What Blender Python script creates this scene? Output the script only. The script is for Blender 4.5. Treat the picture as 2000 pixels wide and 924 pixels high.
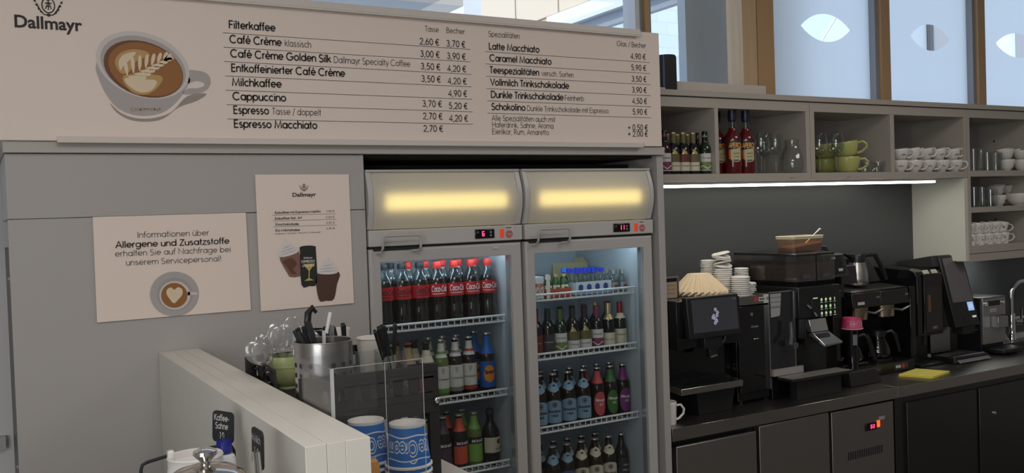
import bpy, math, random
from math import sin, cos, tan, pi, radians, atan2, hypot
from mathutils import Vector, Matrix
rnd = random.Random(7)
scene = bpy.context.scene
for o in list(bpy.data.objects): bpy.data.objects.remove(o)
COL = scene.collection

# ------------------------------------------------------------------ camera
FOC, EYE = 1813.7, 1.75
YAW, PIT, ROL = radians(30.05), radians(-1.356), radians(-1.943)
def _axes():
    r = Vector((cos(YAW), -sin(YAW), 0)); f = Vector((sin(YAW), cos(YAW), 0)); u = Vector((0, 0, 1))
    f2 = f*cos(PIT) + u*sin(PIT); u2 = -f*sin(PIT) + u*cos(PIT)
    return r*cos(ROL) + u2*sin(ROL), -r*sin(ROL) + u2*cos(ROL), f2
CR, CU, CF = _axes()
cam = bpy.data.cameras.new('camera'); camo = bpy.data.objects.new('camera', cam); COL.objects.link(camo)
cam.sensor_width = 36; cam.lens = FOC/2000*36; cam.clip_start = .02; cam.clip_end = 200
m = Matrix.Identity(4)
for i, v in enumerate((CR, CU, -CF)):
    for j in range(3): m[j][i] = v[j]
m[0][3], m[1][3], m[2][3] = 0, 0, EYE
camo.matrix_world = m
scene.camera = camo
def at(px, py, y):
    """the point on the upright plane y that this spot of the photograph shows"""
    d = CR*((px-1000)/FOC) + CU*((462-py)/FOC) + CF
    t = y/d.y
    return Vector((d.x*t, y, EYE + d.z*t))
def at_x(px, py, x):
    d = CR*((px-1000)/FOC) + CU*((462-py)/FOC) + CF
    t = x/d.x
    return Vector((x, d.y*t, EYE + d.z*t))

# ------------------------------------------------------------------ light and exposure
vs = scene.view_settings
scene.display_settings.display_device = 'sRGB'
vs.view_transform = 'Standard'; vs.look = 'None'; vs.exposure = 0.0; vs.gamma = 1.0; vs.use_curve_mapping = False
scene.cycles.use_denoising = True
scene.cycles.max_bounces = 10; scene.cycles.transparent_max_bounces = 24
scene.cycles.caustics_reflective = False; scene.cycles.caustics_refractive = False
scene.cycles.sample_clamp_indirect = 4
w = bpy.data.worlds.new('sky'); scene.world = w; w.use_nodes = True
nt = w.node_tree; bg = nt.nodes['Background']
tc = nt.nodes.new('ShaderNodeTexCoord'); nz = nt.nodes.new('ShaderNodeTexNoise'); rp = nt.nodes.new('ShaderNodeValToRGB')
nz.inputs['Scale'].default_value = 2.2; nz.inputs['Detail'].default_value = 4
rp.color_ramp.elements[0].position = .55; rp.color_ramp.elements[0].color = (.40, .56, .80, 1)
rp.color_ramp.elements[1].position = .72; rp.color_ramp.elements[1].color = (.88, .92, .95, 1)
nt.links.new(tc.outputs['Generated'], nz.inputs['Vector']); nt.links.new(nz.outputs['Fac'], rp.inputs['Fac'])
nt.links.new(rp.outputs['Color'], bg.inputs['Color']); bg.inputs['Strength'].default_value = 2.1

def lamp(name, kind, loc, target, energy, color, size=None, size_y=None):
    l = bpy.data.lights.new(name, kind); l.energy = energy; l.color = color
    o = bpy.data.objects.new(name, l); COL.objects.link(o); o.location = loc
    o.rotation_euler = (Vector(target)-Vector(loc)).to_track_quat('-Z', 'Y').to_euler()
    if kind == 'AREA':
        l.shape = 'RECTANGLE'; l.size = size; l.size_y = size_y or size
    return o
sun = lamp('sun', 'SUN', (-8, 0, 12), (-8+.62, .34, 12-.72), 2.6, (1, .94, .84)); sun.data.angle = radians(.6)
# unseen area light added at the windowless left wall as assumed daylight (behind and to the left of the camera) and two unseen area lights added under the ceiling to light the room
lamp('added_daylight_fill', 'AREA', (-2.35, -.6, 1.75), (2.2, 1.6, 1.35), 88, (.97, .98, 1.0), 3.6, 2.3)
lamp('ceiling_fill_light', 'AREA', (.3, .3, 3.22), (.3, .3, 0), 29, (1, .93, .86), 1.2, 1.2)
lamp('ceiling_fill_light', 'AREA', (3.4, 1.0, 3.22), (3.4, 1.0, 0), 23, (1, .93, .86), 1.2, 1.2)

# ------------------------------------------------------------------ materials
MATS = {}
def srgb(r, g, b): return tuple(((c/255+.055)/1.055)**2.4 if c > 10 else c/255/12.92 for c in (r, g, b))
def mat(name, col=(.8, .8, .8), rough=.5, metal=0, emit=None, es=1, bump=None, spec=None, coat=0, vary=None):
    if name in MATS: return MATS[name]
    M = bpy.data.materials.new(name); M.use_nodes = True; n = M.node_tree; b = n.nodes['Principled BSDF']
    b.inputs['Base Color'].default_value = (*col, 1); b.inputs['Roughness'].default_value = rough; b.inputs['Metallic'].default_value = metal
    if spec is not None: b.inputs['Specular IOR Level'].default_value = spec
    if coat: b.inputs['Coat Weight'].default_value = coat; b.inputs['Coat Roughness'].default_value = .05
    if emit: b.inputs['Emission Color'].default_value = (*emit, 1); b.inputs['Emission Strength'].default_value = es
    if bump or vary:
        t = n.nodes.new('ShaderNodeTexCoord'); z = n.nodes.new('ShaderNodeTexNoise'); mp = n.nodes.new('ShaderNodeMapping')
        sc, st, stretch = bump or (vary[0], 0, (1, 1, 1))
        z.inputs['Scale'].default_value = sc; z.inputs['Detail'].default_value = 3; mp.inputs['Scale'].default_value = stretch
        n.links.new(t.outputs['Object'], mp.inputs['Vector']); n.links.new(mp.outputs['Vector'], z.inputs['Vector'])
        if bump:
            p = n.nodes.new('ShaderNodeBump'); p.inputs['Strength'].default_value = st; p.inputs['Distance'].default_value = .002
            n.links.new(z.outputs['Fac'], p.inputs['Height']); n.links.new(p.outputs['Normal'], b.inputs['Normal'])
        if vary:
            r = n.nodes.new('ShaderNodeValToRGB'); r.color_ramp.elements[0].color = (*col, 1); r.color_ramp.elements[1].color = (*vary[1], 1)
            r.color_ramp.elements[0].position = .38; r.color_ramp.elements[1].position = .62
            n.links.new(z.outputs['Fac'], r.inputs['Fac']); n.links.new(r.outputs['Color'], b.inputs['Base Color'])
    MATS[name] = M; return M
def thin(name, tint=(1, 1, 1), gloss=1.0, rough=.02, f0=.04, diffuse=0.0):
    """thin clear sheet: lets light straight through, mirrors a little more at grazing angles"""
    if name in MATS: return MATS[name]
    M = bpy.data.materials.new(name); M.use_nodes = True; n = M.node_tree; n.nodes.clear()
    out = n.nodes.new('ShaderNodeOutputMaterial'); tr = n.nodes.new('ShaderNodeBsdfTransparent'); gl = n.nodes.new('ShaderNodeBsdfGlossy')
    mx = n.nodes.new('ShaderNodeMixShader'); lw = n.nodes.new('ShaderNodeLayerWeight'); mr = n.nodes.new('ShaderNodeMapRange')
    lw.inputs['Blend'].default_value = .5
    pw = n.nodes.new('ShaderNodeMath'); pw.operation = 'POWER'; pw.inputs[1].default_value = 3.2
    n.links.new(lw.outputs['Facing'], pw.inputs[0]); n.links.new(pw.outputs[0], mr.inputs['Value'])
    mr.inputs['To Min'].default_value = f0; mr.inputs['To Max'].default_value = gloss
    tr.inputs['Color'].default_value = (*tint, 1); gl.inputs['Roughness'].default_value = rough; gl.inputs['Color'].default_value = (1, 1, 1, 1)
    n.links.new(mr.outputs['Result'], mx.inputs['Fac']); n.links.new(gl.outputs[0], mx.inputs[2])
    if diffuse:
        df = n.nodes.new('ShaderNodeBsdfDiffuse'); df.inputs['Color'].default_value = (.8, .8, .8, 1); m2 = n.nodes.new('ShaderNodeMixShader'); m2.inputs['Fac'].default_value = diffuse
        n.links.new(tr.outputs[0], m2.inputs[1]); n.links.new(df.outputs[0], m2.inputs[2]); n.links.new(m2.outputs[0], mx.inputs[1])
    else: n.links.new(tr.outputs[0], mx.inputs[1])
    n.links.new(mx.outputs[0], out.inputs['Surface']); MATS[name] = M; return M
def translucent(name, col, front=.35, rough=.4):
    if name in MATS: return MATS[name]
    M = bpy.data.materials.new(name); M.use_nodes = True; n = M.node_tree; n.nodes.clear()
    out = n.nodes.new('ShaderNodeOutputMaterial'); tl = n.nodes.new('ShaderNodeBsdfTranslucent'); df = n.nodes.new('ShaderNodeBsdfPrincipled'); mx = n.nodes.new('ShaderNodeMixShader')
    tl.inputs['Color'].default_value = (*col, 1); df.inputs['Base Color'].default_value = (*col, 1); df.inputs['Roughness'].default_value = rough
    mx.inputs['Fac'].default_value = front
    n.links.new(tl.outputs[0], mx.inputs[1]); n.links.new(df.outputs[0], mx.inputs[2]); n.links.new(mx.outputs[0], out.inputs['Surface'])
    MATS[name] = M; return M

PANEL = mat('grey_laminate', (.42, .40, .385), .45, bump=(60, .04, (1, 1, 1)))
SHELFM = mat('warm_grey_laminate', (.44, .40, .35), .45)
SHELFIN = mat('grey_shelf_lining', (.36, .335, .33), .5)
WHITEP = mat('white_laminate', (.74, .72, .66), .4)
SIGNW = mat('matt_sign_white', (.80, .69, .615), .6)
PAPER = mat('matt_paper', (.82, .70, .62), .7)
INK = mat('black_print', (.012, .010, .010), .6)
INKG = mat('grey_print', (.07, .065, .065), .6)
BLACK = mat('black_plastic', (.012, .012, .013), .35)
GLOSS = mat('black_gloss', (.006, .006, .007), .08, spec=.5)
MATTB = mat('matt_black', (.014, .014, .015), .6)
DARKG = mat('dark_grey_plastic', (.035, .035, .036), .4)
STEEL = mat('brushed_steel', (.56, .55, .53), .28, 1, bump=(300, .05, (1, 1, .02)))
CHROME = mat('chrome', (.8, .8, .8), .07, 1)
DARKST = mat('dark_worktop_steel', (.37, .35, .32), .33, 1, bump=(120, .06, (.05, 1, 1)))
DARKDO = mat('dark_door_steel', (.36, .345, .32), .4, 1, bump=(160, .05, (1, 1, .03)))
FRIDGE = mat('fridge_grey_enamel', (.47, .455, .445), .38)
LINER = mat('fridge_liner', (.50, .56, .60), .35)
WIRE = mat('white_coated_wire', (.80, .84, .86), .35)
CERAM = mat('white_ceramic', (.78, .75, .70), .18)
GREENC = mat('green_ceramic', (.45, .47, .16), .22)
GLASS = thin('clear_glass', (.93, .945, .94), .9, .02, .05)
DOORGL = thin('door_glass', (.83, .86, .865), .5, .01, .045)
ACRYL = thin('acrylic_sheet', (.93, .935, .94), .45, .03, .035, .008)
PLASTC = thin('clear_plastic', (.93, .93, .93), .9, .08, .10, .10)
PET = thin('clear_bottle_plastic', (.80, .86, .86), .9, .04, .06)
WGLASS = thin('window_glass', (.96, .98, 1), .5, .01, .03)
FROST = translucent('frosted_window_film', (.93, .94, .93), .2)
DIFFUS = translucent('lamp_diffuser', (.62, .605, .58), .66)
WOOD = mat('light_wood', (.62, .43, .26), .5, bump=(40, .1, (1, 1, .05)), vary=(6, (.56, .38, .22)))
WOODD = mat('window_frame_wood', (.50, .31, .155), .5, bump=(40, .1, (1, 1, .05)))
LETR = mat('white_print', (.8, .8, .8), .6)
GOLD = mat('gold_print', (.42, .33, .14), .5)
RED = mat('red_print', (.45, .02, .02), .5)

# ------------------------------------------------------------------ geometry helpers
class MB:
    def __init__(s): s.v = []; s.f = []; s.sm = []
    def add(s, vs, fs, smooth=False):
        n = len(s.v); s.v += [tuple(p) for p in vs]
        for f in fs: s.f.append(tuple(i+n for i in f)); s.sm.append(smooth)
        return s
    def box(s, x0, x1, y0, y1, z0, z1):
        v = [(x, y, z) for z in (z0, z1) for y in (y0, y1) for x in (x0, x1)]
        return s.add(v, [(0, 2, 3, 1), (4, 5, 7, 6), (0, 1, 5, 4), (2, 6, 7, 3), (0, 4, 6, 2), (1, 3, 7, 5)])
    def hexa(s, a, b):
        """two matching loops of points joined to a closed solid"""
        n = len(a)
        return s.add(list(a)+list(b), [tuple(range(n))[::-1], tuple(range(n, 2*n))] + [(i, (i+1) % n, n+(i+1) % n, n+i) for i in range(n)])
    def extrude(s, pts, axis, a, b):
        """polygon pts in the other two axes (in xyz order), pulled along axis from a to b"""
        def p3(p, t):
            q = list(p); q.insert('xyz'.index(axis), t); return tuple(q)
        return s.hexa([p3(p, a) for p in pts], [p3(p, b) for p in pts])
    def lathe(s, prof, c=(0, 0, 0), seg=24, smooth=True, arc=None):
        n = len(prof); vs = []; fs = []
        full = arc is None; a0, a1 = arc or (0, 2*pi); k = seg if full else seg+1
        for i in range(k):
            a = a0+(a1-a0)*i/seg; ca, sa = cos(a), sin(a)
            for r, z in prof: vs.append((c[0]+r*ca, c[1]+r*sa, c[2]+z))
        for i in range(seg):
            j = (i+1) % k
            for q in range(n-1): fs.append((i*n+q, j*n+q, j*n+q+1, i*n+q+1))
        if full:
            if prof[0][0] > 1e-6 and True: pass
        return s.add(vs, fs, smooth)
    def tube(s, pts, r, seg=8, closed=False, cap=True):
        pts = [Vector(p) for p in pts]; n = len(pts); rings = []
        ref = None
        for i, p in enumerate(pts):
            if closed: t = pts[(i+1) % n]-pts[i-1]
            else: t = (pts[min(i+1, n-1)]-pts[max(i-1, 0)])
            t.normalize()
            if ref is None: ref = Vector((0, 0, 1)) if abs(t.z) < .9 else Vector((1, 0, 0))
            a = ref-t*ref.dot(t)
            if a.length < 1e-4: a = t.orthogonal()
            a.normalize(); b = t.cross(a); ref = a
            rr = r[i] if isinstance(r, (list, tuple)) else r
            rings.append([p+(a*cos(2*pi*k/seg)+b*sin(2*pi*k/seg))*rr for k in range(seg)])
        vs = [q for R in rings for q in R]; fs = []
        for i in range(n if closed else n-1):
            j = (i+1) % n
            for k in range(seg): fs.append((i*seg+k, i*seg+(k+1) % seg, j*seg+(k+1) % seg, j*seg+k))
        s.add(vs, fs, True)
        if cap and not closed:
            s.add(rings[0], [tuple(range(seg))[::-1]]); s.add(rings[-1], [tuple(range(seg))])
        return s
    def disc(s, c, r, axis='z', seg=20, ry=None):
        ry = ry or r; pts = []
        for i in range(seg):
            a, b = cos(2*pi*i/seg)*r, sin(2*pi*i/seg)*ry
            pts.append({'z': (c[0]+a, c[1]+b, c[2]), 'y': (c[0]+a, c[1], c[2]+b), 'x': (c[0], c[1]+a, c[2]+b)}[axis])
        return s.add(pts, [tuple(range(seg))])
    def ball(s, c, rx, ry=None, rz=None, seg=14, rings=9, fn=None):
        ry = ry or rx; rz = rz or rx; vs = []; fs = []
        for i in range(rings+1):
            th = pi*i/rings
            for k in range(seg):
                a = 2*pi*k/seg; vs.append((c[0]+rx*sin(th)*cos(a), c[1]+ry*sin(th)*sin(a), c[2]+rz*cos(th)))
        for i in range(rings):
            for k in range(seg): fs.append((i*seg+k, (i+1)*seg+k, (i+1)*seg+(k+1) % seg, i*seg+(k+1) % seg))
        return s.add(vs, fs, True)
    def patch(s, r, a0, a1, z0, z1, n=12, c=(0, 0, 0), top=None, bot=None):
        """band of a cylinder; angle 0 looks towards -y; top(t)/bot(t) shape its edges"""
        vs = []; fs = []
        for i in range(n+1):
            t = i/n; a = a0+(a1-a0)*t
            x, y = c[0]+r*sin(a), c[1]-r*cos(a)
            vs += [(x, y, c[2]+(bot(t) if bot else z0)), (x, y, c[2]+(top(t) if top else z1))]
        for i in range(n): fs.append((2*i, 2*i+2, 2*i+3, 2*i+1))
        return s.add(vs, fs, True)
    def move(s, fn): s.v = [tuple(fn(Vector(p))) for p in s.v]; return s

ROOT = {}
def rootloc(o):
    while o is not None and o.parent is not None: o = o.parent
    return ROOT.get(o.name, (0, 0, 0)) if o is not None else (0, 0, 0)
def obj(name, mb, m, parent=None, bevel=0, loc=None, sharp=35):
    """one mesh object; coordinates are the place's own, turned local to the thing it belongs to"""
    L = loc if loc is not None else rootloc(parent)
    me = bpy.data.meshes.new(name)
    me.from_pydata([(p[0]-L[0], p[1]-L[1], p[2]-L[2]) for p in mb.v], [], mb.f)
    me.polygons.foreach_set('use_smooth', [True]*len(mb.f) if (bevel or any(mb.sm)) else [False]*len(mb.f))
    me.update()
    if bevel or any(mb.sm): me.set_sharp_from_angle(angle=radians(sharp))
    me.materials.append(m)
    o = bpy.data.objects.new(name, me); COL.objects.link(o)
    if parent is not None: o.parent = parent
    else: o.location = L; ROOT[o.name] = L
    if bevel:
        b = o.modifiers.new('bevel', 'BEVEL'); b.width = bevel; b.segments = 2; b.limit_method = 'ANGLE'; b.angle_limit = radians(40)
    return o
def tag(o, label, cat, group=None, kind=None):
    if label: o['label'] = label
    if cat: o['category'] = cat
    if group: o['group'] = group
    if kind: o['kind'] = kind
    return o
def thing(name, label, cat, loc=(0, 0, 0), group=None):
    o = bpy.data.objects.new(name, None); o.empty_display_size = .02; COL.objects.link(o); o.location = loc; ROOT[o.name] = tuple(loc)
    return tag(o, label, cat, group)
def struct(name, mb, m, bevel=0, parent=None):
    o = obj(name, mb, m, parent, bevel)
    if parent is None: o['kind'] = 'structure'
    return o
def dup(root, loc, rot=(0, 0, 0), label=None, group=None, scale=None):
    def cp(o, par):
        c = o.copy(); COL.objects.link(c)
        if par is not None: c.parent = par
        for k in o.children: cp(k, c)
        return c
    c = cp(root, None); c.location = loc; c.rotation_euler = rot
    if scale: c.scale = scale if isinstance(scale, tuple) else (scale,)*3
    if label: c['label'] = label
    if group: c['group'] = group
    ROOT[c.name] = tuple(loc); return c
class Kind:
    """first placing uses the built thing itself, later ones copy it"""
    def __init__(s, root): s.root = root; s.used = False
    def put(s, loc, label, group=None, rot=(0, 0, 0), scale=None):
        if s.used: return dup(s.root, loc, rot, label, group, scale)
        s.used = True; o = s.root; o.location = loc; o.rotation_euler = rot; o['label'] = label
        if scale: o.scale = scale if isinstance(scale, tuple) else (scale,)*3
        if group: o['group'] = group
        return o
ORD = 'first second third fourth fifth sixth seventh eighth ninth tenth eleventh twelfth thirteenth fourteenth fifteenth sixteenth seventeenth eighteenth nineteenth twentieth twenty-first twenty-second twenty-third twenty-fourth'.split()

# ------------------------------------------------------------------ lettering: round single-stroke letters
def _arc(cx, cy, rx, ry, a, b, n=None):
    n = n or max(4, int(abs(b-a)/18))
    return [(cx+rx*cos(radians(a+(b-a)*i/n)), cy+ry*sin(radians(a+(b-a)*i/n))) for i in range(n+1)]
def _glyphs():
    G = {}; O = _arc(.27, .26, .22, .22, 0, 360, 20); B = lambda *p: list(p)
    bowl = lambda cx=.27: _arc(cx, .26, .22, .22, 0, 360, 20)
    G['a'] = (.56, [O, B((.49, .5), (.49, 0))]); G['b'] = (.55, [B((.05, 0), (.05, .74)), O]); G['c'] = (.47, [_arc(.27, .26, .22, .22, 48, 312)])
    G['d'] = (.56, [O, B((.49, 0), (.49, .74))]); G['e'] = (.54, [B((.05, .26), (.49, .26))+_arc(.27, .26, .22, .22, 0, 318)[1:]])
    G['f'] = (.25, [_arc(.22, .6, .12, .12, 70, 180)+[(.1, 0)], B((0, .47), (.23, .47))])
    G['g'] = (.56, [O, [(.49, .5), (.49, 0)]+_arc(.27, -.0, .22, .2, 0, -150)[1:]])
    arch = lambda x, r: [(x, .28)]+_arc(x+r, .30, r, .18, 180, 0)[1:]+[(x+2*r, 0)]
    G['h'] = (.48, [B((.05, 0), (.05, .74)), arch(.05, .185)]); G['i'] = (.16, [B((.08, 0), (.08, .5)), B((.08, .62), (.08, .70))])
    G['j'] = (.16, [B((.08, .5), (.08, -.18)), B((.08, .62), (.08, .70))])
    G['k'] = (.45, [B((.05, 0), (.05, .74)), B((.38, .5), (.06, .24)), B((.17, .33), (.42, 0))]); G['l'] = (.16, [B((.08, 0), (.08, .74))])
    G['m'] = (.76, [B((.05, 0), (.05, .5)), arch(.05, .165), arch(.38, .165)]); G['n'] = (.48, [B((.05, 0), (.05, .5)), arch(.05, .185)])
    G['o'] = (.54, [O]); G['p'] = (.55, [B((.05, -.2), (.05, .5)), O]); G['q'] = (.56, [B((.49, -.2), (.49, .5)), O])
    G['r'] = (.28, [B((.05, 0), (.05, .5)), _arc(.22, .27, .17, .21, 170, 75)])
    G['s'] = (.40, [_arc(.19, .37, .12, .11, 40, 250)+_arc(.19, .15, .14, .12, 85, -140)])
    G['t'] = (.26, [B((.12, 0), (.12, .70)), B((0, .47), (.24, .47))])
    G['u'] = (.48, [[(.05, .5), (.05, .2)]+_arc(.235, .2, .185, .17, 180, 360)[1:]+[(.42, .5)], B((.42, .3), (.42, 0))])
    G['v'] = (.44, [B((.02, .5), (.22, 0), (.42, .5))]); G['w'] = (.66, [B((.02, .5), (.17, 0), (.33, .46), (.49, 0), (.64, .5))])
    G['x'] = (.44, [B((.03, .5), (.41, 0)), B((.41, .5), (.03, 0))]); G['y'] = (.44, [B((.02, .5), (.23, .03)), B((.43, .5), (.13, -.2))])
    G['z'] = (.42, [B((.04, .48), (.38, .48), (.03, .02), (.40, .02))])
    G['A'] = (.62, [B((.02, 0), (.31, .72), (.60, 0)), B((.12, .24), (.50, .24))])
    G['B'] = (.52, [B((.06, 0), (.06, .70)), [(.06, .69)]+_arc(.24, .53, .17, .16, 90, -90)+[(.06, .37)], [(.24, .37)]+_arc(.26, .195, .20, .175, 90, -90)+[(.06, .02)]])
    G['C'] = (.74, [_arc(.39, .36, .34, .34, 45, 315)]); G['D'] = (.66, [[(.06, .02), (.06, .70), (.22, .70)]+_arc(.24, .36, .36, .34, 90, -90)+[(.06, .02)]])
    G['E'] = (.48, [B((.42, .69), (.06, .69), (.06, .02), (.43, .02)), B((.06, .38), (.40, .38))]); G['F'] = (.45, [B((.41, .69), (.06, .69), (.06, 0)), B((.06, .37), (.38, .37))])
    G['G'] = (.80, [_arc(.39, .36, .34, .34, 45, 340)+[(.73, .34), (.45, .34)]]); G['H'] = (.62, [B((.06, 0), (.06, .72)), B((.56, 0), (.56, .72)), B((.06, .38), (.56, .38))])
    G['I'] = (.18, [B((.09, 0), (.09, .72))]); G['J'] = (.42, [[(.34, .72), (.34, .18)]+_arc(.19, .18, .15, .17, 0, -180)[1:]])
    G['K'] = (.56, [B((.06, 0), (.06, .72)), B((.48, .72), (.07, .34)), B((.18, .44), (.54, 0))])
    G['L'] = (.42, [B((.06, .72), (.06, .02), (.40, .02))]); G['M'] = (.80, [B((.06, 0), (.14, .70), (.40, .06), (.66, .70), (.74, 0))])
    G['N'] = (.64, [B((.06, 0), (.06, .70), (.58, .02), (.58, .72))]); G['O'] = (.78, [_arc(.39, .36, .34, .34, 0, 360, 24)])
    P_ = [(.06, .69)]+_arc(.25, .51, .20, .18, 90, -90)+[(.06, .33)]
    G['P'] = (.50, [B((.06, 0), (.06, .70)), P_]); G['R'] = (.53, [B((.06, 0), (.06, .70)), P_, B((.22, .33), (.49, 0))])
    G['S'] = (.50, [_arc(.25, .53, .18, .165, 35, 255)+_arc(.24, .185, .20, .175, 80, -150)])
    G['T'] = (.46, [B((.02, .69), (.44, .69)), B((.23, .69), (.23, 0))]); G['U'] = (.58, [[(.06, .72), (.06, .26)]+_arc(.29, .25, .23, .23, 180, 360)[1:]+[(.52, .72)]])
    G['V'] = (.58, [B((.02, .72), (.29, .02), (.56, .72))]); G['W'] = (.84, [B((.02, .72), (.22, .02), (.42, .68), (.62, .02), (.82, .72))])
    G['X'] = (.54, [B((.03, .72), (.51, 0)), B((.51, .72), (.03, 0))]); G['Y'] = (.54, [B((.02, .72), (.27, .34), (.52, .72)), B((.27, .34), (.27, 0))]); G['Z'] = (.50, [B((.05, .69), (.44, .69), (.04, .02), (.46, .02))])
    G['0'] = (.52, [_arc(.26, .36, .20, .34, 0, 360, 22)]); G['1'] = (.52, [B((.16, .64), (.28, .70), (.28, 0))])
    G['2'] = (.52, [_arc(.26, .49, .19, .20, 165, -40)+[(.06, .02), (.47, .02)]])
    G['3'] = (.52, [_arc(.25, .53, .16, .16, 150, -90)+_arc(.25, .20, .19, .18, 85, -155)])
    G['4'] = (.52, [B((.37, 0), (.37, .70), (.05, .19), (.48, .19))]); G['5'] = (.52, [[(.43, .69), (.17, .69), (.11, .40)]+_arc(.25, .225, .195, .205, 115, -145)])
    G['6'] = (.52, [_arc(.26, .22, .19, .20, 0, 360, 18), B((.09, .30), (.33, .71))]); G['7'] = (.52, [B((.06, .69), (.45, .69), (.17, 0))])
    G['8'] = (.52, [_arc(.26, .54, .15, .155, 0, 360, 16), _arc(.26, .205, .19, .185, 0, 360, 18)]); G['9'] = (.52, [_arc(.26, .49, .19, .20, 0, 360, 18), B((.43, .41), (.20, 0))])
    G[','] = (.20, [B((.11, .07), (.06, -.10))]); G['.'] = (.20, [B((.10, 0), (.10, .08))]); G['!'] = (.22, [B((.11, .22), (.11, .72)), B((.11, 0), (.11, .08))])
    G['-'] = (.30, [B((.05, .25), (.26, .25))]); G['/'] = (.34, [B((.03, -.08), (.31, .74))]); G['+'] = (.50, [B((.25, .10), (.25, .50)), B((.05, .30), (.45, .30))])
    G['€'] = (.58, [_arc(.34, .36, .25, .34, 50, 310), B((.02, .43), (.42, .43)), B((.02, .29), (.40, .29))])
    for ch, b in (('ä', 'a'), ('ö', 'o'), ('ü', 'u')):
        w_, s_ = G[b]; cx = w_/2-.01; G[ch] = (w_, s_+[B((cx-.10, .62), (cx-.10, .70)), B((cx+.10, .62), (cx+.10, .70))])
    w_, s_ = G['e']; G['é'] = (w_, s_+[B((.22, .60), (.33, .74))]); G['è'] = (w_, s_+[B((.32, .60), (.21, .74))])
    G['ß'] = (.5, [[(.06, 0), (.06, .55)]+_arc(.2, .55, .14, .17, 180, -60)+_arc(.24, .2, .18, .18, 90, -140)])
    return G
GL = _glyphs()
def text_quads(s, wt, slant=0, space=.03):
    """list of quads in letter-height units, and the total width"""
    out = []; x = 0
    for ch in s:
        if ch == ' ': x += .26; continue
        adv, strokes = GL.get(ch, GL['-'])
        for st in strokes:
            n = len(st); closed = n > 3 and hypot(st[0][0]-st[-1][0], st[0][1]-st[-1][1]) < 1e-6
            L = []; R = []
            for i, p in enumerate(st):
                if closed: a = st[i-1] if i else st[-2]; b = st[(i+1) % n] if i < n-1 else st[1]
                else: a = st[max(i-1, 0)]; b = st[min(i+1, n-1)]
                d1 = (p[0]-a[0], p[1]-a[1]); d2 = (b[0]-p[0], b[1]-p[1])
                l1 = hypot(*d1) or 1; l2 = hypot(*d2) or 1
                if hypot(*d1) < 1e-9: d1, l1 = d2, l2
                if hypot(*d2) < 1e-9: d2, l2 = d1, l1
                n1 = (-d1[1]/l1, d1[0]/l1); n2 = (-d2[1]/l2, d2[0]/l2)
                mx, my = n1[0]+n2[0], n1[1]+n2[1]; ml = hypot(mx, my)
                if ml < .3: mx, my, k = n1[0], n1[1], 1
                else: mx, my = mx/ml, my/ml; k = min(1.8, 1/max(.3, mx*n1[0]+my*n1[1]))
                h = wt/2*k
                L.append((p[0]+mx*h, p[1]+my*h)); R.append((p[0]-mx*h, p[1]-my*h))
            for i in range(n-1):
                out.append([(x+q[0]+slant*q[1], q[1]) for q in (R[i], R[i+1], L[i+1], L[i])])
        x += adv+space
    return out, max(x-space, .01)
def text_flat(mb, s, p0, p1, h, wt, nrm=(0, -1, 0), off=.0008, slant=0, up=None, space=.03):
    """string written from p0 to p1 (its baseline ends), letters h high"""
    q, wd = text_quads(s, wt, slant, space); p0 = Vector(p0); p1 = Vector(p1); n = Vector(nrm).normalized()
    e = (p1-p0); sx = e.length/wd; e.normalize(); u = Vector(up) if up else n.cross(e); u.normalize()
    for f in q: mb.add([p0+e*(a*sx)+u*(b*h/.72)+n*off for a, b in f], [(0, 1, 2, 3)])
def text_cyl(mb, s, r, z, h, wt, a_mid=0, span=None, slant=0, c=(0, 0, 0), space=.03, sgn=1, up=1):
    """string wrapped round a cylinder, middle at angle a_mid (0 = towards -y), baseline z"""
    q, wd = text_quads(s, wt, slant, space); k = h/.72
    kx = k if span is None else span*r/wd
    for f in q:
        mb.add([(c[0]+r*sin(a_mid+sgn*(a-wd/2)*kx/r), c[1]-r*cos(a_mid+sgn*(a-wd/2)*kx/r), c[2]+z+up*b*k) for a, b in f], [(0, 1, 2, 3)])

# ================================================================== the room
struct('floor', MB().box(-2.5, 6.6, -3, 3.38, -.1, 0), mat('floor_tile', (.16, .15, .14), .45, vary=(3, (.19, .18, .17))))
struct('ceiling', MB().box(-2.5, 6.6, -3, 3.55, 3.3, 3.4), mat('ceiling_white', (.75, .74, .72), .8))
ROOMW = mat('room_wall', (.50, .48, .46), .7)
struct('wall_left', MB().box(-2.6, -2.5, -3, 3.38, 0, 3.3), ROOMW)
struct('wall_front', MB().box(-2.5, 6.6, -3.1, -3, 0, 3.3), ROOMW)
struct('wall_right', MB().box(6.6, 6.7, -3, 3.38, 0, 3.3), ROOMW)
WALLW = mat('white_painted_block', (.74, .74, .74), .7, bump=(9, .3, (1, 1, 1)))
struct('wall_back', MB().box(-2.5, 6.6, 3.38, 3.55, 0, 2.26).box(-2.5, .40, 3.38, 3.55, 2.26, 3.3), WALLW)
struct('trim_1', MB().box(-2.5, .06, 3.355, 3.38, 1.06, 1.10), mat('block_joint_grey', (.5, .5, .5), .7))
SPL = mat('splashback_grey', (.060, .062, .066), .42)
struct('trim_2', MB().box(2.33, 6.6, 3.372, 3.38, .9, 2.0), SPL)
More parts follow.
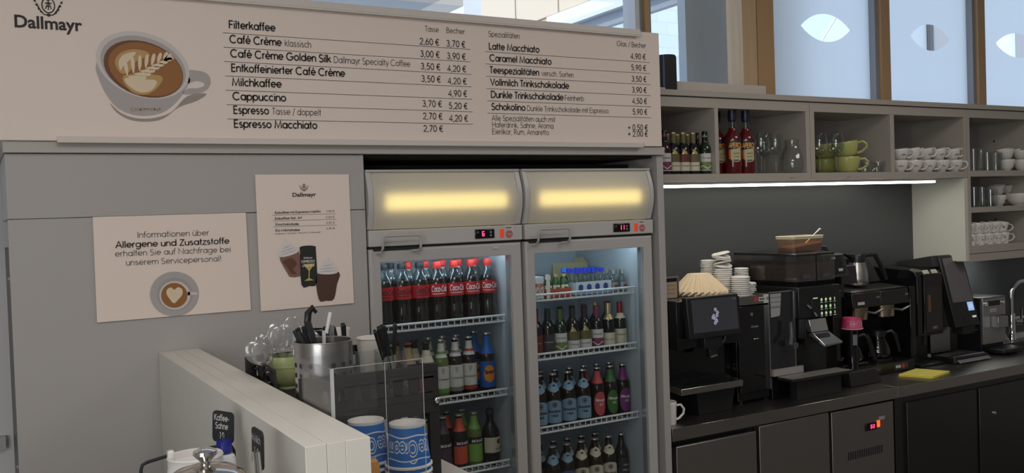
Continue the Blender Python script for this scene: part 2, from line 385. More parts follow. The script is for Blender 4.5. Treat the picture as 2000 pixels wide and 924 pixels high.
# glazed upper wall behind the shelves: wooden posts, frosted panes with clear eye-shaped cut-outs
Y0, Y1 = 3.42, 3.50
ZB, ZT = 2.26, 3.3
def eye_pts(c, w_, h_, rot, n=12):
    up = []; R_ = (w_*w_/4+h_*h_/4)/h_
    for i in range(n+1):
        t = -1+2*i/n; x = t*w_/2; z = math.sqrt(R_*R_-x*x)-(R_-h_/2); up.append((x, z))
    pts = up+[(x, -z) for x, z in up[::-1][1:-1]]
    return [(c[0]+x*cos(rot)-z*sin(rot), c[1]+x*sin(rot)+z*cos(rot)) for x, z in pts]
def pane_with_eye(x0, x1, c, w_, h_, y, rot=0):
    e = eye_pts(c, w_, h_, rot, 12); n = len(e); half = n//2
    m_ = MB()
    # upper outline of the pane joins the upper lid, lower outline the lower lid
    v = [(x, y, z) for x, z in e]; top = [(x0+(x1-x0)*i/half, y, ZT) for i in range(half+1)]; bot = [(x1-(x1-x0)*i/half, y, ZB) for i in range(half+1)]
    vs = v+top+bot; f = []
    for i in range(half): f.append((i, i+1, n+i+1, n+i))
    for i in range(half): f.append((half+i, (half+i+1) % n, n+half+1+i+1, n+half+1+i))
    f.append((0, n, n+half+1+half)); f.append((half, n+half+1, n+half))
    return m_.add(vs, f)
def window(i, x0, x1, eye=None, glass=True):
    fr = struct('window_%d' % i, MB().box(x0, x1, Y0, Y1, ZB, ZB+.012), WOODD)
    g = obj('pane', MB().add([(x0, 3.465, ZB), (x1, 3.465, ZB), (x1, 3.465, ZT), (x0, 3.465, ZT)], [(0, 1, 2, 3)]), WGLASS, fr)
    if eye: obj('frosted_film', pane_with_eye(x0, x1, *eye, 3.46), FROST, fr)
    return fr
def eye_at(px0, py0, px1, py1, h_):
    a, b = at(px0, py0, 3.46), at(px1, py1, 3.46)
    return ((a.x+b.x)/2, (a.z+b.z)/2), (b-a).length, h_
window(1, .40, 2.68)
window(2, 2.76, 3.315)
window(3, 3.53, 4.335, eye_at(1564, 50, 1660, 59, .148))
window(4, 4.425, 5.20, eye_at(1778, 69, 1855, 78, .152))
window(5, 5.285, 6.1, eye_at(1944, 85, 2030, 93, .152))
FRG = mat('grey_window_profile', (.30, .31, .33), .4)
def post(i, *segs):
    for k, (a, b, y0, y1, m_) in enumerate(segs):
        o = struct('trim_%d' % (i+k), MB().box(a, b, y0, y1, ZB, ZT), m_)
post(11, (2.665, 2.69, 3.41, 3.5, mat('white_window_profile', (.7, .71, .72), .4)), (2.69, 2.715, 3.42, 3.5, FRG), (2.715, 2.742, 3.40, 3.5, WOODD), (2.742, 2.765, 3.42, 3.5, FRG))
post(21, (3.31, 3.405, 3.39, 3.5, WOOD), (3.405, 3.42, 3.43, 3.5, mat('white_window_profile')), (3.42, 3.535, 3.40, 3.5, WOODD))
post(31, (4.325, 4.352, 3.42, 3.5, FRG), (4.352, 4.425, 3.40, 3.5, WOODD))
post(41, (5.195, 5.22, 3.42, 3.5, FRG), (5.22, 5.29, 3.40, 3.5, WOODD))

# ------------------------------------------------------------------ outside, seen through the clear panes
BRICKW = bpy.data.materials.new('white_brick'); BRICKW.use_nodes = True
_n = BRICKW.node_tree; _b = _n.nodes['Principled BSDF']; _b.inputs['Roughness'].default_value = .8
_t = _n.nodes.new('ShaderNodeTexCoord'); _k = _n.nodes.new('ShaderNodeTexBrick'); _mp = _n.nodes.new('ShaderNodeMapping')
_mp.inputs['Rotation'].default_value = (radians(90), 0, 0); _k.inputs['Scale'].default_value = 1.6; _k.inputs['Mortar Size'].default_value = .006
_k.inputs['Color1'].default_value = (.76, .78, .79, 1); _k.inputs['Color2'].default_value = (.72, .75, .76, 1); _k.inputs['Mortar'].default_value = (.62, .65, .67, 1)
_n.links.new(_t.outputs['Object'], _mp.inputs['Vector']); _n.links.new(_mp.outputs['Vector'], _k.inputs['Vector']); _n.links.new(_k.outputs['Color'], _b.inputs['Base Color'])
bd = thing('outside_building', 'white painted brick building seen through the clear window above the menu board', 'building', (8, 9, 0))
obj('brick_wall', MB().box(4.8, 9.3, 9, 9.3, 0, 7), BRICKW, bd)
wn = at(1336, 145, 8.98)
obj('window', MB().box(wn.x-.12, wn.x+.12, 8.95, 8.99, wn.z-.35, wn.z+.22), mat('outside_window_frame', (.6, .65, .7), .4), bd)
obj('pane', MB().box(wn.x-.07, wn.x+.07, 8.94, 8.95, wn.z-.3, wn.z+.17), mat('outside_pane', (.30, .40, .48), .1), bd)
obj('conduit', MB().tube([at(1222, 66, 8.96), at(1222, 40, 8.96), at(1243, 38, 8.96)], .02, 6), mat('conduit_grey', (.4, .43, .45), .6), bd)
struct('trim_6', MB().box(3.26, 3.72, 3.75, 3.81, 0, 4.2), mat('grey_outside_wall', (.44, .46, .46), .7))
fw = thing('timber_fascia', 'pale timber cladding wall in the sun behind the clear window above the menu board', 'cladding', (3.95, 6.5, 0))
a_ = at_x(1040, 43, 3.95); b_ = at_x(1152, 0, 3.95)
sl = (b_.z-a_.z)/(b_.y-a_.y)
zf = lambda y: a_.z+(y-a_.y)*sl
obj('boards', MB().extrude([(4.2, zf(4.2)), (7.5, zf(7.5)), (7.5, 4.6), (4.2, 4.6)], 'x', 3.95, 4.1), mat('pale_timber', (.62, .50, .36), .6), fw)
sj = MB()
for px in (1007, 1091):
    q = at_x(px, 20, 3.949); sj.box(3.946, 3.951, q.y-.006, q.y+.006, zf(q.y), 4.6)
obj('board_joints', sj, mat('timber_joint', (.2, .14, .09), .8), fw)
gw = thing('outside_glazing_frame', 'white metal frame of the glazed porch below the timber cladding', 'window frame', (3.95, 6, 0))
def band(d0, d1, x0, x1, ya, yb):
    return MB().extrude([(ya, zf(ya)-d0), (yb, zf(yb)-d0), (yb, zf(yb)-d1), (ya, zf(ya)-d1)], 'x', x0, x1)
obj('top_rail', band(.012, .13, 3.93, 4.02, 4.2, 6.14), mat('white_window_profile'), gw)
obj('inner_rail', band(.13, .22, 3.98, 4.03, 4.2, 6.10), FRG, gw)
obj('corner_post', MB().box(3.92, 4.03, 5.98, 6.14, 1.2, zf(6.06)-.1), mat('white_window_profile'), gw)
obj('inner_post', MB().box(3.98, 4.03, 5.80, 5.98, 1.2, zf(5.9)-.2), FRG, gw)
obj('timber_rail', band(.012, .14, 3.96, 4.02, 6.14, 7.4), WOODD, gw)
rf = thing('outside_roof_soffit', 'white overhanging roof soffit outside, above the left half of the menu board', 'roof', (1.5, 4.2, 2.7))
p_ = at(905, 12, 4.0)
obj('soffit', MB().box(-1.0, p_.x, 4.0, 5.4, p_.z, p_.z+.7), mat('soffit_white', (.60, .59, .585), .7), rf)
p_ = at(906, 20, 4.9); q_ = at(940, 20, 4.9)
obj('column', MB().box(p_.x, q_.x, 4.9, 5.3, 0, 4.5), mat('render_white', (.82, .84, .84), .8), rf)
gb = thing('outside_gabled_building', 'white sunlit outbuilding wall seen through the eye-shaped cut-outs in the frosted panes', 'building', (9, 10, 0))
p_, q_, r_ = at(1632, 38, 10), at(1608, 77, 10), at(1718, 40, 10)
k_ = (p_.x-q_.x)/(p_.z-q_.z); zl, zh = q_.z-1.0, p_.z+1.2
obj('wall', MB().extrude([(q_.x-k_*1.0, zl), (r_.x, zl), (r_.x, zh), (p_.x+k_*1.2, zh)], 'y', 10, 10.05), mat('render_white', (.82, .84, .84), .8), gb)
g2 = thing('outside_grey_building', 'pale grey walls with a drainpipe seen through the middle cut-out of the frosted panes', 'building', (14, 11, 0))
A_ = lambda px: at(px, 80, 11).x
ztop = at(1813, 80, 11).z+1.2
obj('side_wall', MB().box(A_(1722), A_(1810), 11, 11.3, 0, ztop), mat('render_grey', (.55, .57, .57), .8), g2)
obj('wall', MB().box(A_(1816), A_(1897), 11, 11.3, 0, ztop), mat('render_beige', (.44, .41, .39), .8), g2)
obj('drainpipe', MB().box(A_(1810), A_(1816), 10.92, 10.99, 0, ztop), mat('pipe_grey', (.10, .10, .10), .5), g2)
g3 = thing('outside_beige_building', 'beige wall with a white corner post seen through the right cut-out of the frosted panes', 'building', (18, 11, 0))
obj('wall', MB().box(A_(1973), A_(2120), 11, 11.3, 0, ztop), mat('render_beige'), g3)
obj('corner_post', MB().box(A_(1965), A_(1973), 10.9, 11.2, 0, ztop), mat('render_white'), g3)
struct('ground', MB().box(-10, 30, 3.6, 30, -.2, -.02), mat('outside_paving', (.45, .44, .42), .8))

# ================================================================== menu board
YS = 2.80
sign = thing('menu_board', 'long white coffee menu board with prices and a printed cup above the fridges', 'sign', (1.2, YS, 2.0))
obj('board', MB().box(-.45, 2.299, YS, YS+.018, 1.992, 2.425), SIGNW, sign, .001)
RAIL = mat('rail_white', (.66, .61, .56), .4)
obj('top_rail', MB().box(-.45, 2.20, YS-.016, YS+.022, 2.408, 2.429).box(-.45, 2.20, YS-.016, YS-.012, 2.402, 2.408), RAIL, sign, .001)
obj('bottom_rail', MB().box(.204, 2.20, YS-.014, YS, 1.986, 2.003), RAIL, sign, .001)
YT = YS-.0005
def z2(x, y): return at(420+x*.33540, y*.33540, YS)     # a spot in the left price list
def z3(x, y): return at(900+x*.33546, y*.33546, YS)     # a spot in the right price list
S = lambda f, a, b, y: (f(a, y), Vector((f(b, y).x, YS, f(a, y).z)))
heavy, light, prices, lines = MB(), MB(), MB(), MB()
HB, WB, HL, WL = .0234, .125, .0205, .066
left = [('Filterkaffee', 80, 352, 165), ('Café Crème', 84, 388, 250), ('Café Crème Golden Silk', 89, 676, 333), ('Entkoffeinierter Café Crème', 94, 757, 417),
        ('Milchkaffee', 98, 388, 500), ('Cappuccino', 102, 414, 582), ('Espresso', 107, 314, 662), ('Espresso Macchiato', 110, 595, 743)]
zr = []
def fit(mb, s, f, x0, x1, z, h, wt):
    a = f(x0, 0); b = f(x1, 0)
    # same height on the board along the row
    def xx(x, z):
        lo, hi = -200, 1200
        for _ in range(40):
            mid = (lo+hi)/2
            if f(x, mid).z > z: lo = mid
            else: hi = mid
        return f(x, lo).x
    text_flat(mb, s, (xx(x0, z), YT, z), (xx(x1, z), YT, z), h, wt)
for s, a, b, y in left:
    z = z2(a, y).z; zr.append(z); fit(heavy, s, z2, a, b, z, HB, WB)
for s, a, b, i in (('klassisch', 405, 560, 1), ('Dallmayr Specialty Coffee', 691, 1137, 2), ('Tasse / doppelt', 332, 618, 6)): fit(light, s, z2, a, b, zr[i], HL, WL)
for s, a, b, z in (('Tasse', 1222, 1303, z2(1222, 183).z), ('Becher', 1346, 1455, z2(1346, 192).z)): fit(light, s, z2, a, b, z, .0185, WL)
for i, (p1, p2) in enumerate([('2,60 €', '3,70 €'), ('3,00 €', '3,90 €'), ('3,50 €', '4,20 €'), ('3,50 €', '4,20 €'), ('', '4,90 €'), ('3,70 €', '5,20 €'), ('2,70 €', '4,20 €'), ('2,70 €', '')]):
    y_ = 258+i*72.6
    if p1: fit(prices, p1, z2, 1190+i*3.2, 1307+i*3.2, z2(1190+i*3.2, y_).z, .0212, .095)
    if p2: fit(prices, p2, z2, 1346+i*2.8, 1459+i*2.6, z2(1346+i*2.8, y_+12).z, .0212, .095)
for i in range(7):
    a = z2(45+i*4.3, 185+i*83.7); b = z2(1485+i*2.9, 293+i*72.5); z = (a.z+b.z)/2; lines.box(a.x, b.x, YT-.0006, YT, z-.0006, z+.0006)
right = [('Latte Macchiato', 163, 457, 288), ('Caramel Macchiato', 167, 528, 356), ('Teespezialitäten', 168, 456, 426), ('Vollmilch Trinkschokolade', 172, 630, 497), ('Dunkle Trinkschokolade', 175, 597, 569), ('Schokolino', 178, 376, 640)]
zq = []
for s, a, b, y in right:
    z = z3(a, y).z; zq.append(z); fit(heavy, s, z3, a, b, z, HB, WB)
for s, a, b, z in (('Spezialitäten', 160, 343, z3(160, 213).z), ('versch. Sorten', 470, 657, zq[2]), ('Feinherb', 604, 717, zq[4]), ('Dunkle Trinkschokolade mit Espresso', 385, 860, zq[5]),
                   ('Alle Spezialitäten auch mit', 180, 550, z3(180, 703).z), ('Haferdrink, Sahne, Aroma', 182, 540, z3(182, 742).z), ('Eierlikör, Rum, Amaretto', 183, 513, z3(183, 782).z), ('Glas / Becher', 908, 1078, z3(908, 268).z)):
    fit(light, s, z3, a, b, z, .0195, WL)
for s, a, b, y in (('4,90 €', 988, 1078, 342), ('5,90 €', 991, 1080, 408), ('3,50 €', 993, 1082, 474), ('3,90 €', 995, 1083, 538), ('4,50 €', 997, 1085, 603), ('5,90 €', 999, 1087, 666), ('+ 0,50 €', 972, 1090, 757), ('+ 2,00 €', 972, 1090, 794)):
    fit(prices, s, z3, a, b, z3(a, y).z, .0212, .095)
for i in range(6):
    a = z3(140+i*3, 298+i*71.8); b = z3(1100+i*1.5, 366+i*64.3); z = (a.z+b.z)/2; lines.box(a.x, b.x, YT-.0006, YT, z-.0006, z+.0006)
obj('drink_names', heavy, INK, sign); obj('small_print', light, INK, sign); obj('price_figures', prices, INK, sign); obj('ruled_lines', lines, INK, sign)

def bold_text(s, p0, p1, h, off=.05, slant=0):
    """heavy sans lettering from Blender's own font, flat and fitted between two points of an upright plane"""
    cu = bpy.data.curves.new('lettering', 'FONT'); cu.body = s; cu.size = 1; cu.offset = off*.5; cu.resolution_u = 3; cu.shear = slant
    o = bpy.data.objects.new('lettering', cu); COL.objects.link(o); bpy.context.view_layer.update()
    me = bpy.data.meshes.new_from_object(o.evaluated_get(bpy.context.evaluated_depsgraph_get()))
    V = [v.co.copy() for v in me.vertices]; F = [tuple(p.vertices) for p in me.polygons]
    bpy.data.objects.remove(o); bpy.data.curves.remove(cu); bpy.data.meshes.remove(me)
    x0 = min(v.x for v in V); x1 = max(v.x for v in V); cap = .729
    return [((v.x-x0)/(x1-x0), v.y/cap) for v in V], F
def bold_flat(mb, s, p0, p1, h, off=.05, nrm=(0, -1, 0), d=.0008):
    V, F = bold_text(s, p0, p1, h, off); p0 = Vector(p0); p1 = Vector(p1); n = Vector(nrm).normalized(); e = p1-p0; L = e.length; e.normalize(); u = n.cross(e).normalized()
    mb.add([p0+e*(a*L)+u*(b*h)+n*d for a, b in V], F)
def bold_cyl(mb, s, r, z, h, a_mid=0, span=1.2, c=(0, 0, 0), off=.05, up=1, sgn=1):
    V, F = bold_text(s, 0, 0, 0, off)
    mb.add([(c[0]+r*sin(a_mid+sgn*(a-.5)*span), c[1]-r*cos(a_mid+sgn*(a-.5)*span), c[2]+z+up*b*h) for a, b in V], F)
z4 = lambda x, y: at(x*.32468, y*.32468, YS)
def crest(mb, c, s, y):
    """small round coffee crest: oval with a leaf spray either side and a foot"""
    X = lambda a, b: (c[0]+a*s, y, c[1]+b*s)
    ov = [X(.55*cos(t*pi/12), .72*sin(t*pi/12)) for t in range(24)]
    mb.tube(ov, .05*s, 5, True)
    for sg in (-1, 1):
        st = [X(sg*(.25+.75*t), -.95+.95*t*t+.1*t) for t in (0, .25, .5, .75, 1)]
        mb.tube(st, .05*s, 5)
        for t in (.35, .6, .85, 1.05):
            b_ = (sg*(.25+.75*t), -.95+.95*t*t+.1*t)
            mb.add([X(b_[0], b_[1]), X(b_[0]+sg*.20, b_[1]+.06), X(b_[0]+sg*.24, b_[1]+.28), X(b_[0]+sg*.04, b_[1]+.20)], [(0, 1, 2, 3)])
    mb.add([X(-.28, -.92), X(0, -1.12), X(.28, -.92), X(0, -.78)], [(0, 1, 2, 3)])
    for a in ([(-.25, -.35), (0, .45), (.25, -.35)], [(-.3, .2), (.3, .2)], [(0, .45), (0, -.45)], [(-.2, -.1), (.2, -.1)], [(-.16, .5), (.16, .5)]): mb.tube([X(*q) for q in a], .045*s, 5)
    mb.add([X(-.12, .74), X(.12, .74), X(.2, .98), X(0, .88), X(-.2, .98)], [(0, 1, 2, 3, 4)])
lg = MB(); a = z4(88, 162); b = z4(495, 187); bold_flat(lg, 'Dallmayr', (a.x, YT, a.z), (b.x, YT, a.z), .034, .045)
k_ = z4(290, 32); crest(lg, (k_.x, k_.z), .028, YT-.001)
obj('logo', lg, INK, sign)

def ell(f, cx, cy, a, b, rot, y, n=32):
    out = []
    for i in range(n):
        t = 2*pi*i/n; x = cx+a*cos(t)*cos(rot)-b*sin(t)*sin(rot); y_ = cy+a*cos(t)*sin(rot)+b*sin(t)*cos(rot); q = f(x, y_); out.append((q.x, y, q.z))
    return out
def pol(mb, pts): mb.add(pts, [tuple(range(len(pts)))]); return mb
def smoothpoly(f, pts, y, n=4):
    """closed smooth outline through the points"""
    N = len(pts); out = []
    for i in range(N):
        p0, p1, p2, p3 = pts[i-1], pts[i], pts[(i+1) % N], pts[(i+2) % N]
        for k in range(n):
            t = k/n; q = [.5*((2*p1[j])+(-p0[j]+p2[j])*t+(2*p0[j]-5*p1[j]+4*p2[j]-p3[j])*t*t+(-p0[j]+3*p1[j]-3*p2[j]+p3[j])*t**3) for j in (0, 1)]
            v = f(*q); out.append((v.x, y, v.z))
    return out
z1 = lambda x, y: at(x*.33557, y*.33557, YS)
R18 = radians(20)
PC = [mat('print_cup_grey', (.42, .385, .38), .6), mat('print_cup_light', (.62, .57, .55), .6), mat('print_crema', (.30, .125, .035), .6), mat('print_crema_dark', (.16, .06, .02), .6), mat('print_foam', (.74, .60, .42), .6), mat('print_foam_tan', (.50, .31, .12), .6), mat('print_shadow', (.33, .285, .26), .7)]
cup = obj('printed_cup', pol(pol(MB(), smoothpoly(z1, [(563, 365), (580, 470), (625, 560), (690, 632), (780, 668), (870, 672), (955, 650), (1025, 595), (1075, 525), (1097, 440), (900, 300), (700, 300)], YT-.0006)), smoothpoly(z1, [(1085, 415), (1150, 411), (1208, 432), (1226, 478), (1205, 520), (1150, 544), (1065, 548), (1090, 517), (1150, 513), (1188, 499), (1180, 480), (1140, 471), (1090, 483)], YT-.0006)), PC[0], sign)
obj('printed_shadow', pol(MB(), smoothpoly(z1, [(640, 600), (700, 655), (790, 688), (900, 686), (1000, 650), (1090, 560), (1200, 545), (1150, 585), (1040, 625), (950, 690), (860, 708), (760, 698), (680, 655)], YT-.0003)), PC[6], cup)
obj('printed_rim', pol(MB(), ell(z1, 830, 379, 281, 184, R18, YT-.0009)), PC[1], cup)
obj('printed_bowl', pol(MB(), ell(z1, 832, 386, 258, 166, R18, YT-.0011)), PC[0], cup)
obj('crema_edge', pol(MB(), ell(z1, 834, 402, 240, 156, R18, YT-.0013)), PC[3], cup)
obj('crema', pol(MB(), ell(z1, 846, 404, 224, 146, R18, YT-.0015)), PC[2], cup)
ft = MB(); pol(ft, smoothpoly(z1, [(668, 360), (700, 310), (770, 288), (850, 300), (870, 330), (800, 350), (750, 420), (700, 425)], YT-.0017)); pol(ft, smoothpoly(z1, [(720, 440), (930, 440), (925, 500), (850, 552), (760, 530)], YT-.0017))
obj('crema_swirl', ft, PC[5], cup)
fo = MB()
pol(fo, smoothpoly(z1, [(690, 360), (720, 318), (790, 305), (760, 345), (720, 380), (700, 410)], YT-.0019))
pol(fo, smoothpoly(z1, [(725, 470), (745, 452), (820, 462), (905, 468), (905, 500), (870, 532), (815, 538), (760, 510)], YT-.0019))
sp0, sp1 = (742, 446), (985, 335)
for k in range(7):
    t = k/7; bx, by = sp0[0]+(sp1[0]-sp0[0])*t, sp0[1]+(sp1[1]-sp0[1])*t; L = 105*(1-t*.62)
    for ang, sg in ((-100+k*6, 1), (5-k*2, 1)):
        A_ = radians(ang); ux, uy = cos(A_), sin(A_); nx, ny = -uy, ux
        pol(fo, smoothpoly(z1, [(bx, by), (bx+ux*L*.5+nx*11, by+uy*L*.5+ny*11), (bx+ux*L+nx*6, by+uy*L+ny*6), (bx+ux*L-nx*8, by+uy*L-ny*8), (bx+ux*L*.5-nx*11, by+uy*L*.5-ny*11)], YT-.0021, 3))
pol(fo, smoothpoly(z1, [(950, 352), (985, 312), (1000, 326), (1012, 345), (985, 350)], YT-.0021))
obj('foam_leaf', fo, PC[4], cup)
cl = MB(); a, b = z1(762, 646), z1(940, 650); text_flat(cl, 'Dallmayr', (a.x, YT-.0009, a.z), (b.x, YT-.0009, a.z+.004), .009, .12); obj('printed_lettering', cl, mat('print_dull_gold', (.36, .28, .17), .6), cup)

# ================================================================== tall grey cabinet front and the niche for the fridges
YA = 2.82
cab = thing('fridge_surround', 'tall light grey cabinet panel and frame built around the two drinks fridges', 'cabinet', (1.2, YA, 0))
obj('front_panel', MB().box(.078, 1.090, YA, YA+.02, .02, 1.781).box(.078, 1.090, YA, YA+.02, 1.783, 1.958), PANEL, cab, .0008)
obj('cornice', MB().box(.074, 2.318, YA-.012, 3.36, 1.960, 1.990), mat('grey_laminate_edge', (.45, .425, .39), .45), cab, .001)
obj('side_panel', MB().box(.078, .096, YA+.02, 3.36, 1.783, 1.958), mat('painted_lit_side', (.62, .64, .66), .45), cab)  # pale bluish colour paints the light on this upper side face
obj('side_panel', MB().box(.082, .096, YA+.02, 3.36, .02, 1.70), DARKG, cab)  # dark grey stands in for the shadow on the lower side face
for zz in (1.62, 1.10): obj('screw_cap', MB().ball((.079, 2.90, zz), .005), PANEL, cab)
obj('niche_lining', MB().box(1.075, 1.090, YA+.02, 3.36, .02, 1.958).box(1.09, 2.287, 3.345, 3.36, .02, 1.958).box(1.09, 2.287, YA+.03, 3.36, 1.950, 1.958), MATTB, cab)
obj('niche_rail', MB().box(1.09, 2.287, 3.0, 3.02, 1.905, 1.935), MATTB, cab)
obj('end_post', MB().box(2.287, 2.318, YA, 3.36, .02, 1.958), PANEL, cab, .001)
obj('plinth', MB().box(.09, 1.09, YA+.03, 3.3, 0, .02), MATTB, cab)

# ------------------------------------------------------------------ the two paper notices
def paper(name, label, quad, y):
    t = thing(name, label, 'poster', tuple(at(*quad[3], y)))
    P = [at(*q, y) for q in quad]; n = 10; vs = []; fs = []
    for j in range(n+1):
        for i in range(n+1):
            u, v = i/n, j/n; p = P[0]*(1-u)*(1-v)+P[1]*u*(1-v)+P[2]*u*v+P[3]*(1-u)*v
            edge = max(0, v-.85)*.02*max(0, abs(u-.5)*2-.3) ; vs.append((p.x, p.y-.0005-edge*.6, p.z))
    for j in range(n):
        for i in range(n): a = j*(n+1)+i; fs.append((a, a+n+1, a+n+2, a+1))
    o = obj('sheet', MB().add(vs, fs), PAPER, t)
    sd = o.modifiers.new('thickness', 'SOLIDIFY'); sd.thickness = .0004; sd.offset = 1
    return t
YP = YA-.004
q5 = lambda x, y: at(160+x*.36794, 320+y*.36794, YP)
n1 = paper('allergen_notice', 'landscape white notice about allergens with a cup picture taped to the grey panel', [(181, 424), (480, 415.5), (490, 605), (189.5, 630)], YP)
tm, tb = MB(), MB()
def tl(mb, s, a, b, h, wt): p, q = q5(*a), q5(*b); text_flat(mb, s, (p.x, YP-.0018, p.z), (q.x, YP-.0018, q.z), h, wt)
tl(tm, 'Informationen über', (292, 393), (675, 380), .0170, .062); tl(tb, 'Allergene und Zusatzstoffe', (178, 447), (782, 424), .0180, .105)
tl(tm, 'erhalten Sie auf Nachfrage bei', (175, 493), (790, 468), .0170, .062); tl(tm, 'unserem Servicepersonal!', (233, 540), (740, 517), .0170, .062)
obj('small_print', tm, INKG, n1); obj('bold_print', tb, INK, n1)
sa = [(490+129*cos(2*pi*i/40), min(690+118*sin(2*pi*i/40), 806-(490+129*cos(2*pi*i/40)-490)*.035)) for i in range(40)]
so = obj('printed_saucer', pol(MB(), [(q5(*p).x, YP-.0030, q5(*p).z) for p in sa]), PC[0], n1)
obj('printed_saucer_rim', pol(MB(), ell(q5, 492, 692, 96, 88, 0, YP-.0032)), mat('print_saucer_well', (.36, .33, .33), .6), so)
obj('printed_cup', pol(pol(MB(), ell(q5, 492, 698, 82, 76, 0, YP-.0034)), [(q5(*p).x, YP-.0034, q5(*p).z) for p in ((560, 680), (610, 682), (612, 694), (560, 698))]), PC[1], so)
obj('crema', pol(MB(), ell(q5, 489, 698, 70, 66, 0, YP-.0036)), PC[2], so)
obj('foam_heart', pol(MB(), smoothpoly(q5, [(489, 668), (508, 655), (530, 665), (532, 692), (512, 718), (487, 740), (464, 716), (448, 690), (452, 666), (472, 656)], YP-.0038)), PC[4], so)
n2 = paper('iced_coffee_poster', 'portrait white poster with iced coffee prices and drinks pictures beside the fridges', [(498, 341), (681, 340.5), (691, 592), (509.5, 608)], YP)
lb = MB(); p, q = q5(1117, 175), q5(1242, 172); bold_flat(lb, 'Dallmayr', (p.x, YP-.0015, p.z), (q.x, YP-.0015, q.z), .0125, .04); k_ = q5(1178, 124); crest(lb, (k_.x, k_.z), .0115, YP-.002)
obj('logo', lb, INK, n2)
tb, tm, ln = MB(), MB(), MB()
for s, a, b in (('Eiskaffee mit Espresso Martini', (1023, 266), (1265, 258)), ('Eiskaffee Ital. Art', (1023, 297), (1167, 292)), ('Eisschokolade', (1027, 328), (1150, 325)), ('Eis-Milchshake', (1027, 360), (1155, 356))): tl(tb, s, a, b, .0072, .11)
for s, a, b in (('7,90 €', (1293, 258), (1340, 256)), ('5,90 €', (1293, 289), (1340, 287)), ('5,90 €', (1296, 319), (1342, 317)), ('5,90 €', (1296, 349), (1342, 347))): tl(tm, s, a, b, .0068, .07)
tl(tm, 'Erdbeer / Schoko / Kirsche / Karamell', (1027, 376), (1264, 366), .0048, .07)
for i in range(3):
    p, q = q5(1010+i*3, 273+i*31), q5(1348+i*3, 265+i*29.5); ln.add([(p.x, YP-.0018, p.z-.0004), (q.x, YP-.0018, q.z-.0004), (q.x, YP-.0018, q.z+.0004), (p.x, YP-.0018, p.z+.0004)], [(0, 1, 2, 3)])
obj('drink_names', tb, INK, n2); obj('price_figures', tm, INKG, n2); obj('ruled_lines', ln, INKG, n2)
def pic(name, pts, m_, par, d, n=4): return obj(name, pol(MB(), smoothpoly(q5, pts, YP-d, n)), m_, par)
PB = [mat('print_iced_coffee', (.22, .115, .085), .6), mat('print_cream', (.72, .69, .68), .6), mat('print_can', (.02, .022, .02), .5), mat('print_chocolate', (.085, .04, .028), .6), mat('print_drink_dark', (.12, .05, .03), .6)]
c1 = pic('printed_iced_coffee', [(1046, 482), (1146, 456), (1163, 580), (1140, 600), (1105, 600), (1092, 585)], PB[0], n2, .0024, 3)
pic('coffee_swirl', [(1065, 520), (1110, 500), (1140, 530), (1120, 560), (1140, 585), (1108, 582), (1090, 550)], PB[4], c1, .0026)
CRM = [(0, -62), (10, -50), (6, -40), (28, -30), (30, -12), (48, -4), (54, 14), (46, 28), (0, 34), (-46, 30), (-56, 14), (-48, -4), (-30, -14), (-26, -30), (-8, -42)]
def cream(cx, cy, rot, par, d):
    t = lambda x, y: (cx+x*cos(rot)-y*sin(rot), cy+x*sin(rot)+y*cos(rot))
    o = pic('whipped_cream', [t(*p) for p in CRM], PB[1], par, d)
    m_ = MB()
    for yy, w_ in ((-14, 26), (2, 44), (17, 50)): pol(m_, smoothpoly(q5, [t(-w_, yy+5), t(0, yy-4), t(w_, yy-3), t(0, yy+3)], YP-d-.0002, 3))
    obj('cream_folds', m_, mat('print_cream_fold', (.52, .50, .51), .6), par)
cream(1090, 455, -.25, c1, .0028)
cn = pic('printed_can', [(1156, 442), (1196, 434), (1236, 438), (1240, 460), (1246, 630), (1206, 648), (1164, 642), (1156, 470)], PB[2], n2, .0030, 3)
gl_ = MB()
pol(gl_, [(q5(*p).x, YP-.0034, q5(*p).z) for p in ((1172, 532), (1236, 528), (1208, 566), (1206, 606), (1230, 618), (1178, 622), (1201, 606), (1202, 568))])
obj('gold_glass', gl_, mat('print_can_gold', (.55, .42, .12), .5), cn)
wt_ = MB(); tl_ = lambda s, a, b, h: (lambda p, q: text_flat(wt_, s, (p.x, YP-.0028, p.z), (q.x, YP-.0028, q.z), h, .12))(q5(*a), q5(*b))
tl_('Dallmayr', (1176, 504), (1222, 502), .005); tl_('ESPRESSO', (1164, 526), (1234, 522), .0075); tl_('MARTINI', (1168, 548), (1232, 544), .006)
obj('can_lettering', wt_, LETR, cn)
c2 = pic('printed_chocolate_drink', [(1247, 585), (1363, 575), (1352, 640), (1336, 718), (1295, 726), (1256, 720)], PB[3], n2, .0030, 3)
cream(1302, 553, 0, c2, .0034)

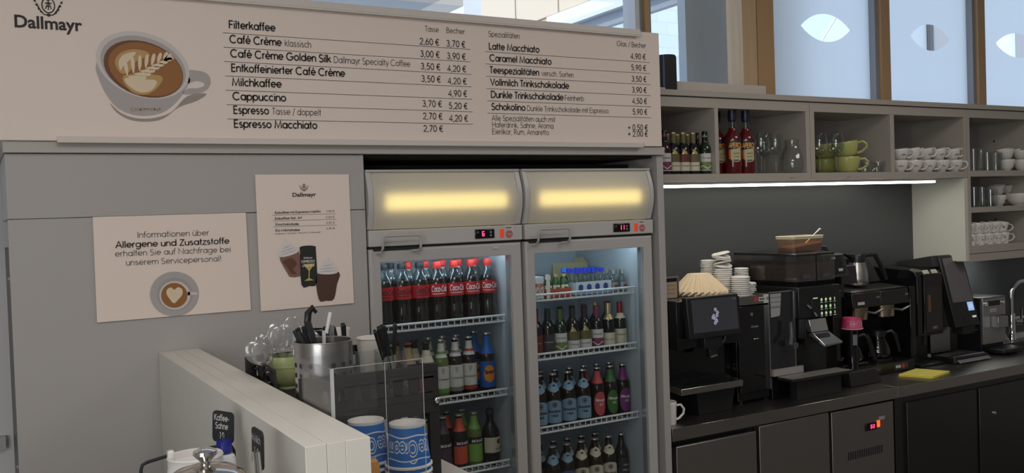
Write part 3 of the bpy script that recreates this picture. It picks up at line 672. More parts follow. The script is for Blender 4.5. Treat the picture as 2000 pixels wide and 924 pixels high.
# ================================================================== drinks fridges
HDRFR = mat('fridge_header_frame', (.50, .485, .47), .35)
TUBEM = mat('warm_tube', (1, .9, .5), .5, emit=(1.0, .80, .30), es=4.2)
COOLT = mat('cool_interior_tube', (1, 1, 1), .5, emit=(.74, .90, 1.0), es=20)
LEDR = mat('red_digits', (.3, 0, .02), .5, emit=(1.0, .03, .12), es=5)
SWRED = mat('red_switch', (.5, .03, .02), .3, emit=(1, .08, .03), es=.35)
def seven(mb, ch, x, z, w_, h_, y):
    seg = {'0': 'abcdef', '1': 'bc', '2': 'abged', '4': 'fgbc', '5': 'afgcd', '6': 'afgedc', '7': 'abc', '8': 'abcdefg'}[ch]
    t = w_*.24; P = {'a': (0, w_, h_-t, h_), 'g': (0, w_, h_/2-t/2, h_/2+t/2), 'd': (0, w_, 0, t), 'f': (0, t, h_/2, h_), 'b': (w_-t, w_, h_/2, h_), 'e': (0, t, 0, h_/2), 'c': (w_-t, w_, 0, h_/2)}
    for s_ in seg: a, b, c, d = P[s_]; mb.box(x+a, x+b, y-.0004, y, z+c, z+d)
def wire_shelf(x0, x1, z, par, yf=2.895, yb=3.30):
    m_ = MB(); r = .0032
    up, lo = z+.000, z-.022
    m_.tube([(x0, yf, up), (x1, yf, up)], .0042, 6); m_.tube([(x0, yf+.002, lo), (x1, yf+.002, lo)], .0038, 6)
    m_.tube([(x0, yb, lo), (x1, yb, lo)], r, 5); m_.tube([(x0, 3.1, lo-.006), (x1, 3.1, lo-.006)], r, 5)
    n = 20
    for i in range(n+1):
        x = x0+.004+(x1-x0-.008)*i/n
        m_.tube([(x, yf, up), (x, yf+.004, lo), (x, yb, lo)], .0021, 4, cap=False)
    o = obj('wire_shelf', m_, WIRE, par); return o
def fridge(x0, x1, digits, label, shelves):
    yf, yb = YA, 3.335
    t = thing('display_fridge', label, 'fridge', ((x0+x1)/2, yf, 0))
    # carcass with an open front
    T = .028
    obj('carcass', MB().box(x0, x0+T, yf+.045, yb, .10, 1.908).box(x1-T, x1, yf+.045, yb, .10, 1.908).box(x0+T, x1-T, yb-T, yb, .10, 1.908).box(x0+T, x1-T, yf+.045, yb-T, .10, .16).box(x0+T, x1-T, yf+.045, yb-T, 1.655, 1.70), FRIDGE, t)
    obj('liner', MB().box(x0+T, x0+T+.004, yf+.05, yb-T, .16, 1.655).box(x1-T-.004, x1-T, yf+.05, yb-T, .16, 1.655).box(x0+T, x1-T, yb-T-.004, yb-T, .16, 1.655).box(x0+T, x1-T, yf+.05, yb-T, 1.651, 1.655), LINER, t)
    obj('foot', MB().box(x0+.03, x1-.03, yf+.06, yb-.05, 0, .10), MATTB, t)
    # header: curved translucent lamp panel in end caps
    zb, zt = 1.716, 1.902
    prof = [(yf+.012-.024*sin(pi*i/12)-.006*i/12*0, zb+(zt-zb)*i/12) for i in range(13)]
    hp = MB(); vs = []; fs = []
    for (y, z) in prof: vs += [(x0+.018, y, z), (x1-.018, y, z)]
    for i in range(12): fs.append((2*i, 2*i+1, 2*i+3, 2*i+2))
    hp.add(vs, fs, True)
    h = obj('lamp_panel', hp, DIFFUS, t)
    ec = MB()
    for a, b in ((x0, x0+.018), (x1-.018, x1)):
        ec.extrude([(yf+.055, zb-.004)]+[(y-.004, z) for y, z in prof]+[(yf+.055, zt+.004)], 'x', a, b)
    ec.box(x0, x1, yf+.004, yf+.06, zt, zt+.008)
    obj('header_frame', ec, HDRFR, t, .002)
    obj('header_back', MB().box(x0+.018, x1-.018, yf+.085, yf+.09, 1.70, zt), mat('header_back_grey', (.12, .12, .12), .6), t)
    obj('lamp_tube', MB().tube([(x0+.058, yf+.008, 1.803), (x0+.060, yf+.008, 1.803), (x1-.060, yf+.008, 1.803), (x1-.058, yf+.008, 1.803)], [.004, .0075, .0075, .004], 10).move(lambda p: Vector((p.x, p.y, 1.803+(p.z-1.803)*3.2))), TUBEM, t)
    # control strip
    obj('control_strip', MB().box(x0, x1, yf-.004, yf+.05, 1.660, 1.713), HDRFR, t, .003)
    sx = x1-.19
    d = obj('display', MB().box(sx, sx+.076, yf-.009, yf-.003, 1.671, 1.703), GLOSS, t, .003)
    dg = MB(); k = 0
    for ch in digits: seven(dg, ch, sx+.026+k*.013, 1.679, .009, .017, yf-.0095); k += 1
    obj('digits', dg, LEDR, d)
    ic = MB().box(sx+.008, sx+.012, yf-.0095, yf-.009, 1.690, 1.696).disc((sx+.060, yf-.0095, 1.692), .004, 'y', 10).disc((sx+.060, yf-.0095, 1.681), .004, 'y', 10); obj('symbols', ic, mat('display_symbol_grey', (.25, .25, .27), .5), d)
    sw = obj('switch', MB().box(sx+.099, sx+.113, yf-.008, yf-.003, 1.672, 1.701), SWRED, t, .001)
    st = obj('sticker', MB().box(sx+.120, sx+.150, yf-.0047, yf-.004, 1.697, 1.712), mat('sticker_white', (.62, .60, .57), .6), t)
    lt = MB()
    for k in range(7): lt.box(sx+.123+k*.0034, sx+.125+k*.0034, yf-.0051, yf-.0048, 1.7015, 1.7075)
    obj('sticker_print', lt, INK, st)
    rs = obj('round_sticker', MB().disc((sx+.136, yf-.0052, 1.682), .0135, 'y', 22), mat('sticker_red', (.42, .06, .05), .5), t)
    rl = MB()
    for q in (.0105, .0065): rl.tube([(sx+.136+q*cos(i*pi/10), yf-.0055, 1.682+q*sin(i*pi/10)) for i in range(20)], .0007, 4, True)
    rl.box(sx+.130, sx+.142, yf-.0057, yf-.0053, 1.680, 1.684); obj('sticker_print', rl, mat('sticker_pink', (.6, .4, .38), .6), rs)
    # wire pull handle
    hx0, hx1 = x0+.035, x0+.168
    hd = MB().tube([(hx0-.012, yf-.006, 1.640), (hx0, yf-.020, 1.642), (hx0, yf-.034, 1.655), (hx0, yf-.036, 1.684), (hx0+.003, yf-.036, 1.691), (hx0+.010, yf-.036, 1.694), (hx1-.010, yf-.036, 1.694), (hx1-.003, yf-.036, 1.691), (hx1, yf-.036, 1.684), (hx1, yf-.034, 1.655), (hx1, yf-.020, 1.644), (hx1-.02, yf-.006, 1.642)], .0042, 8)
    obj('handle', hd, mat('handle_grey', (.42, .41, .40), .35), t)
    obj('hinge_slot', MB().box(x0+.002, x1-.004, yf+.004, yf+.04, 1.653, 1.660).box(hx0-.02, hx1+.01, yf-.004, yf+.01, 1.646, 1.654), MATTB, t)
    # door: frame with mitred look, glass
    za, zb2 = .13, 1.652; fw_ = .040
    dm = MB(); o_ = [(x0, za), (x1-.004, za), (x1-.004, zb2), (x0, zb2)]; i_ = [(x0+fw_, za+fw_), (x1-.004-fw_, za+fw_), (x1-.004-fw_, zb2-fw_-.004), (x0+fw_, zb2-fw_-.004)]
    yv = [yf, yf+.008, yf+.045]
    vs = [(x, yf+.004, z) for x, z in o_]+[(x+(.006 if k in (0, 3) else -.006), yf-.002, z+(.006 if k < 2 else -.006)) for k, (x, z) in enumerate(o_)]+[(x, yf+.004, z) for x, z in i_]+[(x, yf+.045, z) for x, z in i_]+[(x, yf+.045, z) for x, z in o_]
    fs = []
    for k in range(4):
        j = (k+1) % 4
        fs += [(k, j, 4+j, 4+k), (4+k, 4+j, 8+j, 8+k), (8+k, 8+j, 12+j, 12+k), (12+k, 12+j, 16+j, 16+k), (16+k, 16+j, j, k)]
    df = obj('door_frame', MB().add(vs, fs), FRIDGE, t, .0015)
    sp = MB()
    for a, b, c, d_ in ((x0+fw_-.001, x0+fw_+.004, za+fw_, zb2-fw_), (x1-.008-fw_, x1-.003-fw_, za+fw_, zb2-fw_)): sp.box(a, b, yf+.012, yf+.040, c, d_)
    obj('door_seal', sp, mat('seal_silver', (.5, .54, .55), .25, .6), df)
    obj('door_glass', MB().add([(x0+fw_, yf+.016, za+fw_), (x1-.004-fw_, yf+.016, za+fw_), (x1-.004-fw_, yf+.016, zb2-fw_), (x0+fw_, yf+.016, zb2-fw_)], [(0, 1, 2, 3)]), DOORGL, t)
    obj('interior_lamp', MB().tube([(x0+.05, yf+.066, 1.636), (x1-.05, yf+.066, 1.636)], .006, 6), COOLT, t)
    lp = MB().box(x0+T, x1-T, yf+.05, yf+.056, 1.622, 1.65); obj('lamp_cover', lp, LINER, t)
    for z in shelves: wire_shelf(x0+T+.008, x1-T-.010, z, t)
    return t
F1S = [1.391, 1.126, .869, .60, .34]; F2S = [1.4515, 1.234, .963, .69, .42]
fr1 = fridge(1.097, 1.672, '6', 'white glass-door drinks fridge with cola bottles on its top shelf', F1S)
fr2 = fridge(1.684, 2.257, '11', 'white glass-door drinks fridge with tiny spirit bottles on its top shelf', F2S)
sk = MB(); p = at(967, 484, YA); sk.box(p.x-.009, p.x+.009, YA-.0045, YA-.0022, p.z-.003, p.z+.002); obj('door_sticker', sk, mat('sticker_white'), fr1)
fan = MB()
for r_ in (.075, .06, .045, .03, .015): fan.tube([(1.80+r_*cos(i*pi/12), 3.298, 1.56+r_*.8*sin(i*pi/12)) for i in range(24)], .0035, 5, True)
obj('fan_grille', fan, mat('fan_grey', (.12, .13, .14), .5), fr2)
obj('fan_box', MB().box(1.72, 2.22, 3.25, 3.3, 1.60, 1.65), LINER, fr2)

# ------------------------------------------------------------------ bottles
BROWN = mat('brown_glass', (.020, .012, .008), .08, spec=.6); DGREEN = mat('dark_green_glass', (.010, .022, .010), .08, spec=.6); BLKGL = mat('black_glass', (.010, .009, .010), .08, spec=.6)
COLA = mat('cola', (.016, .008, .006), .12); WINEP = mat('plum_glass', (.030, .010, .018), .1)
CAPM = mat('cap_silver', (.52, .52, .50), .35, .8)
def lab(name, rgb): return mat('label_'+name, srgb(*rgb), .5)
def bottle_parts(t, prof, body_m, cap=None, cap_m=None, seg=22, body_name='bottle_glass'):
    b = obj(body_name, MB().lathe([(0, prof[0][1])]+prof+[(0, prof[-1][1])], seg=seg), body_m, t, sharp=50)
    if cap: obj('cap', MB().lathe([(0, cap[0][1])]+cap+[(0, cap[-1][1])], seg=seg), cap_m, t, sharp=50)
    return b
def band_(t, name, m_, r, z0, z1, a=1.5, n=14, top=None, bot=None): return obj(name, MB().patch(r, -a, a, z0, z1, n, top=top, bot=bot), m_, t)
def word(par, s, m_, r, z, h, wt=.10, a=0, span=None, slant=0, name='lettering', up=1):
    mb = MB(); text_cyl(mb, s, r, z, h, wt, a, span, slant); return obj(name, mb, m_, par)
def cola(zero):
    t = thing('cola_bottle', 'x', 'bottle')
    R_ = .0318
    shell = [(.020, 0), (.028, .004), (.0318, .02), (.0318, .05), (.0295, .07), (.0292, .085), (.0318, .10), (.0318, .145), (.030, .155), (.024, .174), (.017, .188), (.0125, .198), (.0125, .206)]
    obj('bottle_shell', MB().lathe([(0, 0)]+shell, seg=22), PET, t)
    liq = [(0, .002), (.019, .002), (.027, .006), (.0308, .02), (.0308, .05), (.0285, .07), (.0282, .085), (.0308, .10), (.0308, .145), (.0292, .155), (.0270, .163), (0, .163)]
    obj('cola', MB().lathe(liq, seg=22), COLA, t, sharp=60)
    l = band_(t, 'label', lab('cola_red', (176, 24, 28)), .0323, .101, .146, pi, 24)
    mb = MB(); text_cyl(mb, 'Coca-Cola', .0328, .119, .0195, .13, .12, 1.95, .28)
    mb.add([(.0328*sin(-.75+1.4*i/6), -.0328*cos(-.75+1.4*i/6), .1105+.002*(k)) for k in (0, 1) for i in range(7)], [(i, i+1, i+8, i+7) for i in range(6)])
    obj('lettering', mb, INK if zero else LETR, l)
    if not zero:
        obj('neck_ring', MB().lathe([(.0128, .199), (.0150, .199), (.0150, .203), (.0128, .203)], seg=18), lab('cap_red', (214, 52, 44)), t)
    obj('cap', MB().lathe([(0, .204), (.0148, .204), (.0150, .206), (.0148, .221), (.0135, .223), (0, .223)], seg=18), MATTB if zero else lab('cap_red', (214, 52, 44)), t, sharp=40)
    return t
def longneck(name, body_m, h, r, label_c, neck_c, cap_c, texts=(), band=None, lz=(.28, .62), label_a=1.35, nz=(.80, .94), shape=None, oval=False, group=None):
    """slim beer-style bottle with crown cap, body label and neck label"""
    t = thing(name, 'x', 'bottle')
    pf = [(r*.86, 0), (r, .006), (r, h*.60), (r*.94, h*.66), (r*.62, h*.76), (r*.44, h*.84), (r*.40, h*.955), (r*.46, h*.96), (r*.46, h*.985)]
    bottle_parts(t, pf, body_m, [(r*.48, h*.968), (r*.52, h*.970), (r*.48, h*.998), (r*.40, h)], cap_c)
    def shp(a, b): return None
    if label_c:
        if oval:
            top = lambda s_: h*(lz[0]+(lz[1]-lz[0])*(.5+.5*math.sqrt(max(0, 1-(2*s_-1)**2)))); bot = lambda s_: h*(lz[0]+(lz[1]-lz[0])*(.5-.5*math.sqrt(max(0, 1-(2*s_-1)**2))))
            l = band_(t, 'label', label_c, r+.0004, 0, 0, label_a, 18, top, bot)
        elif shape == 'arch': l = band_(t, 'label', label_c, r+.0004, h*lz[0], h*lz[1], label_a, 18, lambda s_: h*(lz[1]-.05*abs(2*s_-1)**2.5))
        else: l = band_(t, 'label', label_c, r+.0004, h*lz[0], h*lz[1], label_a)
        if band: obj('label_band', MB().patch(r+.0007, -label_a, label_a, h*lz[0], h*band[1], 14), band[0], l)
        for s_, m_, z, hh, sp, wt in texts: word(l, s_, m_, r+.0011, h*z, hh, wt, 0, sp)
    if neck_c:
        zz = [nz[0]+(nz[1]-nz[0])*i/3 for i in range(4)]
        rr = lambda f: next((pf[i][0]+(pf[i+1][0]-pf[i][0])*((f*h-pf[i][1])/(pf[i+1][1]-pf[i][1])) for i in range(len(pf)-1) if pf[i][1] <= f*h <= pf[i+1][1]), r*.4)
        obj('neck_label', MB().lathe([(rr(f)+.0004, h*f) for f in zz], seg=18, arc=(-pi/2-1.7, -pi/2+1.7)), neck_c, t)
    return t
def wine(name, body_m, foil_m, label_c, lower_c, texts=(), h=.172, r=.0255, crest_c=None, mid_c=None, wave=None, ltop=.48):
    t = thing(name, 'x', 'bottle')
    bottle_parts(t, [(r*.9, 0), (r, .005), (r, h*.56), (r*.93, h*.63), (r*.62, h*.71), (r*.45, h*.76), (r*.43, h*.97)], body_m)
    obj('capsule', MB().lathe([(r*.455, h*.74), (r*.46, h*.985), (r*.42, h), (0, h)], seg=18), foil_m, t, sharp=50)
    l = band_(t, 'label', label_c, r+.0004, h*.08, h*ltop, 1.35)
    if mid_c: obj('label_field', MB().patch(r+.0007, -1.35, 1.35, h*.29, h*.48, 14), mid_c, l)
    if lower_c: obj('label_field', MB().patch(r+.0007, -1.35, 1.35, h*.10, h*.285, 14), lower_c, l)
    if wave: obj('label_ribbon', MB().patch(r+.0010, -1.1, 1.1, 0, 0, 20, top=lambda s_: h*(.175+.03*sin(s_*9)), bot=lambda s_: h*(.155+.03*sin(s_*9))), wave, l)
    if crest_c:
        cm = MB(); R2 = r+.0012
        for a, zz in ((-.30, .545), (-.12, .60), (.08, .57), (.26, .54)): cm.patch(R2, a-.08, a+.08, h*.49, h*zz, 3)
        cm.patch(R2, -.5, .5, h*.485, h*.50, 6); obj('castle_emblem', cm, crest_c, l)
    for s_, m_, z, hh, sp, wt in texts: word(l, s_, m_, r+.0012, h*z, hh, wt, 0, sp)
    return t
CREAM_L = lab('cream', (205, 198, 176)); WHITE_L = lab('white', (205, 203, 198)); BLUE_L = lab('pale_blue', (128, 160, 184)); INKL = INK
def bened(name, lc, nc, dark=False):
    t = thing(name, 'x', 'bottle'); h, r = .205, .0300
    pf = [(r*.9, 0), (r, .006), (r, h*.60), (r*.93, h*.66), (r*.66, h*.74), (r*.45, h*.83), (r*.40, h*.955), (r*.46, h*.96), (r*.46, h*.985)]
    bottle_parts(t, pf, BROWN, [(r*.48, h*.968), (r*.52, h*.970), (r*.48, h*.998), (r*.40, h)], CAPM)
    l = band_(t, 'label', lc, r+.0004, h*.10, h*.50, 1.25, 18, lambda s_: h*(.52-.07*abs(2*s_-1)**2))
    rg = MB(); R2 = r+.0010
    c_ = h*.435
    for k in range(16):
        a, b = 2*pi*k/16, 2*pi*(k+1)/16
        P = lambda an, q: (R2*sin(q*cos(an)/R2), -R2*cos(q*cos(an)/R2), c_+q*sin(an))
        rg.add([P(a, .0100), P(b, .0100), P(b, .0072), P(a, .0072)], [(0, 1, 2, 3)])
        rg.add([P(a, .0048), P(b, .0048), (0, -R2, c_)], [(0, 1, 2)])
    obj('emblem', rg, lab('emblem_brown', (70, 52, 40)), l)
    mb = MB(); text_cyl(mb, 'Benediktiner', R2, h*.29, .0105, .13, 0, 1.75); text_cyl(mb, 'Hell' if not dark else 'Dunkel', R2, h*.215, .0095, .13, 0, .75); obj('lettering', mb, INKL, l)
    # neck label: pointed shield laid on the shoulder
    vs = []; fs = []; n = 12
    def rad(z):
        for i in range(len(pf)-1):
            if pf[i][1] <= z <= pf[i+1][1]: return pf[i][0]+(pf[i+1][0]-pf[i][0])*((z-pf[i][1])/(pf[i+1][1]-pf[i][1]))
        return r*.4
    for i in range(n+1):
        s_ = 2*i/n-1; zt = h*(.845-.05*abs(s_)); zb_ = h*(.655+.055*abs(s_))
        for k in range(5):
            z = zb_+(zt-zb_)*k/4; R3 = rad(z)+.0006; a = s_*1.25; vs.append((R3*sin(a), -R3*cos(a), z))
    for i in range(n):
        for k in range(4): fs.append((i*5+k, i*5+5+k, i*5+6+k, i*5+1+k))
    nl = obj('neck_label', MB().add(vs, fs, True), nc, t)
    cm = MB(); zc = h*.775; R3 = rad(zc)+.0022; cm.add([(R3*sin(.0055*cos(a)/R3), -R3*cos(.0055*cos(a)/R3)+(.0055*sin(a)*-.45), zc+.0055*sin(a)) for a in [2*pi*k/12 for k in range(12)]], [tuple(range(12))]); obj('emblem', cm, lab('emblem_brown', (70, 52, 40)), nl)
    return t
kefir_t = [('WATER', INKG, .40, .0055, 1.5, .10), ('KEFIR', INKG, .35, .0035, .9, .10)]
def kefir(c, body_m):
    t = longneck('soda_bottle', body_m, .215, .0266, WHITE_L, WHITE_L, CAPM, [], (c, .20), (.13, .56), 1.45, (.70, .93))
    l = [k for k in t.children if k.name.startswith('label')][0]
    word(l, 'WATERKEFIR', INKG, .0278, .215*.335, .0052, .11, 0, 1.7)
    g = MB(); R2 = .0275
    g.patch(R2, -.22, .22, 0, 0, 6, top=lambda s_: .215*.53, bot=lambda s_: .215*(.42+.06*abs(2*s_-1))); obj('glass_emblem', g, lab('emblem_grey', (165, 163, 158)), l)
    nb = MB().lathe([(.0292*.62+.0006, .215*.76), (.0292*.52, .215*.80)], seg=18); obj('neck_band', nb, c, t); return t
K = {}
K['cola'] = Kind(cola(False)); K['zero'] = Kind(cola(True))
COLLBL = 'left fridge'
cx = [1.197+i*.0668 for i in range(7)]
GCO = 'cola bottles in the left fridge'
for i, x in enumerate(cx):
    k = 'zero' if i < 3 else 'cola'
    nm = 'cola bottle with black lettering, dark cap' if i < 3 else 'cola bottle with white lettering, red cap'
    K[k].put((x, 2.950, F1S[0]-.0192), f'{nm}, {ORD[i]} from left in front', GCO, (0, 0, rnd.uniform(-.3, .0)))
for i, x in enumerate(cx):
    k = 'zero' if i < 2 else 'cola'
    nm = 'cola bottle with dark cap' if i < 2 else 'cola bottle with red cap'
    K[k].put((x-.012, 3.022, F1S[0]-.0192), f'{nm} behind the {ORD[i]} front cola bottle from left', GCO, (0, 0, rnd.uniform(-.6, .6)))
# second shelf of the left fridge
LG, LGR, LRD, LBL = lab('lime', (92, 140, 70)), lab('stone', (120, 118, 114)), lab('brick', (150, 58, 44)), lab('blue', (30, 92, 170))
CLG = mat('pale_green_drink', (.13, .17, .05), .1, spec=.6)
zb = F1S[1]-.0192
row = [('soda_bottle', longneck('soda_bottle', DGREEN, .215, .0285, LG, LG, lab('cap_green', (90, 170, 60)), [], None, (.13, .56), 1.45, (.66, .92)), 1.205, 'green soda bottle with green neck label and bright green cap, leftmost on the second shelf'),
       ('soda_bottle', longneck('soda_bottle', BROWN, .215, .0285, lab('sand', (170, 140, 100)), lab('sand', (170, 140, 100)), lab('cap_red2', (150, 60, 50)), [('fritz', INK, .35, .011, 1.0, .14)], None, (.13, .56), 1.45, (.66, .92)), 1.276, 'brown soda bottle with sand-coloured neck label, second from left on the second shelf'),
       ('soda_bottle', longneck('soda_bottle', BROWN, .212, .0285, lab('rose', (190, 130, 130)), CREAM_L, BLACK, [('fritz', RED, .40, .011, 1.1, .14), ('limo', RED, .32, .009, .9, .14)], None, (.13, .56), 1.45, (.66, .86)), 1.345, 'dark lemonade bottle with cream neck label lettered in red on the second shelf'),
       ('soda_bottle', kefir(LG, CLG), 1.402, 'pale green water kefir bottle with white label and green band'),
       ('soda_bottle', kefir(LGR, BROWN), 1.457, 'water kefir bottle with white label and grey band'),
       ('soda_bottle', kefir(LRD, BROWN), 1.512, 'water kefir bottle with white label and red band'),
       ('soda_bottle', longneck('soda_bottle', BROWN, .222, .0292, LBL, LBL, CAPM, [('Spezi', INK, .345, .0125, 1.3, .16)], None, (.12, .54), 1.45, (.66, .95)), 1.585, 'cola mix bottle with blue label and orange splash, rightmost on the second shelf')]
rt = row[2][1]; nl = [c for c in rt.children if c.name.startswith('neck_label')][0]
word(nl, 'kona', RED, .0172, .215*.74, .009, .14, .1, 1.5)
rt = row[6][1]; l = [c for c in rt.children if c.name.startswith('label')][0]
om = MB(); R2 = .0298
om.patch(R2, -.75, .75, 0, 0, 14, top=lambda s_: .222*(.33+.15*math.sqrt(max(0, 1-(2*s_-1)**2))), bot=lambda s_: .222*(.33-.13*math.sqrt(max(0, 1-(2*s_-1)**2)))); obj('orange_splash', om, lab('orange', (214, 130, 40)), l)
KB = {}
for i, (_, r_, x, lbl) in enumerate(row):
    KB[i] = Kind(r_); KB[i].put((x, 2.950, zb), lbl, 'soda bottles on the second shelf of the left fridge', (0, 0, rnd.uniform(-.4, -.2)))
for i, (_, r_, x, lbl) in enumerate(row):
    KB[i].put((x-.014, 3.022, zb), f'soda bottle behind the {ORD[i]} front soda bottle from left on its shelf', 'soda bottles on the second shelf of the left fridge', (0, 0, rnd.uniform(-.4, .4)))
# third shelf
zb = F1S[2]-.0192
def bion(lc, m_):
    return longneck('lemonade_bottle', m_, .198, .0290, lc, lc, CAPM, [('BIONADE', LETR, .47, .0085, 1.75, .15)], None, (.12, .44), 1.3, (.70, .93))
def bion2(lc, m_):
    t = bion(lc, m_); l = [c for c in t.children if c.name.startswith('label')][0]
    obj('label_band', MB().patch(.0295, -1.3, 1.3, .198*.44, .198*.56, 14), INK, l); return t
B3 = [(bion2(lab('yellow', (190, 165, 70)), BROWN), 1.340, 'lemonade bottle with yellow label, leftmost on the third shelf'), (bion2(lab('dusk', (70, 58, 74)), BROWN), 1.400, 'lemonade bottle with dark violet label on the third shelf'),
      (bion2(lab('coral', (200, 84, 62)), BROWN), 1.464, 'lemonade bottle with coral red label on the third shelf'), (bion2(lab('leaf', (120, 168, 78)), CLG), 1.524, 'pale lemonade bottle with green label on the third shelf')]
for i, (r_, x, lbl) in enumerate(B3):
    KB[10+i] = Kind(r_); KB[10+i].put((x, 2.955, zb), lbl, 'lemonade bottles on the third shelf of the left fridge', (0, 0, .12))
for i, (r_, x, lbl) in enumerate(B3): KB[10+i].put((x-.012, 3.03, zb), f'lemonade bottle behind the {ORD[i]} front lemonade bottle from left', 'lemonade bottles on the third shelf of the left fridge', (0, 0, -.2))
jb = thing('juice_bottle', 'broad dark bottle with cream label and red seal beside the lemonade bottles', 'bottle')
bottle_parts(jb, [(.030, 0), (.0345, .006), (.0345, .105), (.031, .122), (.018, .148), (.0135, .162), (.0135, .192)], BLKGL, [(.0145, .176), (.0150, .178), (.0150, .196), (.012, .199)], MATTB)
l = band_(jb, 'label', CREAM_L, .0349, .045, .100, 1.3); sl_ = MB()
for k in range(14):
    a, b = 2*pi*k/14, 2*pi*(k+1)/14; P = lambda an, q: (.0354*sin(.35+q*cos(an)/.0354), -.0354*cos(.35+q*cos(an)/.0354), .084+q*sin(an)); sl_.add([P(a, .0095), P(b, .0095), P(0, 0)], [(0, 1, 2)])
obj('red_seal', sl_, lab('seal_red', (120, 40, 36)), l); word(l, 'saft', INK, .0355, .055, .008, .1, .3, .8)
jb.location = (1.592, 2.957, zb); jb.rotation_euler = (0, 0, .1)

# ------------------------------------------------------------------ right fridge, top shelf: little spirit bottles in their trays
zb = F2S[0]-.0192
BLUEC = lab('cap_blue', (40, 62, 190)); GRN2 = mat('green_mini_glass', (.03, .07, .02), .1, spec=.6)
mini = thing('spirit_miniature', 'x', 'bottle'); mini_pf = [(.014, 0), (.0165, .003), (.0165, .048), (.014, .058), (.0075, .070), (.0070, .082)]
obj('bottle_glass', MB().lathe([(0, .001)]+mini_pf, seg=16), PET, mini); obj('cap', MB().lathe([(0, .080), (.0088, .080), (.0088, .096), (0, .097)], seg=14), BLUEC, mini, sharp=40)
l = band_(mini, 'label', WHITE_L, .0169, .008, .042, 1.2, 10); hx = MB(); hx.patch(.0173, -.55, .55, 0, 0, 6, top=lambda s_: .036-.010*abs(2*s_-1), bot=lambda s_: .014+.010*abs(2*s_-1)); obj('badge', hx, lab('navy', (44, 66, 130)), l)
KM = Kind(mini); n = 0
for j in range(3):
    for i in range(4):
        KM.put((1.985+i*.038+j*.006, 2.945+j*.040, zb+.004), f'blue-capped clear miniature, {ORD[i]} from left in the tray\'s {("front", "middle", "rear")[j]} row', 'blue-capped miniatures in the cardboard tray'); n += 1
tr = thing('miniature_tray', 'printed cardboard tray holding the blue-capped miniatures in the right fridge', 'tray', (2.04, 2.96, zb))
CARD = lab('tray_white', (190, 200, 205))
obj('tray', MB().box(1.963, 2.128, 2.922, 3.05, zb-.001, zb+.003).box(1.963, 2.128, 2.922, 2.924, zb, zb+.052).box(1.963, 1.965, 2.924, 3.05, zb, zb+.05).box(2.126, 2.128, 2.924, 3.05, zb, zb+.05), CARD, tr)
bz = MB()
for i in range(4):
    cx_ = 1.985+i*.0385; bz.add([(cx_+.0125*cos(a), 2.9214, zb+.031+.0135*sin(a)) for a in [pi/6+k*pi/3 for k in range(6)]], [tuple(range(6))])
obj('badge', bz, lab('navy', (44, 66, 130)), tr)
obj('tray_stripe', MB().box(1.963, 2.128, 2.9216, 2.922, zb+.003, zb+.012), lab('sky', (120, 150, 190)), tr)
mini2 = thing('spirit_miniature', 'x', 'bottle'); pf2 = [(.014, 0), (.0175, .003), (.0175, .045), (.013, .056), (.0085, .064), (.0080, .074)]
obj('bottle_glass', MB().lathe([(0, .001)]+pf2, seg=16), PET, mini2); obj('cap', MB().lathe([(0, .072), (.0095, .072), (.0095, .086), (0, .087)], seg=14), CAPM, mini2, sharp=40)
l = band_(mini2, 'label', lab('clear_grey', (150, 152, 152)), .0179, .010, .040, 1.0, 10); obj('badge', MB().patch(.0183, -.5, .5, .018, .032, 6), lab('grape', (120, 70, 80)), l)
KM2 = Kind(mini2)
for j in range(3):
    for i in range(2 if j == 0 else 3):
        KM2.put((2.153+i*.043+(0 if j == 0 else -.022)+j*.004, 2.940+j*.042, zb), f'silver-capped clear miniature, {ORD[i]} from left in the {("front", "middle", "rear")[j]} row', 'silver-capped miniatures in the right fridge')
mini3 = thing('liqueur_miniature', 'x', 'bottle'); obj('bottle_glass', MB().lathe([(0, 0)]+mini_pf+[(0, .082)], seg=16), GRN2, mini3); obj('cap', MB().lathe([(0, .074), (.0088, .074), (.0088, .084), (0, .085)], seg=14), lab('cap_gold', (170, 150, 80)), mini3, sharp=40)
l = band_(mini3, 'label', CREAM_L, .0169, .010, .044, 1.2, 10); obj('badge', MB().patch(.0173, -.5, .5, .020, .036, 6), lab('bottle_green', (60, 80, 50)), l)
KM3 = Kind(mini3)
for i in range(3): KM3.put((1.853+i*.037, 2.950, zb+.003), f'green liqueur miniature, {ORD[i]} from left in the orange carton', 'green liqueur miniatures')
mini4 = thing('liqueur_miniature', 'dark miniature with bright blue cap at the right end of the orange carton', 'bottle', (1.962-.012, 2.985, zb+.003)); L_ = mini4.location
obj('bottle_glass', MB().lathe([(0, 0)]+[(a*1.1, b*1.1) for a, b in mini_pf]+[(0, .09)], c=L_, seg=16), BLKGL, mini4); obj('cap', MB().lathe([(0, .086), (.0105, .086), (.0105, .102), (0, .103)], c=L_, seg=14), lab('cap_cyan', (40, 110, 220)), mini4, sharp=40)
oc = thing('miniature_carton', 'orange red carton holding the green liqueur miniatures in the right fridge', 'carton', (1.885, 2.93, zb))
obj('carton', MB().box(1.833, 1.943, 2.926, 2.928, zb, zb+.034).box(1.833, 1.943, 2.926, 2.975, zb-.001, zb+.002).box(1.833, 1.835, 2.928, 2.975, zb, zb+.034), lab('carton_orange', (170, 70, 48)), oc)
ct = MB(); text_flat(ct, 'Kräuter', (1.865, 2.9255, zb+.012), (1.935, 2.9255, zb+.012), .014, .12); obj('lettering', ct, lab('carton_dark', (110, 36, 30)), oc)
wb = thing('juice_box', 'white and orange drinks carton at the left end of the right fridge top shelf', 'carton', (1.79, 2.95, zb))
obj('carton', MB().box(1.757, 1.826, 2.93, 2.985, zb, zb+.083), lab('carton_white', (190, 192, 190)), wb, .002)
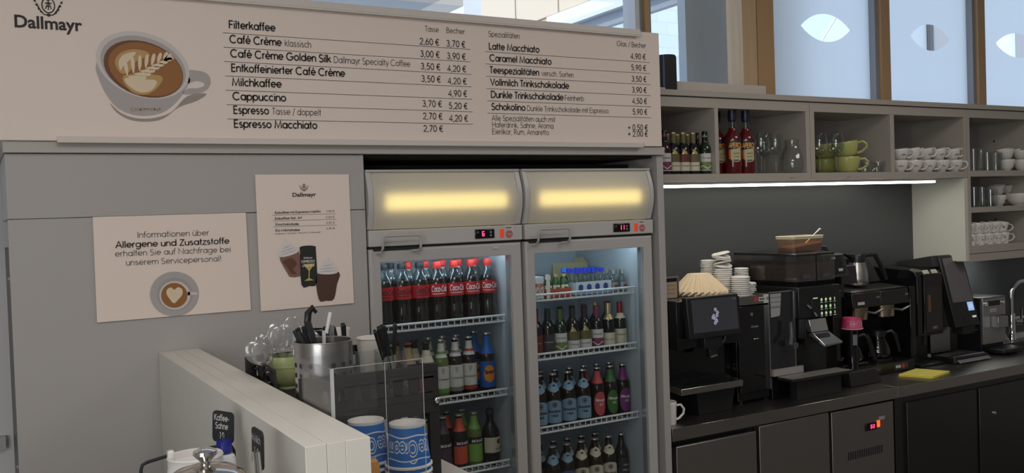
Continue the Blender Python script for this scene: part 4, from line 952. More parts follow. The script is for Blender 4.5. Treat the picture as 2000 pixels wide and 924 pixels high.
ct = MB(); text_flat(ct, 'range', (1.775, 2.9295, zb+.046), (1.824, 2.9295, zb+.046), .016, .13); text_flat(ct, '4Y', (1.790, 2.9295, zb+.024), (1.822, 2.9295, zb+.024), .012, .12); obj('lettering', ct, lab('carton_orange2', (205, 96, 70)), wb)
ob = MB(); ob.disc((1.838, 2.921, zb+.078), .0125, 'y', 18); cb = thing('paper_figure_tag', 'small pale round tag standing before the green miniatures in the right fridge', 'tag', (1.838, 2.921, zb)); obj('tag', MB().lathe([(0, -.0005), (.0125, -.0005), (.0125, .0005), (0, .0005)], seg=18).move(lambda p: Vector((1.838+p.x, 2.921+p.z, zb+.078+p.y))).box(1.830, 1.846, 2.9205, 2.9215, zb, zb+.066), lab('tag_cream', (200, 196, 180)), cb)
lid = thing('open_carton', 'flattened pale cardboard carton lying behind the miniatures in the right fridge', 'carton', (2.09, 3.14, zb)); obj('flap', MB().box(2.0, 2.17, 3.14, 3.145, zb, zb+.115).hexa([(2.10, 3.145, zb+.11), (2.17, 3.145, zb+.11), (2.16, 3.16, zb+.135), (2.12, 3.16, zb+.13)], [(2.10, 3.149, zb+.11), (2.17, 3.149, zb+.11), (2.16, 3.163, zb+.135), (2.12, 3.163, zb+.13)]), lab('cardboard', (150, 138, 104)), lid)

# second shelf: small wine bottles
zb = F2S[1]-.0192
MAUVE, GRNW, OLIVE, REDW = lab('mauve', (120, 54, 84)), lab('grass', (110, 132, 70)), lab('olive', (98, 90, 58)), lab('claret', (100, 46, 40))
GOLDF = mat('gold_foil', (.50, .42, .22), .35, .7); REDF = mat('red_foil', (.28, .02, .025), .35, .3); CASTLE = mat('castle_gold', (.62, .50, .20), .4, .5)
tw = lambda s_, z, m_=INKG: [(s_, m_, z, .0055, 1.5, .10)]
WB = [(wine('wine_bottle', WINEP, REDF, lab('rust', (110, 50, 40)), None, tw('Rosso', .30, CREAM_L)), 1.795, 'small dark red wine bottle, leftmost on the right fridge wine shelf'),
      (wine('wine_bottle', BLKGL, MATTB, lab('smoke', (60, 58, 60)), None, tw('Merlot', .30, CREAM_L)), 1.848, 'small black wine bottle with smoky label, second from left on the wine shelf'),
      (wine('wine_bottle', DGREEN, lab('foil_green', (70, 88, 52)), WHITE_L, GRNW, tw('Riesling', .36), wave=LETR), 1.903, 'small wine bottle with white label over a green field on the wine shelf'),
      (wine('wine_bottle', BLKGL, MATTB, WHITE_L, None, tw('Grauburg', .19), mid_c=OLIVE, crest_c=CASTLE), 1.960, 'small wine bottle with gold castle emblem, left one of the two on the wine shelf'),
      (wine('wine_bottle', BLKGL, MATTB, WHITE_L, None, tw('Dornfelder', .19), mid_c=OLIVE, crest_c=CASTLE), 2.016, 'small wine bottle with gold castle emblem, right one of the two on the wine shelf'),
      (wine('wine_bottle', BLKGL, MAUVE, WHITE_L, MAUVE, tw('Lemberger', .36), wave=LETR), 2.072, 'small wine bottle with white label over a mauve field on the wine shelf'),
      (wine('sparkling_wine_bottle', BLKGL, GOLDF, CREAM_L, None, tw('PRIMIUS', .20), h=.178, r=.026, ltop=.36), 2.128, 'small sparkling wine bottle with gold foil neck'),
      (wine('sparkling_wine_bottle', DGREEN, REDF, CREAM_L, None, tw('Rotkäppchen', .28), h=.178, r=.026, ltop=.42), 2.184, 'small sparkling wine bottle with red foil neck, rightmost on the wine shelf')]
for i, cfo in ((6, GOLDF), (7, CREAM_L)):
    t = WB[i][0]; h_ = .178
    obj('collar', MB().lathe([(.026*.90, h_*.65), (.026*.64, h_*.71), (.0125, h_*.76)], seg=18, arc=(-pi/2-1.1, -pi/2+1.1)).move(lambda p: Vector((p.x*1.02, p.y*1.02, p.z))), cfo, t)
for i, (r_, x, lbl) in enumerate(WB):
    KB[20+i] = Kind(r_); KB[20+i].put((x, 2.950, zb), lbl, 'small wine bottles on the right fridge wine shelf', (0, 0, rnd.uniform(-.55, -.3)))
for i, (r_, x, lbl) in enumerate(WB): KB[20+i].put((x-.014, 3.015, zb), f'small wine bottle behind the {ORD[i]} front one from left on the wine shelf', 'small wine bottles on the right fridge wine shelf', (0, 0, rnd.uniform(-.5, .5)))
# third and fourth shelves: beers
zb = F2S[2]-.0192
KN = Kind(bened('beer_bottle', BLUE_L, BLUE_L))
def bitb(c, nc):
    t = longneck('beer_bottle', BROWN, .205, .0285, c, nc, CAPM, [], None, (.10, .55), .95, (.70, .93), oval=True)
    l = [k for k in t.children if k.name.startswith('label')][0]
    mb = MB(); text_cyl(mb, 'Bitburger', .0296, .205*.37, .0095, .14, 0, 1.4); text_cyl(mb, '0,0', .0296, .205*.29, .008, .14, .1, .5); obj('lettering', mb, LETR, l); return t
for i, x in enumerate((1.800, 1.862, 1.930, 1.998)): KN.put((x, 2.950, zb), f'beer bottle with pale blue label, {ORD[i]} from left in its front row', 'pale blue labelled beer bottles', (0, 0, -.38))
for i, x in enumerate((1.786, 1.850, 1.918, 1.986)): KN.put((x, 3.022, zb), f'beer bottle behind the {ORD[i]} pale blue labelled bottle from left', 'pale blue labelled beer bottles', (0, 0, -.1))
for i, (r_, x, lbl) in enumerate(((bitb(lab('pink', (190, 80, 88)), lab('pink', (190, 80, 88))), 2.066, 'beer bottle with pink oval label on the right fridge third shelf'), (bitb(lab('mid_green', (60, 110, 50)), lab('mid_green', (60, 110, 50))), 2.128, 'beer bottle with green oval label on the right fridge third shelf'), (bitb(lab('violet', (118, 50, 112)), lab('violet', (118, 50, 112))), 2.188, 'beer bottle with violet oval label, rightmost on the right fridge third shelf'))):
    KB[30+i] = Kind(r_); KB[30+i].put((x, 2.950, zb), lbl, None, (0, 0, -.2)); KB[30+i].put((x-.014, 3.02, zb), 'beer bottle behind the '+('pink', 'green', 'violet')[i]+' labelled beer bottle', None, (0, 0, -.2))
zb = F2S[3]-.0192
KN2 = Kind(bened('beer_bottle', CREAM_L, CREAM_L, True))
NAVY_L = lab('deep_blue', (70, 84, 128))
KN3 = Kind(bened('beer_bottle', NAVY_L, BLUE_L))
for i, x in enumerate((1.850, 1.915)): KN3.put((x, 2.950, zb), f'beer bottle with deep blue label, {("left", "right")[i]} one of the two in front', 'deep blue labelled beer bottles', (0, 0, -.38))
for i, x in enumerate((1.980, 2.045, 2.110)): KN2.put((x, 2.950, zb), f'beer bottle with cream label, {ORD[i]} from left in its front row', 'cream labelled beer bottles', (0, 0, -.38))
for i, x in enumerate((1.965, 2.030, 2.096)): KN2.put((x, 3.022, zb), f'beer bottle behind the {ORD[i]} cream labelled bottle from left', 'cream labelled beer bottles', (0, 0, .0))
for i, x in enumerate((1.836, 1.900)): KN3.put((x, 3.022, zb), f'beer bottle behind the {ORD[i]} deep blue labelled bottle from left', 'deep blue labelled beer bottles', (0, 0, .0))
db = longneck('beer_bottle', BLKGL, .205, .0285, lab('charcoal', (44, 44, 46)), None, CAPM, [('1836', LETR, .40, .006, .9, .1), ('PILS', LETR, .30, .006, .9, .1)], None, (.10, .55), 1.2)
tag(db, 'dark beer bottle with charcoal label, rightmost on the bottom shelf in view', 'bottle'); db.location = (2.172, 2.95, zb)

# ================================================================== wall shelves behind the counter
SF, SB = 3.05, 3.372
ZT1, ZT0, ZC, ZC0, ZF1, ZF0 = 2.252, 2.228, 2.225, 2.182, 1.897, 1.864
def shelf_unit(name, label, x0, x1, mids, loc):
    return thing(name, label, 'shelf', loc)
ua = shelf_unit('wall_shelf', 'warm grey wall shelf unit with small wine bottles and orange aperitif bottles', 0, 0, 0, (2.86, SF, ZF0))
def carc(t, xs, z0, z1, x0, x1):
    obj('carcass', MB().box(x0, x1, SF, SB, z1-.043, z1).box(x0, x1, SF, SB, z0, z0+.033), SHELFM, t, .0008)
    for a, b in xs: obj('upright', MB().box(a, b, SF, SB, z0+.033, z1-.043), SHELFM, t, .0008)
    obj('back_panel', MB().box(x0, x1, SB-.006, SB, z0+.033, z1-.043), SHELFIN, t)
carc(ua, [(2.330, 2.346), (2.800, 2.821), (3.360, 3.3865)], ZF0, ZC, 2.33, 3.3865)
ub = shelf_unit('wall_shelf', 'warm grey wall shelf unit with big green cups and stacked white cups', 0, 0, 0, (3.97, SF, ZF0))
carc(ub, [(3.389, 3.417), (3.953, 3.983), (4.541, 4.564)], ZF0, ZC, 3.389, 4.564)
uc = shelf_unit('tall_wall_shelf', 'taller warm grey wall shelf unit with three tiers of cups and glasses', 0, 0, 0, (4.87, SF, 1.415))
WSIDE = mat('pale_side_panel', (.66, .65, .58), .4)
obj('top_panel', MB().box(4.567, 5.17, SF, SB, ZC0, ZC), SHELFM, uc, .0008)
obj('bottom_panel', MB().box(4.59, 5.15, SF, SB, 1.415, 1.500), SHELFM, uc, .0008)
obj('side_panel', MB().box(4.567, 4.590, SF, SB, 1.415, ZC0), SHELFM, uc)
obj('outer_side', MB().box(4.541, 4.5665, SF+.004, SB, 1.420, ZF0-.001), WSIDE, uc)
obj('side_panel', MB().box(5.150, 5.17, SF, SB, 1.415, ZC0), SHELFM, uc)
obj('groove', MB().box(4.567, 5.17, SF-.0006, SF+.001, 1.456, 1.459), DARKG, uc)
for a, b in ((1.869, 1.900), (1.676, 1.705)): obj('shelf_board', MB().box(4.590, 5.150, SF+.002, SB-.006, a, b), SHELFM, uc, .0008)
obj('back_panel', MB().box(4.59, 5.15, SB-.006, SB, 1.5, ZC0), SHELFIN, uc)
for k in range(9): obj('peg_hole', MB().add([(5.1495, 3.27+.006*cos(a), 1.56+.065*k+.006*sin(a)) for a in [i*pi/5 for i in range(10)]], [tuple(range(10))]), BLACK, uc)
tb_ = thing('shelf_top_board', 'long warm grey board lying along the top of the wall shelves', 'board', (3.7, SF, ZT0))
obj('board', MB().box(2.32, 5.6, SF-.012, 3.39, ZT0, ZT1), SHELFM, tb_, .001)
for px, py in ((1548, 353), (1658, 351)):
    p = at(px, 347 if px < 1600 else 345.5, SF); st = thing('shelf_sticker', 'tiny white paper label on the shelf edge below the '+('wine glasses' if px < 1600 else 'green cups'), 'label', (p.x, SF-.001, p.z))
    obj('sticker', MB().box(p.x-.022, p.x+.022, SF-.0014, SF-.0004, p.z-.005, p.z+.005), mat('sticker_warm', (.5, .46, .41), .6), st)
    mb = MB(); text_flat(mb, 'glas', (p.x-.018, SF-.0012, p.z-.002), (p.x+.018, SF-.0012, p.z-.002), .005, .1); obj('lettering', mb, INKG, st)
# light strip under the shelves
ls = thing('shelf_light_strip', 'lit white light strip fixed under the wall shelves', 'lamp', (3.4, 3.12, 1.85))
obj('housing', MB().box(2.34, 4.36, 3.085, 3.155, 1.852, 1.8635), mat('strip_housing', (.7, .7, .68), .4), ls)
obj('diffuser', MB().box(2.345, 4.355, 3.092, 3.148, 1.842, 1.8515), mat('strip_light', (1, 1, 1), .5, emit=(1, .985, .86), es=9), ls)

assumed_strip = thing('shelf_light_strip', 'assumed hidden light strip under the tall wall shelf unit near the sink', 'lamp', (4.86, 3.23, 1.41))  # unseen strip, assumed from the brighter wall below and added to light it
obj('housing', MB().box(4.62, 5.12, 3.21, 3.25, 1.409, 1.4148), mat('strip_housing'), assumed_strip)
obj('diffuser', MB().box(4.63, 5.11, 3.215, 3.245, 1.405, 1.4088), mat('assumed_strip_light', (1, 1, 1), .5, emit=(.95, 1, .96), es=30), assumed_strip)

# ------------------------------------------------------------------ things on the shelves
APER = mat('orange_red_aperitif', (.105, .008, .010), .08, spec=.6)
zc = ZF1
# row of small wine bottles
KS = {}
defs = [('pinkw', wine('wine_bottle', WINEP, BLKGL, WHITE_L, MAUVE, tw('Dornfelder', .36), .188, .0265, wave=LETR)), ('green', wine('wine_bottle', DGREEN, BLKGL, WHITE_L, GRNW, tw('Riesling', .36), .188, .0265, wave=LETR)),
        ('gold', wine('wine_bottle', BLKGL, OLIVE, CREAM_L, None, tw('Silvaner', .19), .180, .0270, CASTLE, OLIVE)), ('goldr', wine('wine_bottle', BLKGL, OLIVE, CREAM_L, None, tw('Trollinger', .19), .180, .0270, CASTLE, REDW))]
for c, t in defs[:2]:
    h_ = .188; obj('neck_band', MB().lathe([(.0266*.47+.0006, h_*.86), (.0266*.47+.0008, h_*.90)], seg=16), MAUVE if c == 'pinkw' else lab('lime', (92, 140, 70)), t)
for c, t in defs[2:]: obj('gold_cap', MB().lathe([(0, .1806), (.0128, .1804), (.0130, .174)], seg=16), GOLDF, t)
for c, t in defs: KS[c] = Kind(t)
yb_ = 3.095
for i, (c, px, lbl) in enumerate((('pinkw', 1299.5, 'small dark wine bottle with white and mauve label on the wall shelf'), ('gold', 1316.5, 'small wine bottle with olive castle label, left one of two on the wall shelf'), ('goldr', 1335.5, 'small wine bottle with red castle label on the wall shelf'), ('gold', 1355, 'small wine bottle with olive castle label, right one of two on the wall shelf'), ('green', 1378, 'small green wine bottle with white and green label on the wall shelf'))):
    KS[c].put((at(px, 340, yb_).x, yb_, zc), lbl, 'small wine bottles on the wall shelf', (0, 0, -.40))
for i in range(4):
    KS[('gold', 'goldr', 'gold', 'pinkw')[i]].put((at(1309+i*20.5, 340, yb_).x+.045, yb_+.07, zc), f'small wine bottle in the wall shelf back row, {ORD[i]} from left', 'small wine bottles on the wall shelf', (0, 0, .1))
# aperitif bottles
ap = thing('aperitif_bottle', 'x', 'bottle')
h_ = .290; r_ = .0385
obj('bottle_glass', MB().lathe([(0, 0), (.034, 0), (.0375, .006), (.0375, .06), (.0360, .075), (r_, .09), (r_, .155), (.034, .172), (.022, .188), (.0178, .198), (.0172, .206)], seg=24), APER, ap)
obj('glass_neck', MB().lathe([(.0172, .206), (.0160, .245)], seg=18), PET, ap)
obj('cap', MB().lathe([(.0180, .236), (.0185, .238), (.0190, h_-.002), (.017, h_), (0, h_)], seg=18), mat('navy_cap', (.012, .014, .04), .35), ap, sharp=40)
l = band_(ap, 'label', lab('aperitif_cream', (190, 182, 140)), r_+.0006, .052, .150, .62, 10, bot=lambda s_: .052+.012*abs(2*s_-1)**3)
obj('brand_band', MB().patch(r_+.0012, -.95, .85, 0, 0, 14, top=lambda s_: .142+.016*s_, bot=lambda s_: .106+.010*s_), lab('navy_band', (30, 32, 58)), l)
obj('label_side', MB().patch(r_+.0009, -.85, -.62, .066, .110, 4), lab('aperitif_orange', (196, 104, 40)), l)
mb = MB(); text_cyl(mb, 'APEROL', r_+.0018, .116, .021, .17, -.05, 1.55, .12); obj('lettering', mb, lab('aperitif_yellow', (226, 160, 48)), l)
mb = MB(); text_cyl(mb, 'aperitivo', r_+.0013, .088, .006, .1, .02, .75); text_cyl(mb, 'barbieri', r_+.0013, .074, .005, .1, .02, .6); mb.patch(r_+.0013, -.3, .3, .056, .062, 4); obj('fine_lettering', mb, INKG, l)
KA = Kind(ap)
for i, (px, y) in enumerate(((1402, 3.165), (1433, 3.098), (1459, 3.098))):
    KA.put((at(px, 340, y).x, y, zc), ('red aperitif bottle with navy cap half hidden by the shelf upright', 'red aperitif bottle with navy cap, middle one of the three', 'red aperitif bottle with navy cap beside the wine glasses')[i], 'red aperitif bottles', (0, 0, -.40))
KA.put((at(1412, 340, 3.2).x, 3.255, zc), 'red aperitif bottle standing behind the other three', 'red aperitif bottles', (0, 0, .3))
# glasses
def wine_glass():
    t = thing('wine_glass', 'x', 'glass'); H = .188
    obj('bowl', MB().lathe([(.004, .083), (.018, .090), (.033, .107), (.039, .130), (.036, .160), (.031, H), (.0302, H), (.0352, .160), (.0382, .130), (.032, .108), (.017, .0915), (0, .086)], seg=28), GLASS, t)
    obj('stem', MB().lathe([(.030, .0015), (.012, .004), (.0045, .012), (.0035, .03), (.0035, .07), (.006, .083), (0, .085)], seg=16), GLASS, t)
    obj('foot', MB().lathe([(0, 0), (.033, 0), (.033, .0018), (.012, .004), (0, .004)], seg=24), GLASS, t); return t
KG = Kind(wine_glass())
for px, y, lbl in ((1488, 3.10, 'clear wine glass beside the red aperitif bottles'), (1516, 3.11, 'clear wine glass beside the glass jug'), (1602, 3.10, 'clear wine glass at the left end, in front of the green cups'), (1634, 3.09, 'clear wine glass standing before the stacked green cups')):
    KG.put((at(px, 336, y).x, y, zc), lbl, 'stemmed wine glasses on the wall shelf')
KG.put((at(1506, 336, 3.2).x, 3.24, zc), 'clear wine glass in the back behind the two front glasses', 'stemmed wine glasses on the wall shelf')
p = at(1549, 336, 3.13); jg = thing('glass_jug', 'round clear glass jug with a loop handle at the right of the shelf compartment', 'jug', (p.x, 3.13, zc))
obj('jug_body', MB().lathe([(0, .002), (.045, .002), (.062, .02), (.066, .045), (.060, .085), (.042, .115), (.036, .135), (.040, .160), (.0388, .160), (.0348, .135), (.041, .114), (.0588, .085), (.0648, .045), (.0608, .021), (.044, .004), (0, .004)], c=(p.x, 3.13, zc), seg=30), GLASS, jg)
hx = Vector((.88, -.2, 0)).normalized()
obj('handle', MB().tube([(p.x+hx.x*a, 3.13+hx.y*a, zc+b) for a, b in ((.036, .140), (.06, .143), (.088, .128), (.097, .098), (.092, .068), (.078, .048), (.062, .040))], .0055, 8), GLASS, jg)
# cups
def cup_thing(name, r0, r1, h, m_, hr, print_=None, foot=True, cat='cup', hz=.5, rt=.0042, wall=.003, bulge=1.0):
    t = thing(name, 'x', cat)
    n = 8; pf = [(r0*.9, 0), (r0*.92, .004)] if foot else [(r0, 0)]
    for i in range(n+1):
        s_ = i/n; pf.append((r0+(r1-r0)*sin(s_*pi/2)**bulge if bulge != 0 else r0+(r1-r0)*s_, .005+(h-.005)*s_))
    inner = [(max(a-wall, .001), b+(.004 if b < h*.3 else 0)) for a, b in pf[::-1][:n+1]]
    obj('cup_body', MB().lathe([(0, 0)]+pf+[(r1-wall*.5, h+.0012)]+inner+[(0, .009)], seg=26), m_, t, sharp=60)
    z1, z0 = h*(hz+.34), h*(hz-.28); ro = r1*.97; rl = r0+(r1-r0)*sin((z0/h)*pi/2)**(bulge or 1)-.001
    obj('handle', MB().tube([(ro-.002, 0, z1), (ro+hr*.55, 0, z1+.002), (ro+hr*.95, 0, z1-(z1-z0)*.3), (ro+hr*.85, 0, z1-(z1-z0)*.62), (ro+hr*.3, 0, z0+.002), (rl, 0, z0-.002)], rt, 8), m_, t)
    if print_:
        mb = MB(); zz = h*.52; rr = r0+(r1-r0)*sin((zz/h)*pi/2)**(bulge or 1)+.0012
        text_cyl(mb, 'Dallmayr', rr, zz-h*.06, h*.105, .12, print_, .62)
        for k in range(8):
            a, b = 2*pi*k/8, 2*pi*(k+1)/8; P = lambda an: (rr*sin(print_+.07*cos(an)), -rr*cos(print_+.07*cos(an)), zz+h*.17+.005*sin(an)); mb.add([P(a), P(b), (rr*sin(print_), -rr*cos(print_), zz+h*.17)], [(0, 1, 2)])
        obj('printed_crest', mb, INK, t)
    return t
KGC = Kind(cup_thing('green_cup', .038, .062, .078, GREENC, .042, None, hz=.52, rt=.006, bulge=.7))
yc = 3.125
for (px, py, y, up, tl, lbl) in ((1655, 337, yc, 0, 0, 'big green cup at the bottom of the front green stack'), (1655, 300, yc, 1, 7, 'big green cup on top of the front green stack'), (1614, 337, yc+.138, 0, 0, 'big green cup at the bottom of the rear green stack'), (1614, 300, yc+.138, 1, 3, 'big green cup on top of the rear green stack')):
    KGC.put((at(px, 336, y).x, y, zc+up*.0745), lbl, 'big green cups stacked in twos', (radians(tl*.2), radians(-tl), -.75 if up else -.65))
KE = Kind(cup_thing('glass_cup', .024, .033, .056, GLASS, .020, None, foot=False, hz=.5, rt=.003, wall=.0015))
for i, (px, y) in enumerate(((1693, 3.11), (1716, 3.10), (1676, 3.2), (1702, 3.2))): KE.put((at(px, 335, y).x, y, zc), f'little clear glass cup, {("left front", "right front", "left rear", "right rear")[i]} one beside the green cups', 'little glass cups', (0, 0, -.3))
gp = at(1690, 300, 3.25); pl = thing('glass_plate', 'clear glass plate leaning behind the green cups', 'plate', (gp.x, 3.30, zc)); obj('plate', MB().lathe([(0, 0), (.05, .001), (.068, .008), (.067, .010), (.05, .003), (0, .002)], seg=26).move(lambda q: Vector((gp.x+q.x, 3.30-q.z+(q.y+.068)*.12, zc+.068+q.y))), GLASS, pl)
KW = Kind(cup_thing('coffee_cup', .023, .0445, .060, CERAM, .024, .25, bulge=.75))
bx = [(1757, 3.10), (1784, 3.09), (1811, 3.085), (1838, 3.085), (1864, 3.085)]
for i, (px, y) in enumerate(bx):
    px = (1757, 1785, 1812, 1838, 1863.5)[i]
    KW.put((at(px, 334, y).x, y, zc), f'white coffee cup in the bottom row, {ORD[i]} from left on the wall shelf', 'white coffee cups stacked in two rows', (0, 0, -.95))
for i, (px, y) in enumerate(bx):
    px = (1760, 1784, 1810, 1836, 1863)[i]
    KW.put((at(px, 334, y).x+.004, y+.004, zc+.0585), f'white coffee cup stacked on the {ORD[i]} bottom cup from left on the wall shelf', 'white coffee cups stacked in two rows', (.02, radians((-4, -9, -14, -14, -12)[i]), (-.7, -1.2, -.5, -.7, -.6)[i]))
for i in range(4): KW.put((at(1772+i*26, 334, 3.2).x+.01, 3.205, zc), f'white coffee cup in the rear row, {ORD[i]} from left on the wall shelf', 'white coffee cups stacked in two rows', (0, 0, .3))
gp = at(1784, 297, 3.2); bw = thing('glass_bowl', 'clear glass bowl resting behind the stacked white cups', 'bowl', (gp.x, 3.27, zc)); obj('bowl', MB().lathe([(0, .06), (.03, .062), (.055, .085), (.062, .112), (.061, .112), (.054, .086), (.029, .064), (0, .062)], c=(gp.x, 3.27, zc), seg=26).lathe([(0, 0), (.03, 0), (.03, .06), (0, .06)], c=(gp.x, 3.27, zc), seg=18), GLASS, bw)
# right unit, three tiers
def tumbler(r0, r1, h, handle):
    t = thing('glass_tumbler', 'x', 'glass'); obj('tumbler', MB().lathe([(0, .001), (r0, .001), (r1, h), (r1-.0015, h), (r0-.0015, .010), (0, .010)], seg=24), GLASS, t)
    obj('glass_base', MB().lathe([(0, 0), (r0, 0), (r0+.0005, .008), (0, .0085)], seg=20), GLASS, t)
    if handle: obj('handle', MB().tube([(r1*.95, 0, h*.84), (r1+.016, 0, h*.84), (r1+.022, 0, h*.68), (r1+.020, 0, h*.40), (r1+.010, 0, h*.25), (r0, 0, h*.22)], .003, 8), GLASS, t)
    return t
KT = Kind(tumbler(.030, .0365, .118, False)); KH = Kind(tumbler(.032, .036, .100, True))
for (px, y, k, lbl) in ((1902, 3.09, KT, 'tall clear tumbler at the left end of the top tier'), (1917, 3.17, KT, 'tall clear tumbler, second from left on the top tier'), (1929, 3.09, KH, 'clear glass mug with handle, left one on the top tier'), (1945, 3.10, KH, 'clear glass mug with handle beside the white cups on the top tier')):
    k.put((at(px, 331, y).x, y, 1.9005), lbl, 'clear glasses on the tall shelf unit', (0, 0, -.25))
for (px, y, k, lbl) in ((1903, 3.10, KT, 'tall clear tumbler at the left end of the middle tier'), (1919, 3.18, KT, 'tall clear tumbler, second from left on the middle tier'), (1935, 3.10, KH, 'clear glass mug with handle in front on the middle tier')):
    k.put((at(px, 403, y).x, y, 1.7055), lbl, 'clear glasses on the tall shelf unit', (0, 0, -.25), (1, 1, .92))
for i, (px, y, z, tl, lbl) in enumerate(((1966, 3.09, 1.9005, 0, 'white cup with black crest at the bottom left on the tall unit top tier'), (1995, 3.09, 1.9005, 0, 'white cup with black crest at the bottom right on the tall unit top tier'), (1966, 3.094, 1.959, -12, 'white cup tipped on the bottom left cup of the top tier'), (1996, 3.094, 1.959, -12, 'white cup tipped on the bottom right cup of the top tier'))):
    KW.put((at(px, 331, y).x, y, z), lbl, 'white cups on the tall unit top tier', (0, radians(tl), .0))
for i, (px, y, z, tl, lbl) in enumerate(((1951, 3.19, 1.7055, 0, 'white cup behind the glass mug on the middle tier'), (1950, 3.195, 1.764, -10, 'white cup stacked behind the glass mug on the middle tier'), (1972, 3.2, 1.7055, 0, 'white cup hidden behind the wide bowl cup'), (1971, 3.205, 1.764, -10, 'white cup stacked above the wide bowl cup at its back'))):
    KW.put((at(px, 403, y).x, y, z), lbl, 'white cups on the tall unit middle tier', (0, radians(tl), -.2))
wc = cup_thing('bowl_cup', .034, .066, .066, CERAM, .032, .3, bulge=.6, rt=.005); tag(wc, 'wide white bowl cup with black crest on the middle tier', 'cup'); wc.location = (at(1990, 402, 3.10).x, 3.10, 1.7055)
KM_ = Kind(cup_thing('coffee_mug', .030, .036, .082, CERAM, .026, .25, foot=False, bulge=0, hz=.48))
for i, px in enumerate((1899, 1917, 1934, 1950, 1964)):
    y = 3.085
    KM_.put((at(px-6, 475, y).x, y, 1.5005), f'white mug in the bottom row, {ORD[i]} from left on the lowest tier', 'white mugs on the lowest tier', (0, 0, -.75), (1, 1, .72))
    KM_.put((at(px-7, 475, y).x+.006, y+.012, 1.5605), f'white mug tipped on the {ORD[i]} bottom mug of the lowest tier', 'white mugs on the lowest tier', (0, radians(9), -.75))
# on top of the shelves
p = at(1300, 146, 3.17); sp = thing('speaker', 'black upright round speaker standing on the shelf top beside the menu board', 'speaker', (p.x, 3.17, ZT1))
obj('speaker_body', MB().lathe([(0, 0), (.046, 0), (.048, .004), (.048, .158), (.044, .166), (.030, .168), (0, .168)], c=(p.x, 3.17, ZT1), seg=28), MATTB, sp, sharp=50)
obj('front_panel', MB().extrude([(p.x-.045, ZT1), (p.x+.02, ZT1), (p.x+.02, ZT1+.155), (p.x-.045, ZT1+.162)], 'y', 3.12, 3.135), BLACK, sp, .002)
q = at(1294, 173, 3.115); obj('rating_label', MB().box(q.x-.022, q.x+.018, 3.1185, 3.1195, ZT1+.004, ZT1+.020), mat('sticker_white'), sp)
lt = MB(); text_flat(lt, 'type', (q.x-.016, 3.118, ZT1+.010), (q.x+.012, 3.118, ZT1+.010), .006, .12); obj('label_print', lt, RED, sp)
wb_ = thing('white_box_board', 'long low white board lying on the shelf top before the window', 'board', (2.99, 3.25, ZT1))
obj('board', MB().box(2.715, 3.295, 3.23, 3.30, ZT1, 2.322), mat('board_cream', (.62, .55, .49), .5), wb_, .001)

# ================================================================== counter
CT = .892
und = thing('undercounter_fridge', 'dark steel undercounter fridge with two doors and a control panel with red digits', 'fridge', (3.0, 2.84, 0))
obj('carcass', MB().box(2.335, 3.655, 2.86, 3.36, .10, .84), mat('carcass_black', (.015, .015, .015), .5), und)
obj('plinth', MB().box(2.36, 3.64, 2.90, 3.3, 0, .10), MATTB, und)
for a, b, z in ((2.346, 2.772, .815), (2.790, 3.206, .832)):
    d = obj('door', MB().box(a, b, 2.824, 2.858, .13, z), DARKDO, und, .002)
    obj('grip_edge', MB().box(a+.002, b-.002, 2.826, 2.846, z, z+.003), CHROME, d)
obj('control_front', MB().box(3.224, 3.634, 2.824, 2.858, .13, .832), DARKDO, und, .002)
p = at(1703, 833, 2.824)
d = obj('display', MB().box(p.x-.045, p.x+.028, 2.819, 2.825, p.z-.016, p.z+.018), GLOSS, und, .002)
dg = MB(); seven(dg, '0', p.x-.014, p.z-.007, .010, .017, 2.8188); seven(dg, '2', p.x+.002, p.z-.007, .010, .017, 2.8188); obj('digits', dg, LEDR, d)
obj('switch', MB().box(p.x+.034, p.x+.050, 2.819, 2.825, p.z-.008, p.z+.022), mat('lit_orange_switch', (.5, .1, .02), .4, emit=(1, .14, .04), es=1.1), und, .001)
obj('sticker', MB().box(p.x+.048, p.x+.088, 2.8232, 2.824, p.z+.022, p.z+.038), mat('sticker_grey', (.3, .3, .3), .5), und)
obj('round_sticker', MB().disc((p.x+.062, 2.8234, p.z+.004), .016, 'y', 20), mat('sticker_rust', (.20, .06, .04), .5), und)
vm = MB(); q = at(1690, 884, 2.824)
for k in range(16): vm.hexa([(q.x-.115+k*.0148, 2.8225, q.z-.018), (q.x-.109+k*.0148, 2.8225, q.z-.018), (q.x-.105+k*.0148, 2.8225, q.z+.018), (q.x-.111+k*.0148, 2.8225, q.z+.018)], [(q.x-.115+k*.0148, 2.826, q.z-.018), (q.x-.109+k*.0148, 2.826, q.z-.018), (q.x-.105+k*.0148, 2.826, q.z+.018), (q.x-.111+k*.0148, 2.826, q.z+.018)])
obj('vent_slots', vm, BLACK, und)
EDGE = mat('worktop_edge_highlight', (.55, .53, .49), .2, 1)  # brighter metal that puts a highlight along the worktop edges
wt1 = thing('worktop', 'dark steel worktop over the undercounter fridge carrying the coffee machines', 'worktop', (3.0, 2.82, .84))
obj('slab', MB().box(2.322, 3.657, 2.816, 3.37, .842, CT), DARKST, wt1, .0015)
obj('edge_line', MB().tube([(2.323, 2.8165, CT-.001), (3.656, 2.8165, CT-.001)], .0012, 6), EDGE, wt1)
bc = thing('sink_cabinet', 'dark steel base cabinet under the sink at the right', 'cabinet', (4.6, 2.84, 0))
obj('carcass', MB().box(3.664, 6.0, 2.84, 3.36, .10, .71).box(3.664, 6.0, 2.84, 2.86, .71, .8415), mat('black_steel', (.085, .082, .080), .3, .9), bc)
obj('plinth', MB().box(3.68, 6.0, 2.90, 3.3, 0, .10), MATTB, bc)
for a, b in ((3.735, 4.262), (4.285, 4.86), (4.88, 5.45)):
    d = obj('door', MB().box(a, b, 2.826, 2.842, .13, .808), mat('black_steel'), bc, .002)
p = at(1944, 807, 2.82)
